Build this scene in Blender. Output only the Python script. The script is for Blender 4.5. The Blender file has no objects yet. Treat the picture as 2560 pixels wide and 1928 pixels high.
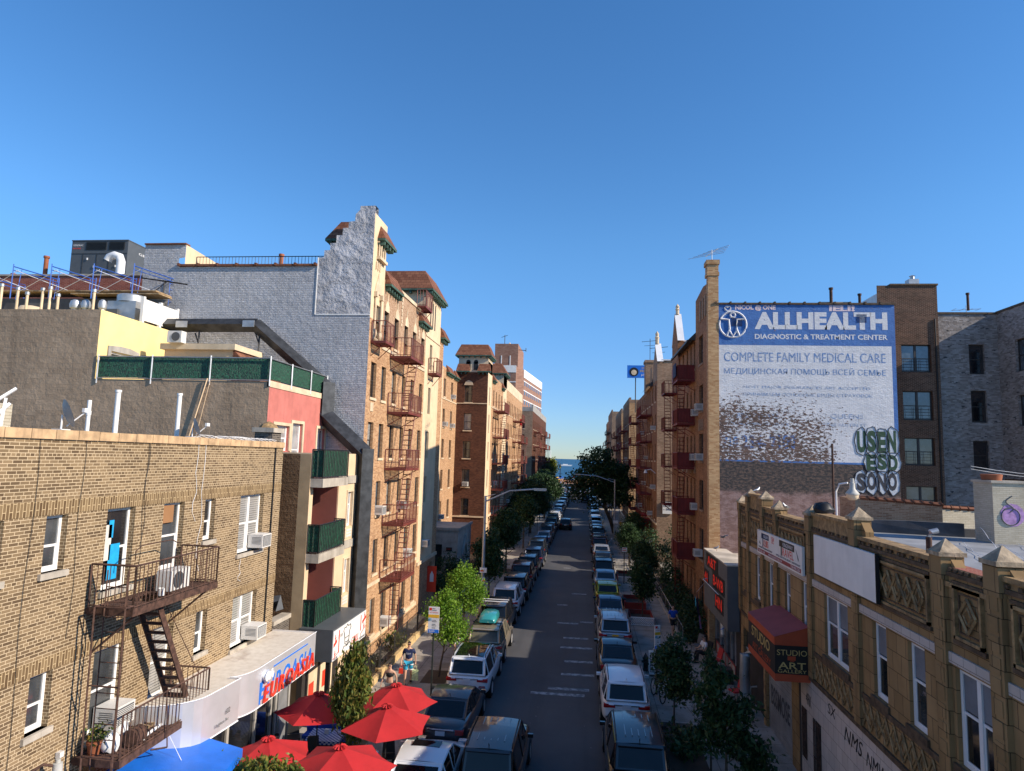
import bpy, bmesh, math, random
import numpy as np
from mathutils import Vector, Matrix
from math import radians, sin, cos, pi
random.seed(7)
sc = bpy.context.scene
COL = sc.collection
# ---------------- camera
CAM_H = 10.0
F_PX, CX, CY, VP, SL = 1640.0, 1280.0, 964.0, (1465.0, 1149.0), 0.029
_d = Vector((VP[0]-CX, -(VP[1]-CY), -F_PX)).normalized()
_D = F_PX*F_PX/((VP[1]-CY)-SL*(VP[0]-CX))
_u = Vector((SL*_D, _D, -F_PX)).normalized()
_x = _d.cross(_u)
cam = bpy.data.cameras.new('camera'); camo = bpy.data.objects.new('camera', cam); COL.objects.link(camo)
cam.sensor_width = 36; cam.lens = F_PX/2560*36; cam.clip_start = .1; cam.clip_end = 90000
camo.matrix_world = Matrix.Translation((0, 0, CAM_H)) @ Matrix((_x, _d, _u)).to_4x4()
sc.camera = camo
# ---------------- light
SUN_DIR = Vector((1, -.225, .589)).normalized()   # towards the sun
SUN_EL = math.asin(SUN_DIR.z); SUN_AZ = math.atan2(SUN_DIR.x, SUN_DIR.y)
w = bpy.data.worlds.new('World'); sc.world = w; w.use_nodes = True
nt = w.node_tree; bg = nt.nodes['Background']
sky = nt.nodes.new('ShaderNodeTexSky'); sky.sky_type = 'NISHITA'; sky.sun_disc = False
sky.sun_elevation = SUN_EL; sky.sun_rotation = SUN_AZ; sky.altitude = 0
sky.air_density = 1.0; sky.dust_density = 0; sky.ozone_density = 3.0
hs = nt.nodes.new('ShaderNodeHueSaturation'); hs.inputs['Saturation'].default_value = 1.2; tn = nt.nodes.new('ShaderNodeMixRGB'); tn.blend_type = 'MULTIPLY'; tn.inputs[0].default_value = 1; tg = nt.nodes.new('ShaderNodeTexCoord'); sx_ = nt.nodes.new('ShaderNodeSeparateXYZ'); nt.links.new(tg.outputs['Generated'], sx_.inputs[0]); mr = nt.nodes.new('ShaderNodeMapRange'); mr.interpolation_type = 'SMOOTHSTEP'; nt.links.new(sx_.outputs[2], mr.inputs[0]); mr.inputs[1].default_value = 0; mr.inputs[2].default_value = .34; tc = nt.nodes.new('ShaderNodeMixRGB'); nt.links.new(mr.outputs[0], tc.inputs[0]); tc.inputs[1].default_value = (.46, .60, .90, 1); tc.inputs[2].default_value = (.92, 1.06, 1.16, 1); nt.links.new(tc.outputs[0], tn.inputs[2])
nt.links.new(sky.outputs[0], hs.inputs['Color']); nt.links.new(hs.outputs[0], tn.inputs[1]); nt.links.new(tn.outputs[0], bg.inputs[0])
bg.inputs[1].default_value = .125
sl = bpy.data.lights.new('sun', 'SUN'); slo = bpy.data.objects.new('sun', sl); COL.objects.link(slo)
sl.energy = 5.0; sl.angle = radians(.5); sl.color = (1, .88, .73)
slo.rotation_euler = SUN_DIR.to_track_quat('Z', 'Y').to_euler()
sc.view_settings.view_transform = 'Standard'; sc.view_settings.look = 'None'
sc.view_settings.exposure = .45; sc.view_settings.gamma = 1
# ---------------- materials
MATS = {}
class N:
    def __init__(s, name):
        s.m = bpy.data.materials.new(name); s.m.use_nodes = True; s.t = s.m.node_tree
        s.b = s.t.nodes['Principled BSDF']; MATS[name] = s.m
    def n(s, typ, **k):
        nd = s.t.nodes.new('ShaderNode'+typ)
        for a, v in k.items():
            if a[0] == '_': nd.inputs[a[1:]].default_value = v
            else: setattr(nd, a, v)
        return nd
    def l(s, a, b): s.t.links.new(a, b)
    def val(s, sock, v):
        if isinstance(v, (int, float)): sock.default_value = v
        else: s.l(v, sock)
    def math(s, op, a, b=0.0, c=None, clamp=False):
        nd = s.n('Math', operation=op, use_clamp=clamp)
        s.val(nd.inputs[0], a); s.val(nd.inputs[1], b)
        if c is not None: s.val(nd.inputs[2], c)
        return nd.outputs[0]
    def mix(s, f, a, b, mode='MIX'):
        nd = s.n('MixRGB', blend_type=mode); s.val(nd.inputs[0], f)
        for i, v in ((1, a), (2, b)):
            if isinstance(v, tuple): nd.inputs[i].default_value = (*v, 1) if len(v) == 3 else v
            else: s.l(v, nd.inputs[i])
        return nd.outputs[0]
    def noise(s, scale, vec=None, detail=4, rough=.6, sx=(1, 1, 1)):
        nd = s.n('TexNoise', _Scale=scale, _Detail=detail, _Roughness=rough)
        mp = s.n('Mapping'); mp.inputs['Scale'].default_value = sx
        s.l(vec if vec is not None else s.pos(), mp.inputs[0]); s.l(mp.outputs[0], nd.inputs['Vector'])
        return nd.outputs['Fac']
    def pos(s): return s.n('NewGeometry').outputs['Position']
    def uv(s): return s.n('UVMap').outputs[0]
    def ramp(s, f, lo, hi): # smooth threshold
        nd = s.n('MapRange', interpolation_type='SMOOTHSTEP', _1=lo, _2=hi) if False else s.n('MapRange', interpolation_type='SMOOTHSTEP')
        s.val(nd.inputs[0], f); s.val(nd.inputs[1], lo); s.val(nd.inputs[2], hi)
        return nd.outputs[0]
    def bump(s, h, st, dist=.02, prev=None):
        b = s.n('Bump', _Strength=st, _Distance=dist); s.l(h, b.inputs['Height'])
        if prev is not None: s.l(prev, b.inputs['Normal'])
        s.l(b.outputs[0], s.b.inputs['Normal']); return b.outputs[0]
    def col(s, c):
        if isinstance(c, tuple): s.b.inputs['Base Color'].default_value = (*c, 1)
        else: s.l(c, s.b.inputs['Base Color'])
def M(name, col, rough=.75, var=.18, scale=1.5, bump=0, bd=.02, bscale=25, metal=0, spec=.4, streak=.0, coat=0, emit=None, trans=0):
    if name in MATS: return MATS[name]
    n = N(name); b = n.b
    b.inputs['Roughness'].default_value = rough; b.inputs['Metallic'].default_value = metal
    b.inputs['Specular IOR Level'].default_value = spec; b.inputs['Coat Weight'].default_value = coat
    b.inputs['Coat Roughness'].default_value = .05
    c = col
    if var:
        f = n.noise(scale, detail=6)
        c = n.mix(n.ramp(f, .3, .7), tuple(x*(1-var) for x in col), tuple(min(1, x*(1+var)) for x in col))
    if streak:
        f = n.noise(3, detail=3, sx=(1.5, 1.5, .12)); c = n.mix(n.math('MULTIPLY', n.ramp(f, .45, .75), streak), c, (.06, .05, .04))
    n.col(c)
    if bump: n.bump(n.noise(bscale, detail=7), bump, bd)
    if emit: b.inputs['Emission Color'].default_value = (*col, 1); b.inputs['Emission Strength'].default_value = emit
    if trans: b.inputs['Transmission Weight'].default_value = trans
    return n.m
def bricktex(n, vec, c1, c2, mortar, bw, bh, ms, bias=0.0):
    b = n.n('TexBrick', _Scale=1.0); b.offset = .5
    b.inputs['Color1'].default_value = (*c1, 1); b.inputs['Color2'].default_value = (*c2, 1); b.inputs['Mortar'].default_value = (*mortar, 1)
    b.inputs['Mortar Size'].default_value = ms; b.inputs['Mortar Smooth'].default_value = .3; b.inputs['Bias'].default_value = bias
    b.inputs['Brick Width'].default_value = bw; b.inputs['Row Height'].default_value = bh
    n.l(vec, b.inputs['Vector']); return b
def brick(name, c1, c2, mortar, bw=.215, bh=.0677, ms=.006, bias=0.0, rough=.85, bump=.5, var=.15, headers=False, stain=0, swap=False, noiseb=0, nscale=8, patches=None, bdist=.008):
    if name in MATS: return MATS[name]
    n = N(name); uv = n.uv()
    if swap:
        sp = n.n('SeparateXYZ'); n.l(uv, sp.inputs[0]); cb = n.n('CombineXYZ'); n.l(sp.outputs[1], cb.inputs[0]); n.l(sp.outputs[0], cb.inputs[1]); uv = cb.outputs[0]
    b = bricktex(n, uv, c1, c2, mortar, bw, bh, ms, bias); c = b.outputs['Color']; h = b.outputs['Fac']
    if headers:
        b2 = bricktex(n, uv, c1, c2, mortar, bw/2, bh, ms, bias)
        sp = n.n('SeparateXYZ'); n.l(uv, sp.inputs[0])
        k = n.math('FLOOR', n.math('DIVIDE', sp.outputs[1], bh)); k = n.math('LESS_THAN', n.math('MODULO', k, 6), .5)
        c = n.mix(k, c, b2.outputs['Color']); 
    f = n.noise(.9, detail=6)
    c = n.mix(n.ramp(f, .3, .7), c, (1-var, 1-var, 1-var), 'MULTIPLY')
    if stain:
        f = n.noise(1.2, detail=6, sx=(1.3, 1.3, .15)); c = n.mix(n.math('MULTIPLY', n.ramp(f, .5, .75), stain), c, (.03, .025, .02))
    if patches:
        f = n.noise(patches[1], detail=8, rough=.7, sx=(1, 1, 2)); c = n.mix(n.ramp(f, patches[2], patches[2]+.06), c, patches[0])
    n.col(c); n.b.inputs['Roughness'].default_value = rough; n.b.inputs['Specular IOR Level'].default_value = .2
    inv = n.math('SUBTRACT', 1.0, h)
    p = None
    if noiseb:
        p = n.bump(n.noise(nscale, detail=8, rough=.65), noiseb, .06)
    n.bump(inv, bump, bdist, p)
    return n.m
brick('brick_tan', (.095, .060, .033), (.26, .18, .10), (.58, .45, .285), ms=.0075, bias=.1, headers=True, var=.12, stain=.06)
brick('brick_tan_soldier', (.11, .066, .032), (.25, .17, .088), (.56, .42, .24), ms=.0075, bw=.30, bh=.075, swap=True)
brick('brick_brown_rough', (.12, .065, .033), (.20, .12, .065), (.16, .11, .07), bw=.22, bh=.075, ms=.007, bump=.9, noiseb=.8, nscale=9, var=.35)
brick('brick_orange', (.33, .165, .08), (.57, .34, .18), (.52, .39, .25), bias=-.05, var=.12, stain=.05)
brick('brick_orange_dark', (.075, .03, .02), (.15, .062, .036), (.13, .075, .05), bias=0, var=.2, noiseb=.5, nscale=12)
brick('brick_upper', (.30, .17, .10), (.46, .30, .19), (.50, .38, .26), var=.15)
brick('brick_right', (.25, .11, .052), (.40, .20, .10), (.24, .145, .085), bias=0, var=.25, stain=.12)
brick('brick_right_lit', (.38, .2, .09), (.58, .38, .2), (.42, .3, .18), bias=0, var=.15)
brick('brick_right_tan', (.27, .17, .11), (.40, .27, .18), (.27, .2, .14), var=.25, stain=.15)
brick('brick_red', (.24, .06, .035), (.34, .11, .07), (.42, .30, .24), var=.2)
brick('brick_tower', (.07, .035, .022), (.15, .078, .05), (.34, .27, .2), var=.25)
brick('brick_whitewashed', (.22, .19, .17), (.42, .39, .37), (.3, .28, .27), bw=.22, bh=.075, var=.25, noiseb=.6, patches=((.05, .05, .055), 2.2, .58))
brick('brick_gray', (.46, .465, .485), (.56, .565, .585), (.40, .405, .425), bw=.22, bh=.085, ms=.012, bump=1, bdist=.025, var=.15, noiseb=1, nscale=4, stain=.12)
brick('brick_cream', (.50, .44, .33), (.58, .52, .4), (.42, .36, .26), var=.2, bump=.8)
brick('brick_dark_gray', (.06, .05, .045), (.13, .11, .09), (.33, .29, .24), var=.2)
brick('block_brown', (.37, .265, .175), (.44, .32, .215), (.47, .35, .24), bw=.42, bh=.21, ms=.010, bump=.8, var=.2, noiseb=.7, nscale=5, stain=.3, bdist=.015)
brick('brick_far', (.26, .14, .10), (.34, .2, .145), (.3, .2, .15), bw=.8, bh=.3)
brick('tile_roof', (.17, .065, .038), (.27, .12, .07), (.09, .038, .025), bw=.3, bh=.2, ms=.012, bump=1, var=.25)
brick('terracotta', (.29, .18, .08), (.37, .235, .11), (.07, .042, .022), bw=.42, bh=.42, ms=.008, bump=.6, var=.25, stain=.35)
brick('terracotta_white', (.50, .43, .38), (.56, .49, .44), (.2, .17, .15), bw=.4, bh=.4, ms=.007, bump=.4, var=.12)
M('terra_trim', (.30, .19, .085), var=.45, scale=5, bump=.5, streak=.5)
M('terra_cap', (.38, .29, .19), var=.4, scale=5, bump=.5, streak=.5)
M('terra_dark', (.09, .058, .034), var=.4, scale=6, bump=.6)
M('stucco_cream', (.68, .52, .33), var=.08, bump=.15, streak=.08)
M('stone_trim', (.62, .49, .33), var=.15, bump=.1, streak=.1)
M('stone_gray', (.33, .31, .28), var=.2, bump=.2, streak=.2)
M('stucco_gray', (.44, .44, .46), var=.25, scale=.8, bump=1, bscale=2.2, bd=.3)
M('stucco_yellow', (.82, .63, .27), var=.06, bump=.05)
M('stucco_beige', (.66, .48, .30), var=.06, bump=.1, streak=.05)
M('stucco_pink', (.50, .16, .13), var=.12, bump=.1, streak=.15)
M('stucco_maroon', (.22, .075, .06), var=.08)
M('stucco_tan', (.33, .24, .14), var=.15, bump=.2)
M('concrete', (.42, .37, .30), var=.2, bump=.2, streak=.3)
M('sidewalk_far', (.22, .20, .18), var=.15)
M('blind_gray', (.15, .165, .19), var=.2)
M('roof_tar', (.07, .07, .075), var=.3, bump=.2)
M('roof_silver', (.24, .25, .265), var=.25, scale=.9, bump=.3, bscale=8)
M('roof_tan', (.5, .44, .36), var=.3, scale=.7)
M('white_paint', (.78, .76, .72), var=.06, rough=.5, streak=.05)
M('white_metal', (.72, .72, .72), var=.05, rough=.35, metal=0)
M('alu', (.78, .78, .80), var=.05, rough=.34, metal=.6)
M('galv', (.45, .46, .47), var=.2, rough=.45, metal=.7)
M('lamp_metal', (.42, .41, .37), var=.12, rough=.55)
M('dark_frame', (.035, .03, .028), var=.1, rough=.5)
M('brown_frame', (.06, .04, .03), var=.1, rough=.5)
M('rust', (.075, .038, .026), var=.5, scale=7, bump=.4, rough=.85)
M('fe_red', (.15, .035, .025), var=.2, rough=.6)
M('fe_rightred', (.17, .02, .018), var=.2, rough=.6)
M('black_iron', (.018, .017, .017), var=.2, rough=.5)
M('duct', (.055, .058, .062), var=.35, scale=3, rough=.42, metal=.5, streak=.1)
M('generator_gray', (.08, .088, .095), var=.1, rough=.5)
M('blue_steel', (.03, .10, .38), var=.2, rough=.5)
M('wood', (.32, .22, .12), var=.3, scale=4)
M('copper_green', (.05, .10, .075), var=.35, scale=4)
M('plastic_gray', (.30, .30, .30), var=.05, rough=.5)
M('ac_white', (.62, .60, .56), var=.08, rough=.5)
M('ac_dark', (.08, .085, .09), var=.1, rough=.5)
M('black', (.012, .012, .013), var=0, rough=.5)
M('rubber', (.018, .018, .018), var=0, rough=.8)
M('chrome', (.6, .6, .62), var=0, rough=.2, metal=1)
M('red_light', (.38, .012, .012), var=0, rough=.2, spec=.6)
M('plate_white', (.65, .66, .68), var=0); M('plate_yellow', (.75, .42, .03), var=0)
M('umbrella_red', (.40, .014, .016), var=.10, rough=.8, bump=.25, bscale=3, bd=.06)
M('tent_blue', (.008, .13, .58), var=.12, bump=.2, bscale=2, bd=.1, rough=.55)
M('sign_red', (.72, .045, .02), var=.03, rough=.4)
M('sign_blue', (.015, .16, .62), var=.03, rough=.4)
M('led_red', (.85, .035, .018), var=0, emit=.10)
M('awning_maroon', (.30, .055, .055), var=.12, rough=.7)
M('awning_orange', (.42, .07, .025), var=.1, rough=.7)
M('awning_black', (.02, .016, .014), var=.1)
M('gold', (.50, .36, .13), var=.05)
M('skin', (.52, .30, .20), var=.05, rough=.55); M('skin_tan', (.42, .23, .15), var=.05, rough=.55)
M('hair_dark', (.02, .014, .01), var=.2, rough=.6)
M('navy', (.012, .022, .075), var=.1); M('white_cloth', (.7, .7, .7), var=.05); M('cloth_black', (.012, .012, .014), var=.1)
M('cloth_blue', (.01, .07, .42), var=.1); M('cloth_teal', (.02, .28, .45), var=.1); M('cloth_pinkwhite', (.62, .58, .64), var=.1)
M('cloth_red', (.5, .03, .03), var=.1); M('cloth_gray', (.12, .12, .12), var=.1); M('denim', (.03, .05, .12), var=.1)
M('terra_pot', (.28, .09, .04)); M('soil', (.06, .04, .025), var=.3, bump=.4)
M('bark', (.09, .065, .045), var=.3, bump=.5)
M('sand', (.62, .50, .33), var=.1, scale=.3)
M('planter_red', (.26, .03, .022), var=.2)
M('hydrant', (.03, .035, .03), var=.2, rough=.5)
M('curtain', (.60, .58, .52), var=.1, scale=6); M('curtain_blue', (.01, .32, .62), var=.15, scale=6)
M('interior', (.03, .028, .026), var=.4, scale=2)
M('brown_board', (.28, .14, .06), var=.1)
def glass(name, col, rough=.08, spec=.9, blinds=0):
    n = N(name); n.b.inputs['Roughness'].default_value = rough; n.b.inputs['Specular IOR Level'].default_value = spec
    c = n.mix(n.ramp(n.noise(.9, detail=3), .35, .65), tuple(x*.6 for x in col), tuple(x*1.4 for x in col))
    if blinds:
        sp = n.n('SeparateXYZ'); n.l(n.pos(), sp.inputs[0])
        k = n.math('GREATER_THAN', n.math('MODULO', n.math('MULTIPLY', sp.outputs[2], 14), 1.0), .25)
        c = n.mix(n.math('MULTIPLY', k, blinds), c, (.5, .48, .44))
    n.col(c); n.b.inputs['Coat Weight'].default_value = .5; return n.m
glass('glass_dark', (.014, .015, .018)); glass('glass_mid', (.05, .055, .06)); glass('glass_blind', (.10, .10, .10), blinds=.6)
glass('glass_curtain', (.28, .28, .28)); glass('car_glass', (.006, .007, .008), rough=.05, spec=.4); glass('car_glass_tan', (.11, .10, .07), rough=.05, spec=.4)
for g_ in ('car_glass', 'car_glass_tan'): MATS[g_].node_tree.nodes['Principled BSDF'].inputs['Coat Weight'].default_value = 0
glass('glass_sky', (.07, .09, .11), rough=.04)
def paint(name, col, metal=.3, rough=.3):
    n = N(name); n.col(col); b = n.b; b.inputs['Metallic'].default_value = metal; b.inputs['Roughness'].default_value = rough
    b.inputs['Coat Weight'].default_value = .8; b.inputs['Coat Roughness'].default_value = .06; return n.m
for k, c in dict(white=(.72, .73, .75), black=(.012, .012, .014), graphite=(.05, .052, .058), silver=(.36, .37, .39), gold=(.30, .25, .18), maroon=(.07, .015, .015), navy=(.015, .025, .06), blue=(.03, .08, .17), green=(.28, .34, .02), gray=(.14, .15, .16), teal=(.03, .25, .26), darkgray=(.025, .027, .03), lightblue=(.16, .26, .34)).items():
    paint('car_'+k, c, metal=0 if k in ('white', 'teal') else .35)
# foliage
def leafmat(name, c1, c2, c3, tr=.25):
    n = N(name); f = n.noise(1.1, detail=3); g = n.noise(9, detail=2)
    c = n.mix(n.ramp(f, .35, .65), c1, c2); c = n.mix(n.ramp(g, .45, .7), c, c3); n.col(c)
    n.b.inputs['Roughness'].default_value = .55; n.b.inputs['Specular IOR Level'].default_value = .3
    tl = n.n('BsdfTranslucent'); n.l(c, tl.inputs[0]); mx = n.n('MixShader'); mx.inputs[0].default_value = tr
    n.l(n.b.outputs[0], mx.inputs[1]); n.l(tl.outputs[0], mx.inputs[2]); n.l(mx.outputs[0], n.t.nodes['Material Output'].inputs[0])
    return n.m
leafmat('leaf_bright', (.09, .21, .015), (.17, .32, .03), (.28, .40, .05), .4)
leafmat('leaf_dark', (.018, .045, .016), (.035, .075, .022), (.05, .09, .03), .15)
leafmat('leaf_locust', (.045, .085, .018), (.10, .14, .025), (.28, .20, .04), .25)
leafmat('leaf_sun', (.12, .20, .02), (.25, .26, .04), (.32, .3, .06), .3)
# green privacy hedge on fences
n = N('hedge_plastic'); f = n.noise(26, detail=4, sx=(1, 1, .6)); f = n.noise(30, detail=4, sx=(1.4, 1.4, .35)); c = n.mix(n.ramp(f, .42, .66), (.003, .022, .014), (.015, .15, .07)); n.col(c); n.bump(f, 1, .05); n.b.inputs['Roughness'].default_value = .5
# asphalt
n = N('asphalt'); f = n.noise(.25, detail=6); g = n.noise(60, detail=3)
c = n.mix(n.ramp(f, .3, .7), (.050, .050, .054), (.075, .074, .076)); c = n.mix(n.math('MULTIPLY', n.ramp(g, .55, .8), .35), c, (.12, .12, .12))
tr = n.noise(1.2, detail=5, sx=(1, .05, 1)); c = n.mix(n.math('MULTIPLY', n.ramp(tr, .45, .7), .35), c, (.03, .03, .033))
sp_ = n.noise(7, detail=1); c = n.mix(n.math('MULTIPLY', n.ramp(sp_, .76, .79), .5), c, (.3, .28, .26))
vo = n.n('TexVoronoi', feature='DISTANCE_TO_EDGE', _Scale=.16); n.l(n.pos(), vo.inputs['Vector'])
cr = n.math('LESS_THAN', n.math('ADD', vo.outputs['Distance'], n.math('MULTIPLY', n.noise(3), .01)), .009); n.col(c)
n.b.inputs['Roughness'].default_value = .8; n.bump(g, .3, .01)
# sidewalk flags
n = N('sidewalk'); b = bricktex(n, n.uv(), (.30, .275, .235), (.37, .335, .29), (.12, .105, .09), 1.5, 1.5, .014); b.offset = 0
f = n.noise(1.3, detail=7); c = n.mix(n.ramp(f, .35, .75), b.outputs['Color'], (.62, .6, .56), 'MULTIPLY'); sp_ = n.noise(9, detail=1); c = n.mix(n.ramp(sp_, .70, .73), c, (.10, .09, .08)); n.col(c); n.bump(n.noise(40), .15, .01); n.b.inputs['Roughness'].default_value = .85
# water
n = N('water'); f = n.noise(.09, detail=6, sx=(.35, 1, 1)); c = n.mix(n.ramp(f, .35, .65), (.008, .05, .10), (.02, .11, .19)); n.col(c); n.b.inputs['Roughness'].default_value = .45
n.bump(n.noise(.25, detail=6, sx=(.3, 1, 1)), .6, 1.0); n.b.inputs['Specular IOR Level'].default_value = .35
# checkered cloth
n = N('checker_blue'); ck = n.n('TexChecker', _Scale=14); n.l(n.uv(), ck.inputs[0]); ck.inputs[1].default_value = (.02, .06, .32, 1); ck.inputs[2].default_value = (.62, .66, .75, 1); n.l(ck.outputs[0], n.b.inputs['Base Color'])
# mural wall paint
def mural_nodes(n):
    sp = n.n('SeparateXYZ'); n.l(n.pos(), sp.inputs[0]); X, Z = sp.outputs[0], sp.outputs[2]
    b = bricktex(n, n.uv(), (.05, .03, .025), (.17, .10, .08), (.15, .11, .09), .22, .0677, .008); base = b.outputs['Color']
    f1 = n.noise(4.6, detail=8, rough=.68, sx=(1, 1, 2.0)); f2 = n.noise(.33, detail=3, sx=(1, 1, 1))
    # amount of paint lost: most between 10.3 and 13.8 m, a little in the blue band
    zz = n.math('MULTIPLY', n.ramp(Z, 14.9, 12.4), n.ramp(Z, 9.9, 10.4))
    lo = n.math('MULTIPLY', n.ramp(X, 16.3, 11.0), zz)
    thr = n.math('SUBTRACT', .70, n.math('MULTIPLY', lo, .21)); thr = n.math('SUBTRACT', thr, n.math('MULTIPLY', n.math('SUBTRACT', f2, .45), .45))
    peeled = n.ramp(n.math('SUBTRACT', f1, thr), -.012, .012)
    return X, Z, base, peeled, b, f1
n = N('mural'); X, Z, base, peeled, b, f1 = mural_nodes(n)
wht = n.mix(n.ramp(n.noise(1.1, detail=6), .3, .7), (.62, .64, .68), (.74, .75, .78)); blu = n.mix(n.ramp(n.noise(1.5, detail=6), .3, .7), (.035, .14, .42), (.055, .19, .50))
c = n.mix(n.math('GREATER_THAN', Z, 16.61), wht, blu)
c = n.mix(n.math('LESS_THAN', X, 7.2), c, blu); c = n.mix(n.math('GREATER_THAN', X, 16.45), c, blu); c = n.mix(n.math('LESS_THAN', Z, 10.24), c, blu)
rust_ = n.mix(n.math('GREATER_THAN', Z, 16.0), base, (.30, .17, .05)); c = n.mix(peeled, c, rust_)
blk = n.mix(n.ramp(n.noise(5, detail=7, sx=(1, 1, 2)), .42, .62), (.022, .022, .026), (.12, .08, .065)); pk = n.mix(n.ramp(n.noise(2.5, detail=7, sx=(1, 1, 2)), .4, .6), (.20, .115, .10), (.30, .2, .185))
low = n.mix(n.ramp(n.math('ADD', Z, n.math('MULTIPLY', n.noise(1.5), .8)), 8.7, 9.05), pk, blk)
c = n.mix(n.ramp(Z, 10.13, 10.15), low, c); c = n.mix(b.outputs['Fac'], c, n.mix(.7, c, (0, 0, 0)) if False else n.mix(.25, c, (0, 0, 0))); n.col(c)
p = n.bump(f1, .55, .07); n.bump(n.math('SUBTRACT', 1.0, b.outputs['Fac']), .8, .012, p); n.b.inputs['Roughness'].default_value = .75
def mural_paint(name, col, fade=0.0, lo=0.0):
    n = N(name); X, Z, base, peeled, b, f1 = mural_nodes(n)
    c = n.mix(peeled, n.mix(n.math('MULTIPLY', n.ramp(n.noise(6, detail=6), .35, .6), fade), col, (.6, .61, .64)), base if lo == 0 else (.30, .17, .05))
    n.col(c); p = n.bump(f1, .55, .07); n.bump(n.math('SUBTRACT', 1.0, b.outputs['Fac']), .8, .012, p); n.b.inputs['Roughness'].default_value = .75; return n.m
mural_paint('mp_white', (.68, .69, .72), lo=1); mural_paint('mp_blue', (.09, .22, .50), fade=.4); mural_paint('mp_bluefaint', (.18, .30, .54), fade=.75); mural_paint('mp_blue2', (.03, .14, .42), fade=.2)
mural_paint('mp_pinkwhite', (.75, .6, .62), lo=1); mural_paint('mp_green', (.01, .06, .03)); mural_paint('mp_graywhite', (.55, .6, .66)); mural_paint('mp_black', (.03, .035, .05))
M('coping_tan', (.50, .33, .18), var=.25, scale=3, streak=.3)
n = N('canopy_roof'); f = n.noise(.8, detail=6, sx=(1, .6, 1)); c = n.mix(n.ramp(f, .56, .74), (.70, .64, .55), (.24, .15, .10)); c = n.mix(n.ramp(n.noise(5, detail=5), .3, .8), c, (.8, .78, .74), 'MULTIPLY'); n.col(c)
M('brick_tan_light', (.52, .36, .17), var=.2, scale=5, bump=.3)
M('graf_bag', (.62, .70, .35), var=.3, scale=9)
# ---------------- builders
class MB:
    def __init__(s): s.v = []; s.f = []; s.m = []
    def poly(s, pts, m=0):
        i = len(s.v); s.v += [tuple(p) for p in pts]; s.f.append(tuple(range(i, i+len(pts)))); s.m.append(m)
    def box(s, x0, x1, y0, y1, z0, z1, m=0, T=None):
        P = [(x, y, z) for x in (x0, x1) for y in (y0, y1) for z in (z0, z1)]
        if T: P = [T(p) for p in P]
        i = len(s.v); s.v += [tuple(p) for p in P]
        s.f += [(i, i+1, i+3, i+2), (i+4, i+6, i+7, i+5), (i, i+4, i+5, i+1), (i+2, i+3, i+7, i+6), (i, i+2, i+6, i+4), (i+1, i+5, i+7, i+3)]
        s.m += [m]*6
    def tube(s, pts, r, n=8, m=0, cap=True):
        pts = [Vector(p) for p in pts]; rr = r if isinstance(r, (list, tuple)) else [r]*len(pts); i0 = len(s.v)
        for k, p in enumerate(pts):
            t = (pts[min(k+1, len(pts)-1)]-pts[max(k-1, 0)]).normalized()
            a = t.cross(Vector((0, 0, 1)) if abs(t.z) < .9 else Vector((1, 0, 0))).normalized(); b = t.cross(a)
            s.v += [tuple(p+(a*cos(2*pi*j/n)+b*sin(2*pi*j/n))*rr[k]) for j in range(n)]
        for k in range(len(pts)-1):
            for j in range(n):
                a = i0+k*n+j; b = i0+k*n+(j+1) % n; s.f.append((a, b, b+n, a+n)); s.m.append(m)
        if cap:
            s.f.append(tuple(range(i0, i0+n))); s.m.append(m); e = i0+(len(pts)-1)*n; s.f.append(tuple(range(e+n-1, e-1, -1))); s.m.append(m)
    def bar(s, a, b, w, m=0): s.tube([a, b], w*.7, 4, m)
    def lathe(s, c, prof, n=16, m=0, axis='z'):
        i0 = len(s.v)
        for r, z in prof:
            for j in range(n):
                a = 2*pi*j/n
                p = (r*cos(a), r*sin(a), z) if axis == 'z' else ((z, r*cos(a), r*sin(a)) if axis == 'x' else (r*cos(a), z, r*sin(a)))
                s.v.append((c[0]+p[0], c[1]+p[1], c[2]+p[2]))
        for k in range(len(prof)-1):
            for j in range(n):
                a = i0+k*n+j; b = i0+k*n+(j+1) % n; s.f.append((a, b, b+n, a+n)); s.m.append(m)
    def prism(s, pts, d, m=0):   # polygon pts extruded by vector d
        d = Vector(d); P = [Vector(p) for p in pts]; Q = [p+d for p in P]; n = len(P)
        s.poly(P, m); s.poly(Q[::-1], m)
        for k in range(n): s.poly([P[k], P[(k+1) % n], Q[(k+1) % n], Q[k]], m)
    def build(s, name, mats, parent=None, loc=None, smooth=0, label=None):
        me = bpy.data.meshes.new(name); org = wloc(parent) if parent is not None else Vector((0, 0, 0))
        if loc is not None: org = org+Vector(loc)
        V = [(v[0]-org.x, v[1]-org.y, v[2]-org.z) for v in s.v]
        me.from_pydata(V, [], s.f)
        for mm in (mats if isinstance(mats, (list, tuple)) else [mats]): me.materials.append(MATS[mm])
        me.polygons.foreach_set('material_index', s.m)
        bm = bmesh.new(); bm.from_mesh(me); bmesh.ops.recalc_face_normals(bm, faces=bm.faces)
        if smooth: bmesh.ops.remove_doubles(bm, verts=bm.verts, dist=.0004)
        uvl = bm.loops.layers.uv.new('UVMap')
        for f in bm.faces:
            nx, ny, nz = (abs(c) for c in f.normal)
            for l in f.loops:
                x, y, z = l.vert.co+org
                l[uvl].uv = (x, y) if nz > .75 else ((y, z) if nx > ny else (x, z))
        bm.to_mesh(me); bm.free()
        if smooth:
            me.polygons.foreach_set('use_smooth', [True]*len(me.polygons)); me.set_sharp_from_angle(angle=radians(smooth))
        o = bpy.data.objects.new(name, me); COL.objects.link(o)
        if parent is not None: o.parent = parent
        if loc is not None: o.location = Vector(loc)
        elif parent is None: pass
        if label: o['label'] = label
        return o
def wloc(o):
    v = Vector((0, 0, 0))
    while o is not None: v = v+o.location; o = o.parent
    return v
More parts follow.
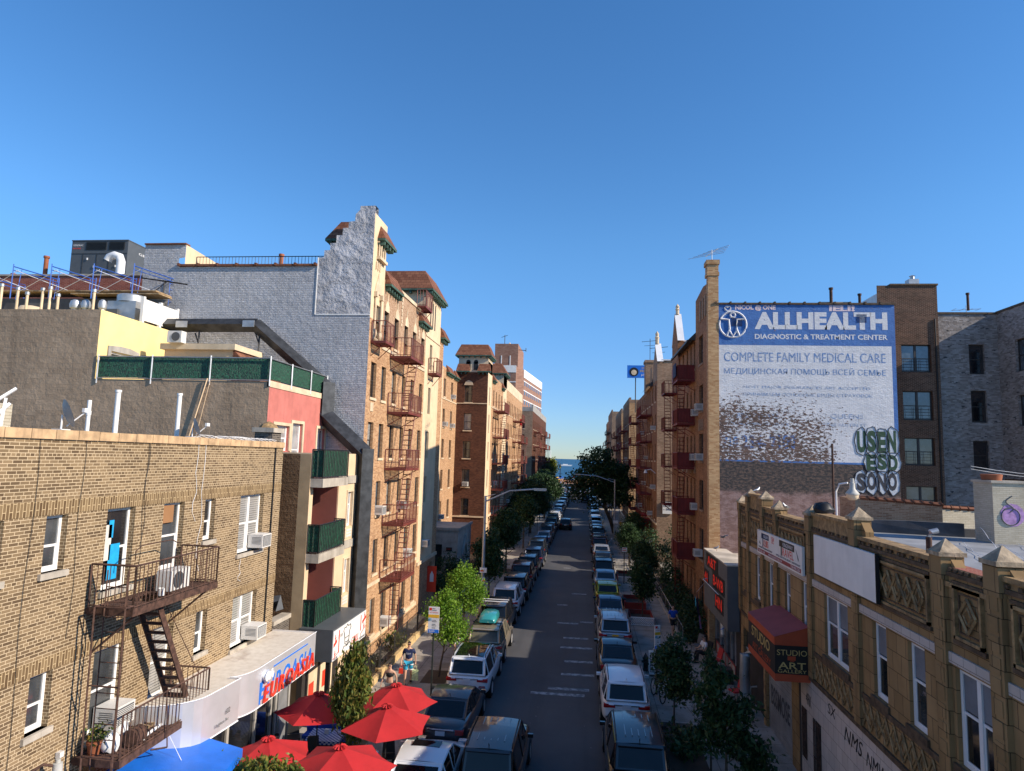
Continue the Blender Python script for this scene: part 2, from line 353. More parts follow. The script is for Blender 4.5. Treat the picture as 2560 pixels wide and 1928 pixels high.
def tag(o, label, cat=None, group=None, kind=None):
    if label: o['label'] = label
    if cat: o['category'] = cat
    if group: o['group'] = group
    if kind: o['kind'] = kind
    return o
def thing(name, label, cat, loc=(0, 0, 0), rz=0, group=None):
    o = bpy.data.objects.new(name, None); COL.objects.link(o); o.empty_display_size = .3
    o.location = loc; o.rotation_euler = (0, 0, rz); return tag(o, label, cat, group)
def copytree(o, parent=None):
    c = o.copy(); COL.objects.link(c); c.parent = parent
    for ch in KIDS.get(o.name, o.children): copytree(ch, c)
    return c
KIDS = {}
def dup(o, loc, rz=0, label=None, group=None, scale=None):
    c = copytree(o); c.location = loc; c.rotation_euler = (0, 0, rz)
    if label: c['label'] = label
    if group: c['group'] = group
    if scale: c.scale = scale
    return c
def fr(side, c, u, z, o=0.0):
    return (c+o, u, z) if side == 'L' else ((c-o, u, z) if side == 'R' else (u, c-o, z))
def fbox(mb, side, c, u0, u1, z0, z1, o0, o1, m=0):
    a = fr(side, c, u0, z0, o0); b = fr(side, c, u1, z1, o1)
    mb.box(min(a[0], b[0]), max(a[0], b[0]), min(a[1], b[1]), max(a[1], b[1]), min(z0, z1), max(z0, z1), m)
def facade(mb, side, c, u0, u1, z0, z1, holes, rev=.12, m=0, mr=None):
    us = sorted({u0, u1, *[h[0] for h in holes], *[h[1] for h in holes]}); zs = sorted({z0, z1, *[h[2] for h in holes], *[h[3] for h in holes]})
    us = [u for u in us if u0 <= u <= u1]; zs = [z for z in zs if z0 <= z <= z1]
    for i in range(len(us)-1):
        for j in range(len(zs)-1):
            cu, cz = (us[i]+us[i+1])/2, (zs[j]+zs[j+1])/2
            if any(h[0] < cu < h[1] and h[2] < cz < h[3] for h in holes): continue
            mb.poly([fr(side, c, us[i], zs[j]), fr(side, c, us[i+1], zs[j]), fr(side, c, us[i+1], zs[j+1]), fr(side, c, us[i], zs[j+1])], m)
    mr = m if mr is None else mr
    for a, b, p, q in holes:
        for (A, B) in (((a, p), (b, p)), ((b, p), (b, q)), ((b, q), (a, q)), ((a, q), (a, p))):
            mb.poly([fr(side, c, *A), fr(side, c, *B), fr(side, c, *B, -rev), fr(side, c, *A, -rev)], mr)
ROT = {'L': pi/2, 'R': -pi/2, 'F': 0}
WP = {}
def window(parent, side, c, u, z0, w, h, frame='dark_frame', pane='glass_dark', rev=.12, double=False, sill=None, ft=.05, guard=False, mid=.5, deep=0):
    key = (round(w, 2), round(h, 2), frame, pane, double, sill, guard, mid, deep, ft, rev)
    if key not in WP:
        mb = MB(); hw = w/2; y0, y1 = 0, .06
        mb.box(-hw, -hw+ft, y0, y1, 0, h); mb.box(hw-ft, hw, y0, y1, 0, h); mb.box(-hw+ft, hw-ft, y0, y1, 0, ft); mb.box(-hw+ft, hw-ft, y0, y1, h-ft, h)
        if double: mb.box(-.06, .06, y0-.01, y1, ft, h-ft)
        zm = h*mid
        for a, b in (((-hw+ft, -.06), (.06, hw-ft)) if double else ((-hw+ft, hw-ft),)):
            mb.box(a, b, y0+.01, y1-.005, zm-.025, zm+.025)
            mb.box(a, a+.03, y0+.015, y1-.005, ft, zm-.025); mb.box(b-.03, b, y0+.015, y1-.005, ft, zm-.025); mb.box(a+.03, b-.03, y0+.015, y1-.005, ft, ft+.035)
        A = mb.build('window', frame)
        p = MB(); p.box(-hw+ft*.5, hw-ft*.5, .030, .045, ft*.5, h-ft*.5); B = p.build('pane', pane)
        C = None; D = None
        if sill:
            s = MB(); s.box(-hw-.08, hw+.08, -rev-.07, 0, -.12, 0); C = s.build('sill', sill)
        if guard:
            g = MB()
            for k in range(4): g.box(-hw+.08, hw-.08, -.06, -.045, .12+k*.17, .135+k*.17)
            for k in range(4):
                x = -hw+.12+k*(w-.24)/3; g.box(x-.008, x+.008, -.065, -.05, .05, .75)
            D = g.build('window_guard', 'black_iron')
        WP[key] = [x.data for x in (A, B, C, D) if x]
        for x in (A, B, C, D):
            if x: bpy.data.objects.remove(x)
    nm = ['window', 'pane'] + (['sill'] if sill else []) + (['window_guard'] if guard else [])
    p0 = Vector(fr(side, c, u, z0, -rev))-wloc(parent)
    o = None
    for k, (me, nme) in enumerate(zip(WP[key], nm)):
        ob = bpy.data.objects.new(nme, me); COL.objects.link(ob)
        if k == 0: ob.parent = parent; ob.location = p0; ob.rotation_euler = (0, 0, ROT[side]); o = ob
        else: ob.parent = o
    return o
ACN = [0]
_ac = None
def ac(side, c, u, z, label, group='window air conditioners', w=.6, h=.42, out=.38, rev=.12):
    "air conditioner standing in a window, sticking out by out"
    global _ac
    p = fr(side, c, u, z, 0)
    if _ac is None:
        o = thing('air_conditioner', label, 'air conditioner', p, ROT[side], group)
        mb = MB(); mb.box(-.3, .3, -.38, .12, 0, .42); b = mb.build('casing', 'ac_white'); b.parent = o
        mb = MB(); mb.box(-.26, .26, -.386, -.382, .04, .38)
        for k in range(9): mb.box(-.25, .25, -.395, -.387, .06+k*.035, .07+k*.035, 1)
        g = mb.build('grille', ['ac_dark', 'ac_white']); g.parent = o
        mb = MB()
        for sx in (-1, 1):
            for k in range(6): mb.box(sx*.300-.003, sx*.300+.003, -.33, -.02, .12+k*.04, .135+k*.04)
        g = mb.build('side_louver', 'ac_dark'); g.parent = o; _ac = o; return o
    o = dup(_ac, p, ROT[side], label, group, (w/.6, out/.38, h/.42)); return o
def railing(mb, pts, h=.95, step=.13, r=.010, rr=.016, m=0, z_off=0):
    for (a, b) in zip(pts[:-1], pts[1:]):
        a = Vector(a); b = Vector(b); L = (b-a).length; n = max(1, int(L/step))
        up = Vector((0, 0, h))
        mb.bar(a+up, b+up, rr*2, m); mb.bar(a+Vector((0, 0, .06)), b+Vector((0, 0, .06)), rr*1.4, m)
        for k in range(n+1):
            p = a.lerp(b, k/n); mb.bar(p, p+up, r*2 if 0 < k < n else rr*2.2, m)
def fire_escape(parent, side, c, u0, u1, floors, mat='fe_red', dep=1.1, drop=True, solid=None, step=.15, bottom_ladder=True, r=.010, hatch=0, slope=1):
    for i, z in enumerate(floors):
        plat = MB()
        fbox(plat, side, c, u0, u1, z-.14, z-.02, dep-.03, dep); fbox(plat, side, c, u0, u1, z-.14, z-.02, 0.02, .05)
        for e in (u0, u1-.04): fbox(plat, side, c, e, e+.04, z-.14, z-.021, .05, dep-.03)
        k = u0+.06
        while k < u1-.05:
            fbox(plat, side, c, k, k+.035, z-.05, z-.025, .05, dep-.03); k += .075
        for e in (u0+.1, u1-.1):
            plat.bar(fr(side, c, e, z-.14, dep-.1), fr(side, c, e, z-.75, .02), .03)
        P = plat.build('fire_escape_balcony', mat, parent)
        rl = MB()
        railing(rl, [fr(side, c, u0+.02, z-.02, .04), fr(side, c, u0+.02, z-.02, dep-.02), fr(side, c, u1-.02, z-.02, dep-.02), fr(side, c, u1-.02, z-.02, .04)], step=step, r=r)
        rl.build('railing', mat, P)
        if solid: sb = MB(); fbox(sb, side, c, u0+.03, u0+.055, z, z+.95, .05, dep-.03); fbox(sb, side, c, u1-.75, u1-.02, z, z+.95, dep+.02, dep+.035); sb.build('side_panel', solid, P)
        if i+1 < len(floors) or bottom_ladder:
            z1 = floors[i+1] if i+1 < len(floors) else z-2.6
            st = MB(); ua, ub = (u1-.7, u0+.9) if slope > 0 else (u0+.7, u1-.9)
            if i+1 >= len(floors): ua = ub = u0+.35 if slope > 0 else u1-.5
            for of in (dep-.62, dep-.16): st.bar(fr(side, c, ua, z-.03, of), fr(side, c, ub, z1, of), .035)
            n = 11
            for k in range(n):
                t = (k+.5)/n; st.bar(fr(side, c, ua+(ub-ua)*t, z+(z1-z)*t, dep-.62), fr(side, c, ua+(ub-ua)*t, z+(z1-z)*t, dep-.16), .022 if i+1 >= len(floors) else .035)
            st.build('ladder', mat, P)
    return P
FONTC = {}
def text(s, side, c, u, z, wd, ht, mat, parent=None, out=.012, name='lettering', ext=.002, bold=0.0, italic=0.0, label=None, spacing=1.0, align='l', frame=None):
    "text fitted to wd x ht with its lower left (seen from the street) at u,z"
    cu = bpy.data.curves.new('t', 'FONT'); cu.body = s; cu.extrude = 0; cu.offset = bold; cu.shear = italic; cu.space_character = spacing; cu.resolution_u = 3
    ob = bpy.data.objects.new('t', cu); COL.objects.link(ob); dg = bpy.context.evaluated_depsgraph_get(); me = bpy.data.meshes.new_from_object(ob.evaluated_get(dg))
    bpy.data.objects.remove(ob); bpy.data.curves.remove(cu)
    co = np.empty(len(me.vertices)*3); me.vertices.foreach_get('co', co); co = co.reshape(-1, 3)
    if len(co) == 0: return None
    mn, mx = co.min(0), co.max(0); k = (wd/(mx[0]-mn[0]), ht/max(1e-6, mx[1]-mn[1]))
    mb = MB(); org = Vector(fr(side, c, u, z, out)) if frame is None else None
    ax = {'L': Vector((0, 1, 0)), 'R': Vector((0, -1, 0)), 'F': Vector((1, 0, 0))}[side] if frame is None else frame[1]
    ay = Vector((0, 0, 1)) if frame is None else frame[2]; nn = ax.cross(ay)
    if frame is not None: org = frame[0]+ax*u+ay*z+nn*out
    V = [org+ax*((p[0]-mn[0])*k[0])+ay*((p[1]-mn[1])*k[1]) for p in co]
    off = len(V); mb.v = [tuple(v) for v in V]; mb.f = [tuple(p.vertices) for p in me.polygons]
    if ext:
        mb.v += [tuple(v-nn*ext) for v in V]
        ed = {}
        for p in me.polygons:
            vs = list(p.vertices)
            for a, b in zip(vs, vs[1:]+vs[:1]): ed[(a, b)] = 1
        for (a, b) in ed:
            if (b, a) not in ed: mb.f.append((b, a, a+off, b+off))
    mb.m = [0]*len(mb.f); o = mb.build(name, mat, parent, label=label); bpy.data.meshes.remove(me); return o
# ---------------- foliage
def crown_mesh(name, mat, blobs, n, size, seed=0, elong=1.6, droop=.3, shell=.55):
    rng = np.random.default_rng(seed); vol = np.array([b[3]*b[4]*b[5] for b in blobs]); pr = vol**.8; pr /= pr.sum()
    idx = rng.choice(len(blobs), n, p=pr); B = np.array(blobs)[idx]
    d = rng.normal(size=(n, 3)); d /= np.linalg.norm(d, axis=1)[:, None]
    r = np.where(rng.random(n) < shell, .8+.25*rng.random(n), rng.random(n)**.4)
    # twig clumps: snap part of the leaves towards random twig ends
    nt_ = max(8, n//22); tw = rng.integers(0, nt_, n)
    dt = rng.normal(size=(nt_, 3)); dt /= np.linalg.norm(dt, axis=1)[:, None]; bi = rng.choice(len(blobs), nt_, p=pr); rt = (.55+.55*rng.random(nt_))
    TB = np.array(blobs)[bi]; tp = TB[:, :3]+dt*rt[:, None]*TB[:, 3:6]
    P = B[:, :3]+d*r[:, None]*B[:, 3:6]; k = (rng.random(n) < .75)
    P[k] = tp[tw[k]]+rng.normal(size=(k.sum(), 3))*size*np.array([1.9, 1.9, 1.3])
    a = rng.normal(size=(n, 3)); a[:, 2] -= droop; a /= np.linalg.norm(a, axis=1)[:, None]
    nr = rng.normal(size=(n, 3)); nr[:, 2] += .8; b = np.cross(a, nr); b /= np.linalg.norm(b, axis=1)[:, None]+1e-9
    s = size*(.6+.8*rng.random(n))[:, None]; L = a*s*elong; Wd = b*s*.5; nn = np.cross(a, b)*s*.18
    V = np.stack([P-L*.5, P+Wd+nn, P+L*.5, P-Wd+nn], 1).reshape(-1, 3)
    me = bpy.data.meshes.new(name); me.vertices.add(len(V)); me.vertices.foreach_set('co', V.ravel())
    me.loops.add(n*4); me.loops.foreach_set('vertex_index', np.arange(n*4)); me.polygons.add(n); me.polygons.foreach_set('loop_start', np.arange(0, n*4, 4)); me.update()
    me.validate(); me.materials.append(MATS[mat]); return me
def tree(label, loc, crown, trunk_h, r=.06, lean=(0, 0), limbs=5, group=None, name='street_tree', cat='tree', trunkmat='bark', top=None):
    t = thing(name, label, cat, loc, random.random()*6, group)
    t.rotation_euler = (0, 0, 0)
    mb = MB(); tx, ty = lean; top = top or trunk_h*1.6
    mb.tube([(0, 0, 0), (tx*.3, ty*.3, trunk_h*.5), (tx*.7, ty*.7, trunk_h), (tx, ty, top)], [r*1.2, r, r*.85, r*.3], 8)
    rnd = random.Random(sum(map(ord, label)))
    for k in range(limbs):
        a = k*2.4+rnd.random(); z = trunk_h*(.85)+(top-trunk_h)*k/limbs*.8; L = (top-trunk_h)*.5*(1-.3*k/limbs)
        q = .7+.3*k/limbs
        mb.tube([(tx*q, ty*q, z), (tx*q+cos(a)*L*.5, ty*q+sin(a)*L*.5, z+L*.35), (tx*q+cos(a)*L, ty*q+sin(a)*L, z+L*.9)], [r*.5, r*.3, r*.12], 5)
    tr = mb.build('trunk', trunkmat, None, smooth=60); tr.parent = t
    c = bpy.data.objects.new('crown', crown); COL.objects.link(c); c.parent = t
    return t
# ---------------- cars
CARK = {
 'suv': dict(L=4.7, W=1.9, b=[(0, .46, .84, .72), (.06, .32, .98, .86), (.22, .28, 1.03, .95), (.6, .26, 1.06, 1), (2.6, .24, 1.02, 1), (3.35, .25, 1.02, 1), (4.1, .28, .95, .97), (4.5, .34, .82, .90), (4.7, .42, .62, .76)],
   g=[(.08, 1.04, 1.06), (.36, 1.04, 1.62), (1.6, 1.03, 1.70), (2.55, 1.02, 1.62), (3.45, 1.0, 1.01)], rails=1),
 'boxy': dict(L=4.7, W=1.88, b=[(0, .50, .93, .78), (.05, .36, 1.06, .90), (.2, .30, 1.10, .97), (.6, .28, 1.12, 1), (2.6, .26, 1.10, 1), (3.4, .27, 1.10, 1), (4.2, .30, 1.04, .98), (4.55, .36, .9, .92), (4.7, .44, .7, .8)],
   g=[(.10, 1.10, 1.12), (.32, 1.10, 1.72), (1.6, 1.1, 1.77), (2.65, 1.09, 1.72), (3.35, 1.08, 1.09)], rails=1),
 'sedan': dict(L=4.85, W=1.84, b=[(0, .42, .76, .70), (.07, .30, .91, .84), (.25, .25, .97, .94), (.7, .22, 1.0, 1), (1.2, .2, .99, 1), (3.3, .2, .93, 1), (4.2, .24, .82, .96), (4.65, .32, .68, .88), (4.85, .4, .52, .72)],
   g=[(.62, .98, 1.0), (1.45, .97, 1.36), (2.15, .95, 1.44), (2.75, .94, 1.38), (3.6, .92, .93)], rails=0),
 'van': dict(L=5.0, W=1.95, b=[(0, .42, .88, .76), (.06, .30, 1.03, .89), (.22, .26, 1.08, .96), (.6, .24, 1.10, 1), (2.8, .22, 1.04, 1), (3.8, .24, 1.0, .99), (4.5, .28, .88, .95), (4.8, .34, .74, .88), (5.0, .42, .56, .74)],
   g=[(.08, 1.08, 1.10), (.40, 1.08, 1.68), (1.8, 1.06, 1.76), (2.95, 1.04, 1.68), (4.15, 1.0, 1.01)], rails=1),
 'hatch': dict(L=4.15, W=1.76, b=[(0, .44, .80, .72), (.06, .30, .93, .86), (.22, .25, .98, .95), (.6, .22, 1.0, 1), (2.3, .2, .97, 1), (3.0, .22, .95, 1), (3.6, .25, .84, .96), (3.98, .33, .7, .88), (4.15, .4, .55, .74)],
   g=[(.12, .98, 1.0), (.60, .97, 1.44), (1.4, .96, 1.52), (2.15, .95, 1.45), (3.05, .92, .93)], rails=0),
}
CARP = {}
def car(kind, color, label, x, y, group=None, rz=0, glassm='car_glass', rails=None, plate='plate_white', cat='car', detail=1, drive=False, box=None):
    "x = centre line, y = rear bumper; faces +Y"
    key = (kind, color, glassm, plate, detail, rails)
    nm = {'suv': 'suv', 'boxy': 'suv', 'sedan': 'sedan', 'van': 'minivan', 'hatch': 'hatchback'}[kind]
    if key in CARP: return dup(CARP[key], (x, y, 0), rz, label, group)
    K = CARK[kind]; W = K['W']/2; L = K['L']; pm = 'car_'+color
    t = thing('parked_'+nm, label, cat, (0, 0, 0), 0, group)
    mb = MB(); rings = []
    for (yy, zb, zt, hf) in K['b']:
        h = W*hf; zm = zb+(zt-zb)*.45
        R = [(0, zb), (h*.86, zb), (h*.97, zb+.10), (h, zm), (h*.985, zt-.14), (h*.93, zt-.03), (h*.80, zt+.005), (0, zt+.03)]
        R = R+[(-a, b) for a, b in R[-2:0:-1]]; rings.append([(a, yy, b) for a, b in R])
    n = len(rings[0])
    for r_ in rings: mb.v += r_
    for k in range(len(rings)-1):
        for j in range(n): mb.f.append((k*n+j, k*n+(j+1) % n, (k+1)*n+(j+1) % n, (k+1)*n+j)); mb.m.append(0)
    mb.f.append(tuple(range(n))); mb.m.append(0); mb.f.append(tuple(range((len(rings)-1)*n, len(rings)*n))[::-1]); mb.m.append(0)
    o = mb.build('body', pm, None, smooth=50); o.parent = t
    if detail >= 2 or kind != 'x': sm = o.modifiers.new('s', 'SUBSURF'); sm.levels = 1; sm.render_levels = 1
    # greenhouse
    G = K['g']; gb, gr = W*.94, W*.76
    side, rear, front, roof = MB(), MB(), MB(), MB()
    tp = (.84, .93, 1.0, .98, .93)
    def P(i, s, top): yy, zb, zt = G[i]; f = (zt-1.0)/(K['g'][2][2]-1.0); return (s*((gb+(gr-gb)*max(0, f)) if top else gb)*tp[i], yy, (zt if top else zb-.02))
    ps = []
    for s in (-1, 1):
        sg = MB()
        for i in range(len(G)-1): sg.poly([P(i, s, 0), P(i+1, s, 0), P(i+1, s, 1), P(i, s, 1)])
        ps.append(sg)
    rear.poly([((P(i_, s_, 1)[0]*.87, P(i_, s_, 1)[1]+(P(1, 1, 1)[1]-P(0, 1, 1)[1])*dt_-.008, P(i_, s_, 1)[2]+(P(1, 1, 1)[2]-P(0, 1, 1)[2])*dt_+.008)) for i_, s_, dt_ in ((0, -1, .07), (0, 1, .07), (1, 1, -.12), (1, -1, -.12))]); front.poly([P(3, -1, 1), P(3, 1, 1), P(4, 1, 1), P(4, -1, 1)])
    def up(p, e=.012): return (p[0]*1.0, p[1], p[2]+e)
    tops = [P(i, 1, 1) for i in (1, 2, 3)]; rs = []
    for k in range(9):
        q = k/4; i = min(1, int(q)); f_ = q-i; A_, B_ = tops[i], tops[i+1]
        zc = A_[2]+(B_[2]-A_[2])*(sin(f_*pi/2) if i == 0 else 1-cos(f_*pi/2)); xw = A_[0]+(B_[0]-A_[0])*f_; rs.append([(xw*(-1+j/3), A_[1]+(B_[1]-A_[1])*f_, zc+.012+.035*(1-(-1+j/3)**2)) for j in range(7)])
    for k in range(8):
        for j in range(6): roof.poly([rs[k][j], rs[k][j+1], rs[k+1][j+1], rs[k+1][j]])
    roof.poly([P(0, -1, 1), P(0, 1, 1), P(1, 1, 1), P(1, -1, 1)])
    for s in (-1, 1):
        pw = .035
        for i in range(len(G)-1): roof.bar(up(P(i, s, 1), 0), up(P(i+1, s, 1), 0), pw)
        for i, yk in ((1, .10), (2, 0), (3, -.35)):
            a = Vector(P(i, s, 0)); b = Vector(P(i, s, 1)); roof.bar(a+Vector((s*.004, yk, 0)), b+Vector((s*.004, 0, 0)), .022 if i > 1 else .04)
        roof.bar(P(0, s, 0), P(4, s, 0), .02)
    roof.bar(up(P(1, -1, 1), 0), up(P(1, 1, 1), 0), .04); roof.bar(up(P(3, -1, 1), 0), up(P(3, 1, 1), 0), .03); roof.bar(P(0, -1, 1), P(0, 1, 1), .02)
    if K['rails']:  # spoiler
        a = Vector(up(P(1, -1, 1), .03))*1; b = Vector(up(P(1, 1, 1), .03)); a.x *= .92; b.x *= .92; roof.prism([a, b, b+Vector((0, -.13, -.035)), a+Vector((0, -.13, -.035))], (0, 0, -.03))
    # antenna
    roof.bar((0, G[1][0]+.15, G[1][2]+.05), (0, G[1][0]+.05, G[1][2]+.16), .02)
    for nme, m_, q in (('roof', pm, roof), ('rear_window', glassm, rear), ('windscreen', glassm, front), ('side_window', glassm, ps[0]), ('side_window', glassm, ps[1])):
        ob = q.build(nme, m_, None, smooth=40 if nme != 'roof' else 38); ob.parent = t
    if K['rails'] if rails is None else rails:
        for s in (-1, 1):
            q = MB(); z = G[2][2]; q.tube([(s*gr*.93, G[1][0]+.15, G[1][2]+.02), (s*gr*.93, G[1][0]+.3, z+.05), (s*gr*.93, G[3][0]-.2, z+.03), (s*gr*.93, G[3][0]-.05, G[3][2]+.02)], .018, 6)
            ob = q.build('roof_rail', 'black' if rails != 2 else 'chrome', None); ob.parent = t
        if rails == 2:
            q = MB()
            for yy in (G[1][0]+.45, G[1][0]+1.0): q.bar((-gr*1.05, yy, G[2][2]+.09), (gr*1.05, yy, G[2][2]+.09), .035)
            ob = q.build('roof_bar', 'white_metal', None); ob.parent = t
    zt = K['b'][3][2]; hi = kind in ('suv', 'boxy', 'van')
    for s in (-1, 1):
        q = MB()
        if hi: q.box(*sorted((s*W*.70, s*W*.90)), .03, .30, zt-.26, zt-.13); q.box(*sorted((s*W*.45, s*W*.80)), -.008, .06, zt-.24, zt-.16, 0)
        else: q.box(*sorted((s*W*.55, s*W*.86)), .01, .22, zt-.30, zt-.15)
        ob = q.build('tail_light', 'red_light', None); ob.parent = t
        q = MB(); q.box(*sorted((s*W*.60, s*W*.88)), L-.32, L-.10, .62, .74); ob = q.build('headlight', 'chrome', None); ob.parent = t
        q = MB(); q.box(*sorted((s*W*.95, s*(W+.13))), G[3][0]+.45, G[3][0]+.55, 1.02, 1.13); ob = q.build('mirror', pm, None); ob.parent = t
    q = MB(); q.box(-.16, .16, -.02, .03, .66 if not hi else .78, .80 if not hi else .92); ob = q.build('licence_plate', plate, None); ob.parent = t
    q = MB(); q.box(-W*.82, W*.82, -.03, .10, .40, .50); q.box(-W*.5, W*.5, -.015, .05, zt-.16, zt-.13, 1); ob = q.build('rear_bumper', ['black', 'chrome']); ob.parent = t
    for s in (-1, 1):
        for yy in (L*.19, L*.80):
            rr = .36 if hi else .33; xx = s*(W-.09)
            q = MB(); q.lathe((xx, yy, rr), [(rr*.62, -.1), (rr*.95, -.105), (rr, -.07), (rr, .07), (rr*.95, .105), (rr*.62, .1)], 20, 0, 'x'); wob = q.build('wheel', 'rubber', None, smooth=40); wob.parent = t
            q = MB(); q.lathe((xx, yy, rr), [(.02, s*.095), (rr*.2, s*.10), (rr*.55, s*.085), (rr*.66, s*.103), (rr*.66, -.05*s)], 12, 0, 'x')
            ob = q.build('rim', 'alu' if color not in ('graphite', 'black') else 'galv', None); ob.parent = wob
            if detail:
                q = MB(); q.lathe((s*W*.985, yy, rr), [(rr*1.0, s*.018), (rr*1.17, s*.018), (rr*1.17, -s*.3), (rr*1.0, -s*.3), (rr*1.0, s*.018)], 20, 0, 'x'); ob = q.build('wheel_arch', 'black', None); ob.parent = t
    if box:
        q = MB(); q.lathe((0, 1.6, 0), [(0, 0)], 3)
        q = MB(); z = G[2][2]+.12
        rg = []
        for (yy, hw, hh) in ((.75, .36, .16), (.85, .43, .27), (1.3, .44, .36), (2.2, .44, .36), (2.55, .40, .22), (2.65, .34, .12)):
            rg.append([(-hw, yy, z), (-hw, yy, z+hh*.45), (-hw*.86, yy, z+hh*.85), (-hw*.4, yy, z+hh), (hw*.4, yy, z+hh), (hw*.86, yy, z+hh*.85), (hw, yy, z+hh*.45), (hw, yy, z)])
        for r_ in rg: q.v += r_
        for k in range(5):
            for j in range(8): q.f.append((k*8+j, k*8+(j+1) % 8, k*8+8+(j+1) % 8, k*8+8+j)); q.m.append(0)
        q.f += [tuple(range(8)), tuple(range(40, 48))[::-1]]; q.m += [0, 0]
        ob = q.build('cargo_box', 'car_teal', None, smooth=40); bx = thing('roof_cargo_box', 'teal hard shell cargo box on the roof of the tan wagon', 'cargo box', (x, y, 0)); ob.parent = bx
        q = MB(); q.bar((-gr, 1.0, z-.04), (gr, 1.0, z-.04), .04); q.bar((-gr, 2.2, z-.04), (gr, 2.2, z-.04), .04); ob = q.build('crossbar', 'black'); ob.parent = bx
    t.location = (x, y, 0); t.rotation_euler = (0, 0, rz)
    if drive: t.name = 'driving_'+nm
    CARP[key] = t; return t
# ---------------- people
def skinobj(name, J, E, mat, parent, sub=1, root=0):
    "J: list of (x,y,z,r)"
    me = bpy.data.meshes.new(name); me.from_pydata([j[:3] for j in J], E, []); me.materials.append(MATS[mat])
    o = bpy.data.objects.new(name, me); COL.objects.link(o)
    md = o.modifiers.new('skin', 'SKIN'); md.use_smooth_shade = True
    for v, j in zip(me.skin_vertices[0].data, J): v.radius = (j[3], j[3]) if len(j) == 4 else (j[3], j[4])
    me.skin_vertices[0].data[root].use_root = True
    s = o.modifiers.new('sub', 'SUBSURF'); s.levels = sub; s.render_levels = sub
    dg = bpy.context.evaluated_depsgraph_get(); nm_ = bpy.data.meshes.new_from_object(o.evaluated_get(dg)); o.modifiers.clear(); o.data = nm_; bpy.data.meshes.remove(me)
    o.data.name = name; o.parent = parent; return o
def person(label, loc, rz, H=1.75, top='navy', bottom='cloth_teal', hair='hair_dark', skin='skin', pose='walk', shorts=True, sleeves=True, longhair=False, dress=False, crop=False, group=None, shades=False):
    "faces local -Y"
    t = thing('person', label, 'person', loc, rz, group); k = H/1.75
    if pose == 'walk': hipz = .93; kn = [(-.10, -.16, .50), (.10, .05, .50)]; an = [(-.10, -.22, .09), (.10, .30, .14)]
    elif pose == 'sit': hipz = .47; kn = [(-.11, -.44, .50), (.11, -.44, .50)]; an = [(-.11, -.46, .08), (.12, -.50, .08)]
    else: hipz = .93; kn = [(-.10, -.02, .50), (.10, -.02, .50)]; an = [(-.11, 0, .08), (.11, 0, .08)]
    z = hipz; J = [(0, 0, z+.03, .145, .105), (0, 0, z+.22, .13, .095), (0, 0, z+.42, .155, .10), (0, 0, z+.53, .07, .07), (0, -.01, z+.60, .055, .055), (0, -.015, z+.68, .085, .095), (0, -.02, z+.755, .072, .088)]
    E = [(0, 1), (1, 2), (2, 3), (3, 4), (4, 5), (5, 6)]
    # 7.. legs
    for s_, (kx, ky, kz), (ax, ay, az) in ((-1, kn[0], an[0]), (1, kn[1], an[1])):
        i = len(J); J += [(s_*.09, 0, z-.04, .088, .088), (kx, ky, kz, .056, .056), (ax, ay, az, .04, .04), (ax, ay-.15, az-.045, .038, .026)]; E += [(0, i), (i, i+1), (i+1, i+2), (i+2, i+3)]
    arms = []
    for s_ in (-1, 1):
        i = len(J); sw = .12*s_ if pose == 'walk' else 0
        el = (s_*.27, sw*.3+.03, z+.22) if pose != 'sit' else (s_*.25, -.10, z+.20); wr = (s_*.29, sw-.08, z-.01) if pose != 'sit' else (s_*.13, -.34, z+.17)
        J += [(s_*.19, 0, z+.46, .052, .052), (*el, .038, .038), (*wr, .026, .026), (wr[0], wr[1]-.02-(.06 if pose == 'sit' else 0), wr[2]-(.075 if pose != 'sit' else 0), .034, .02)]
        E += [(2, i), (i, i+1), (i+1, i+2), (i+2, i+3)]; h = J[-1]; arms.append(h)
        for f in range(5):
            dx = (f-2)*.014; j = len(J); d = -.055 if f else -.02
            if pose == 'sit': J += [(h[0]+dx, h[1]+d, h[2]-.01, .008)]
            else: J += [(h[0]+(dx if f else -s_*.03), h[1]-.02+dx, h[2]+d, .008)]
            E += [(i+3, j)]
    J = [tuple(c*k for c in j) for j in J]
    skinobj('person_body', J, E, skin, t)
    def cl(nm_, ids, mat, g, extra=None):
        JJ = [tuple(list(J[i][:3])+[J[i][3]+g, (J[i][4] if len(J[i]) > 4 else J[i][3])+g]) for i in ids[0]]; skinobj(nm_, JJ, ids[1], mat, t)
    LI, RI, LA, RA = 7, 11, 15, 24
    def lerp(a, b, q): return tuple(a[i]*(1-q)+b[i]*q for i in range(3))
    def ex(p, r): return (*p, r, r)
    g = .018
    if crop: JJ = [ex(lerp(J[1], J[2], .35), .155*k), ex(J[2][:3], .155*k)]; JJ = [(0, 0, z_*k, a_*k, b_*k) for z_, a_, b_ in ((z+.24, .17, .13), (z+.32, .19, .145), (z+.40, .20, .15), (z+.44, .12, .11))]; skinobj('top', JJ, [(0, 1), (1, 2), (2, 3)], top, t)
    else:
        JJ = [(*J[0][:3], .165*k, .125*k), (*J[1][:3], .15*k, .115*k), (*J[2][:3], .165*k, .115*k), (*lerp(J[2], J[3], .6), .09*k, .08*k)]; EE = [(0, 1), (1, 2), (2, 3)]
        if sleeves:
            for A in (LA, RA): i = len(JJ); JJ += [ex(J[A][:3], .07*k), ex(lerp(J[A], J[A+1], .75), .058*k)]; EE += [(2, i), (i, i+1)]
        skinobj('shirt', JJ, EE, top, t)
    JJ = [(*J[0][:3], .16*k, .125*k)]; EE = []
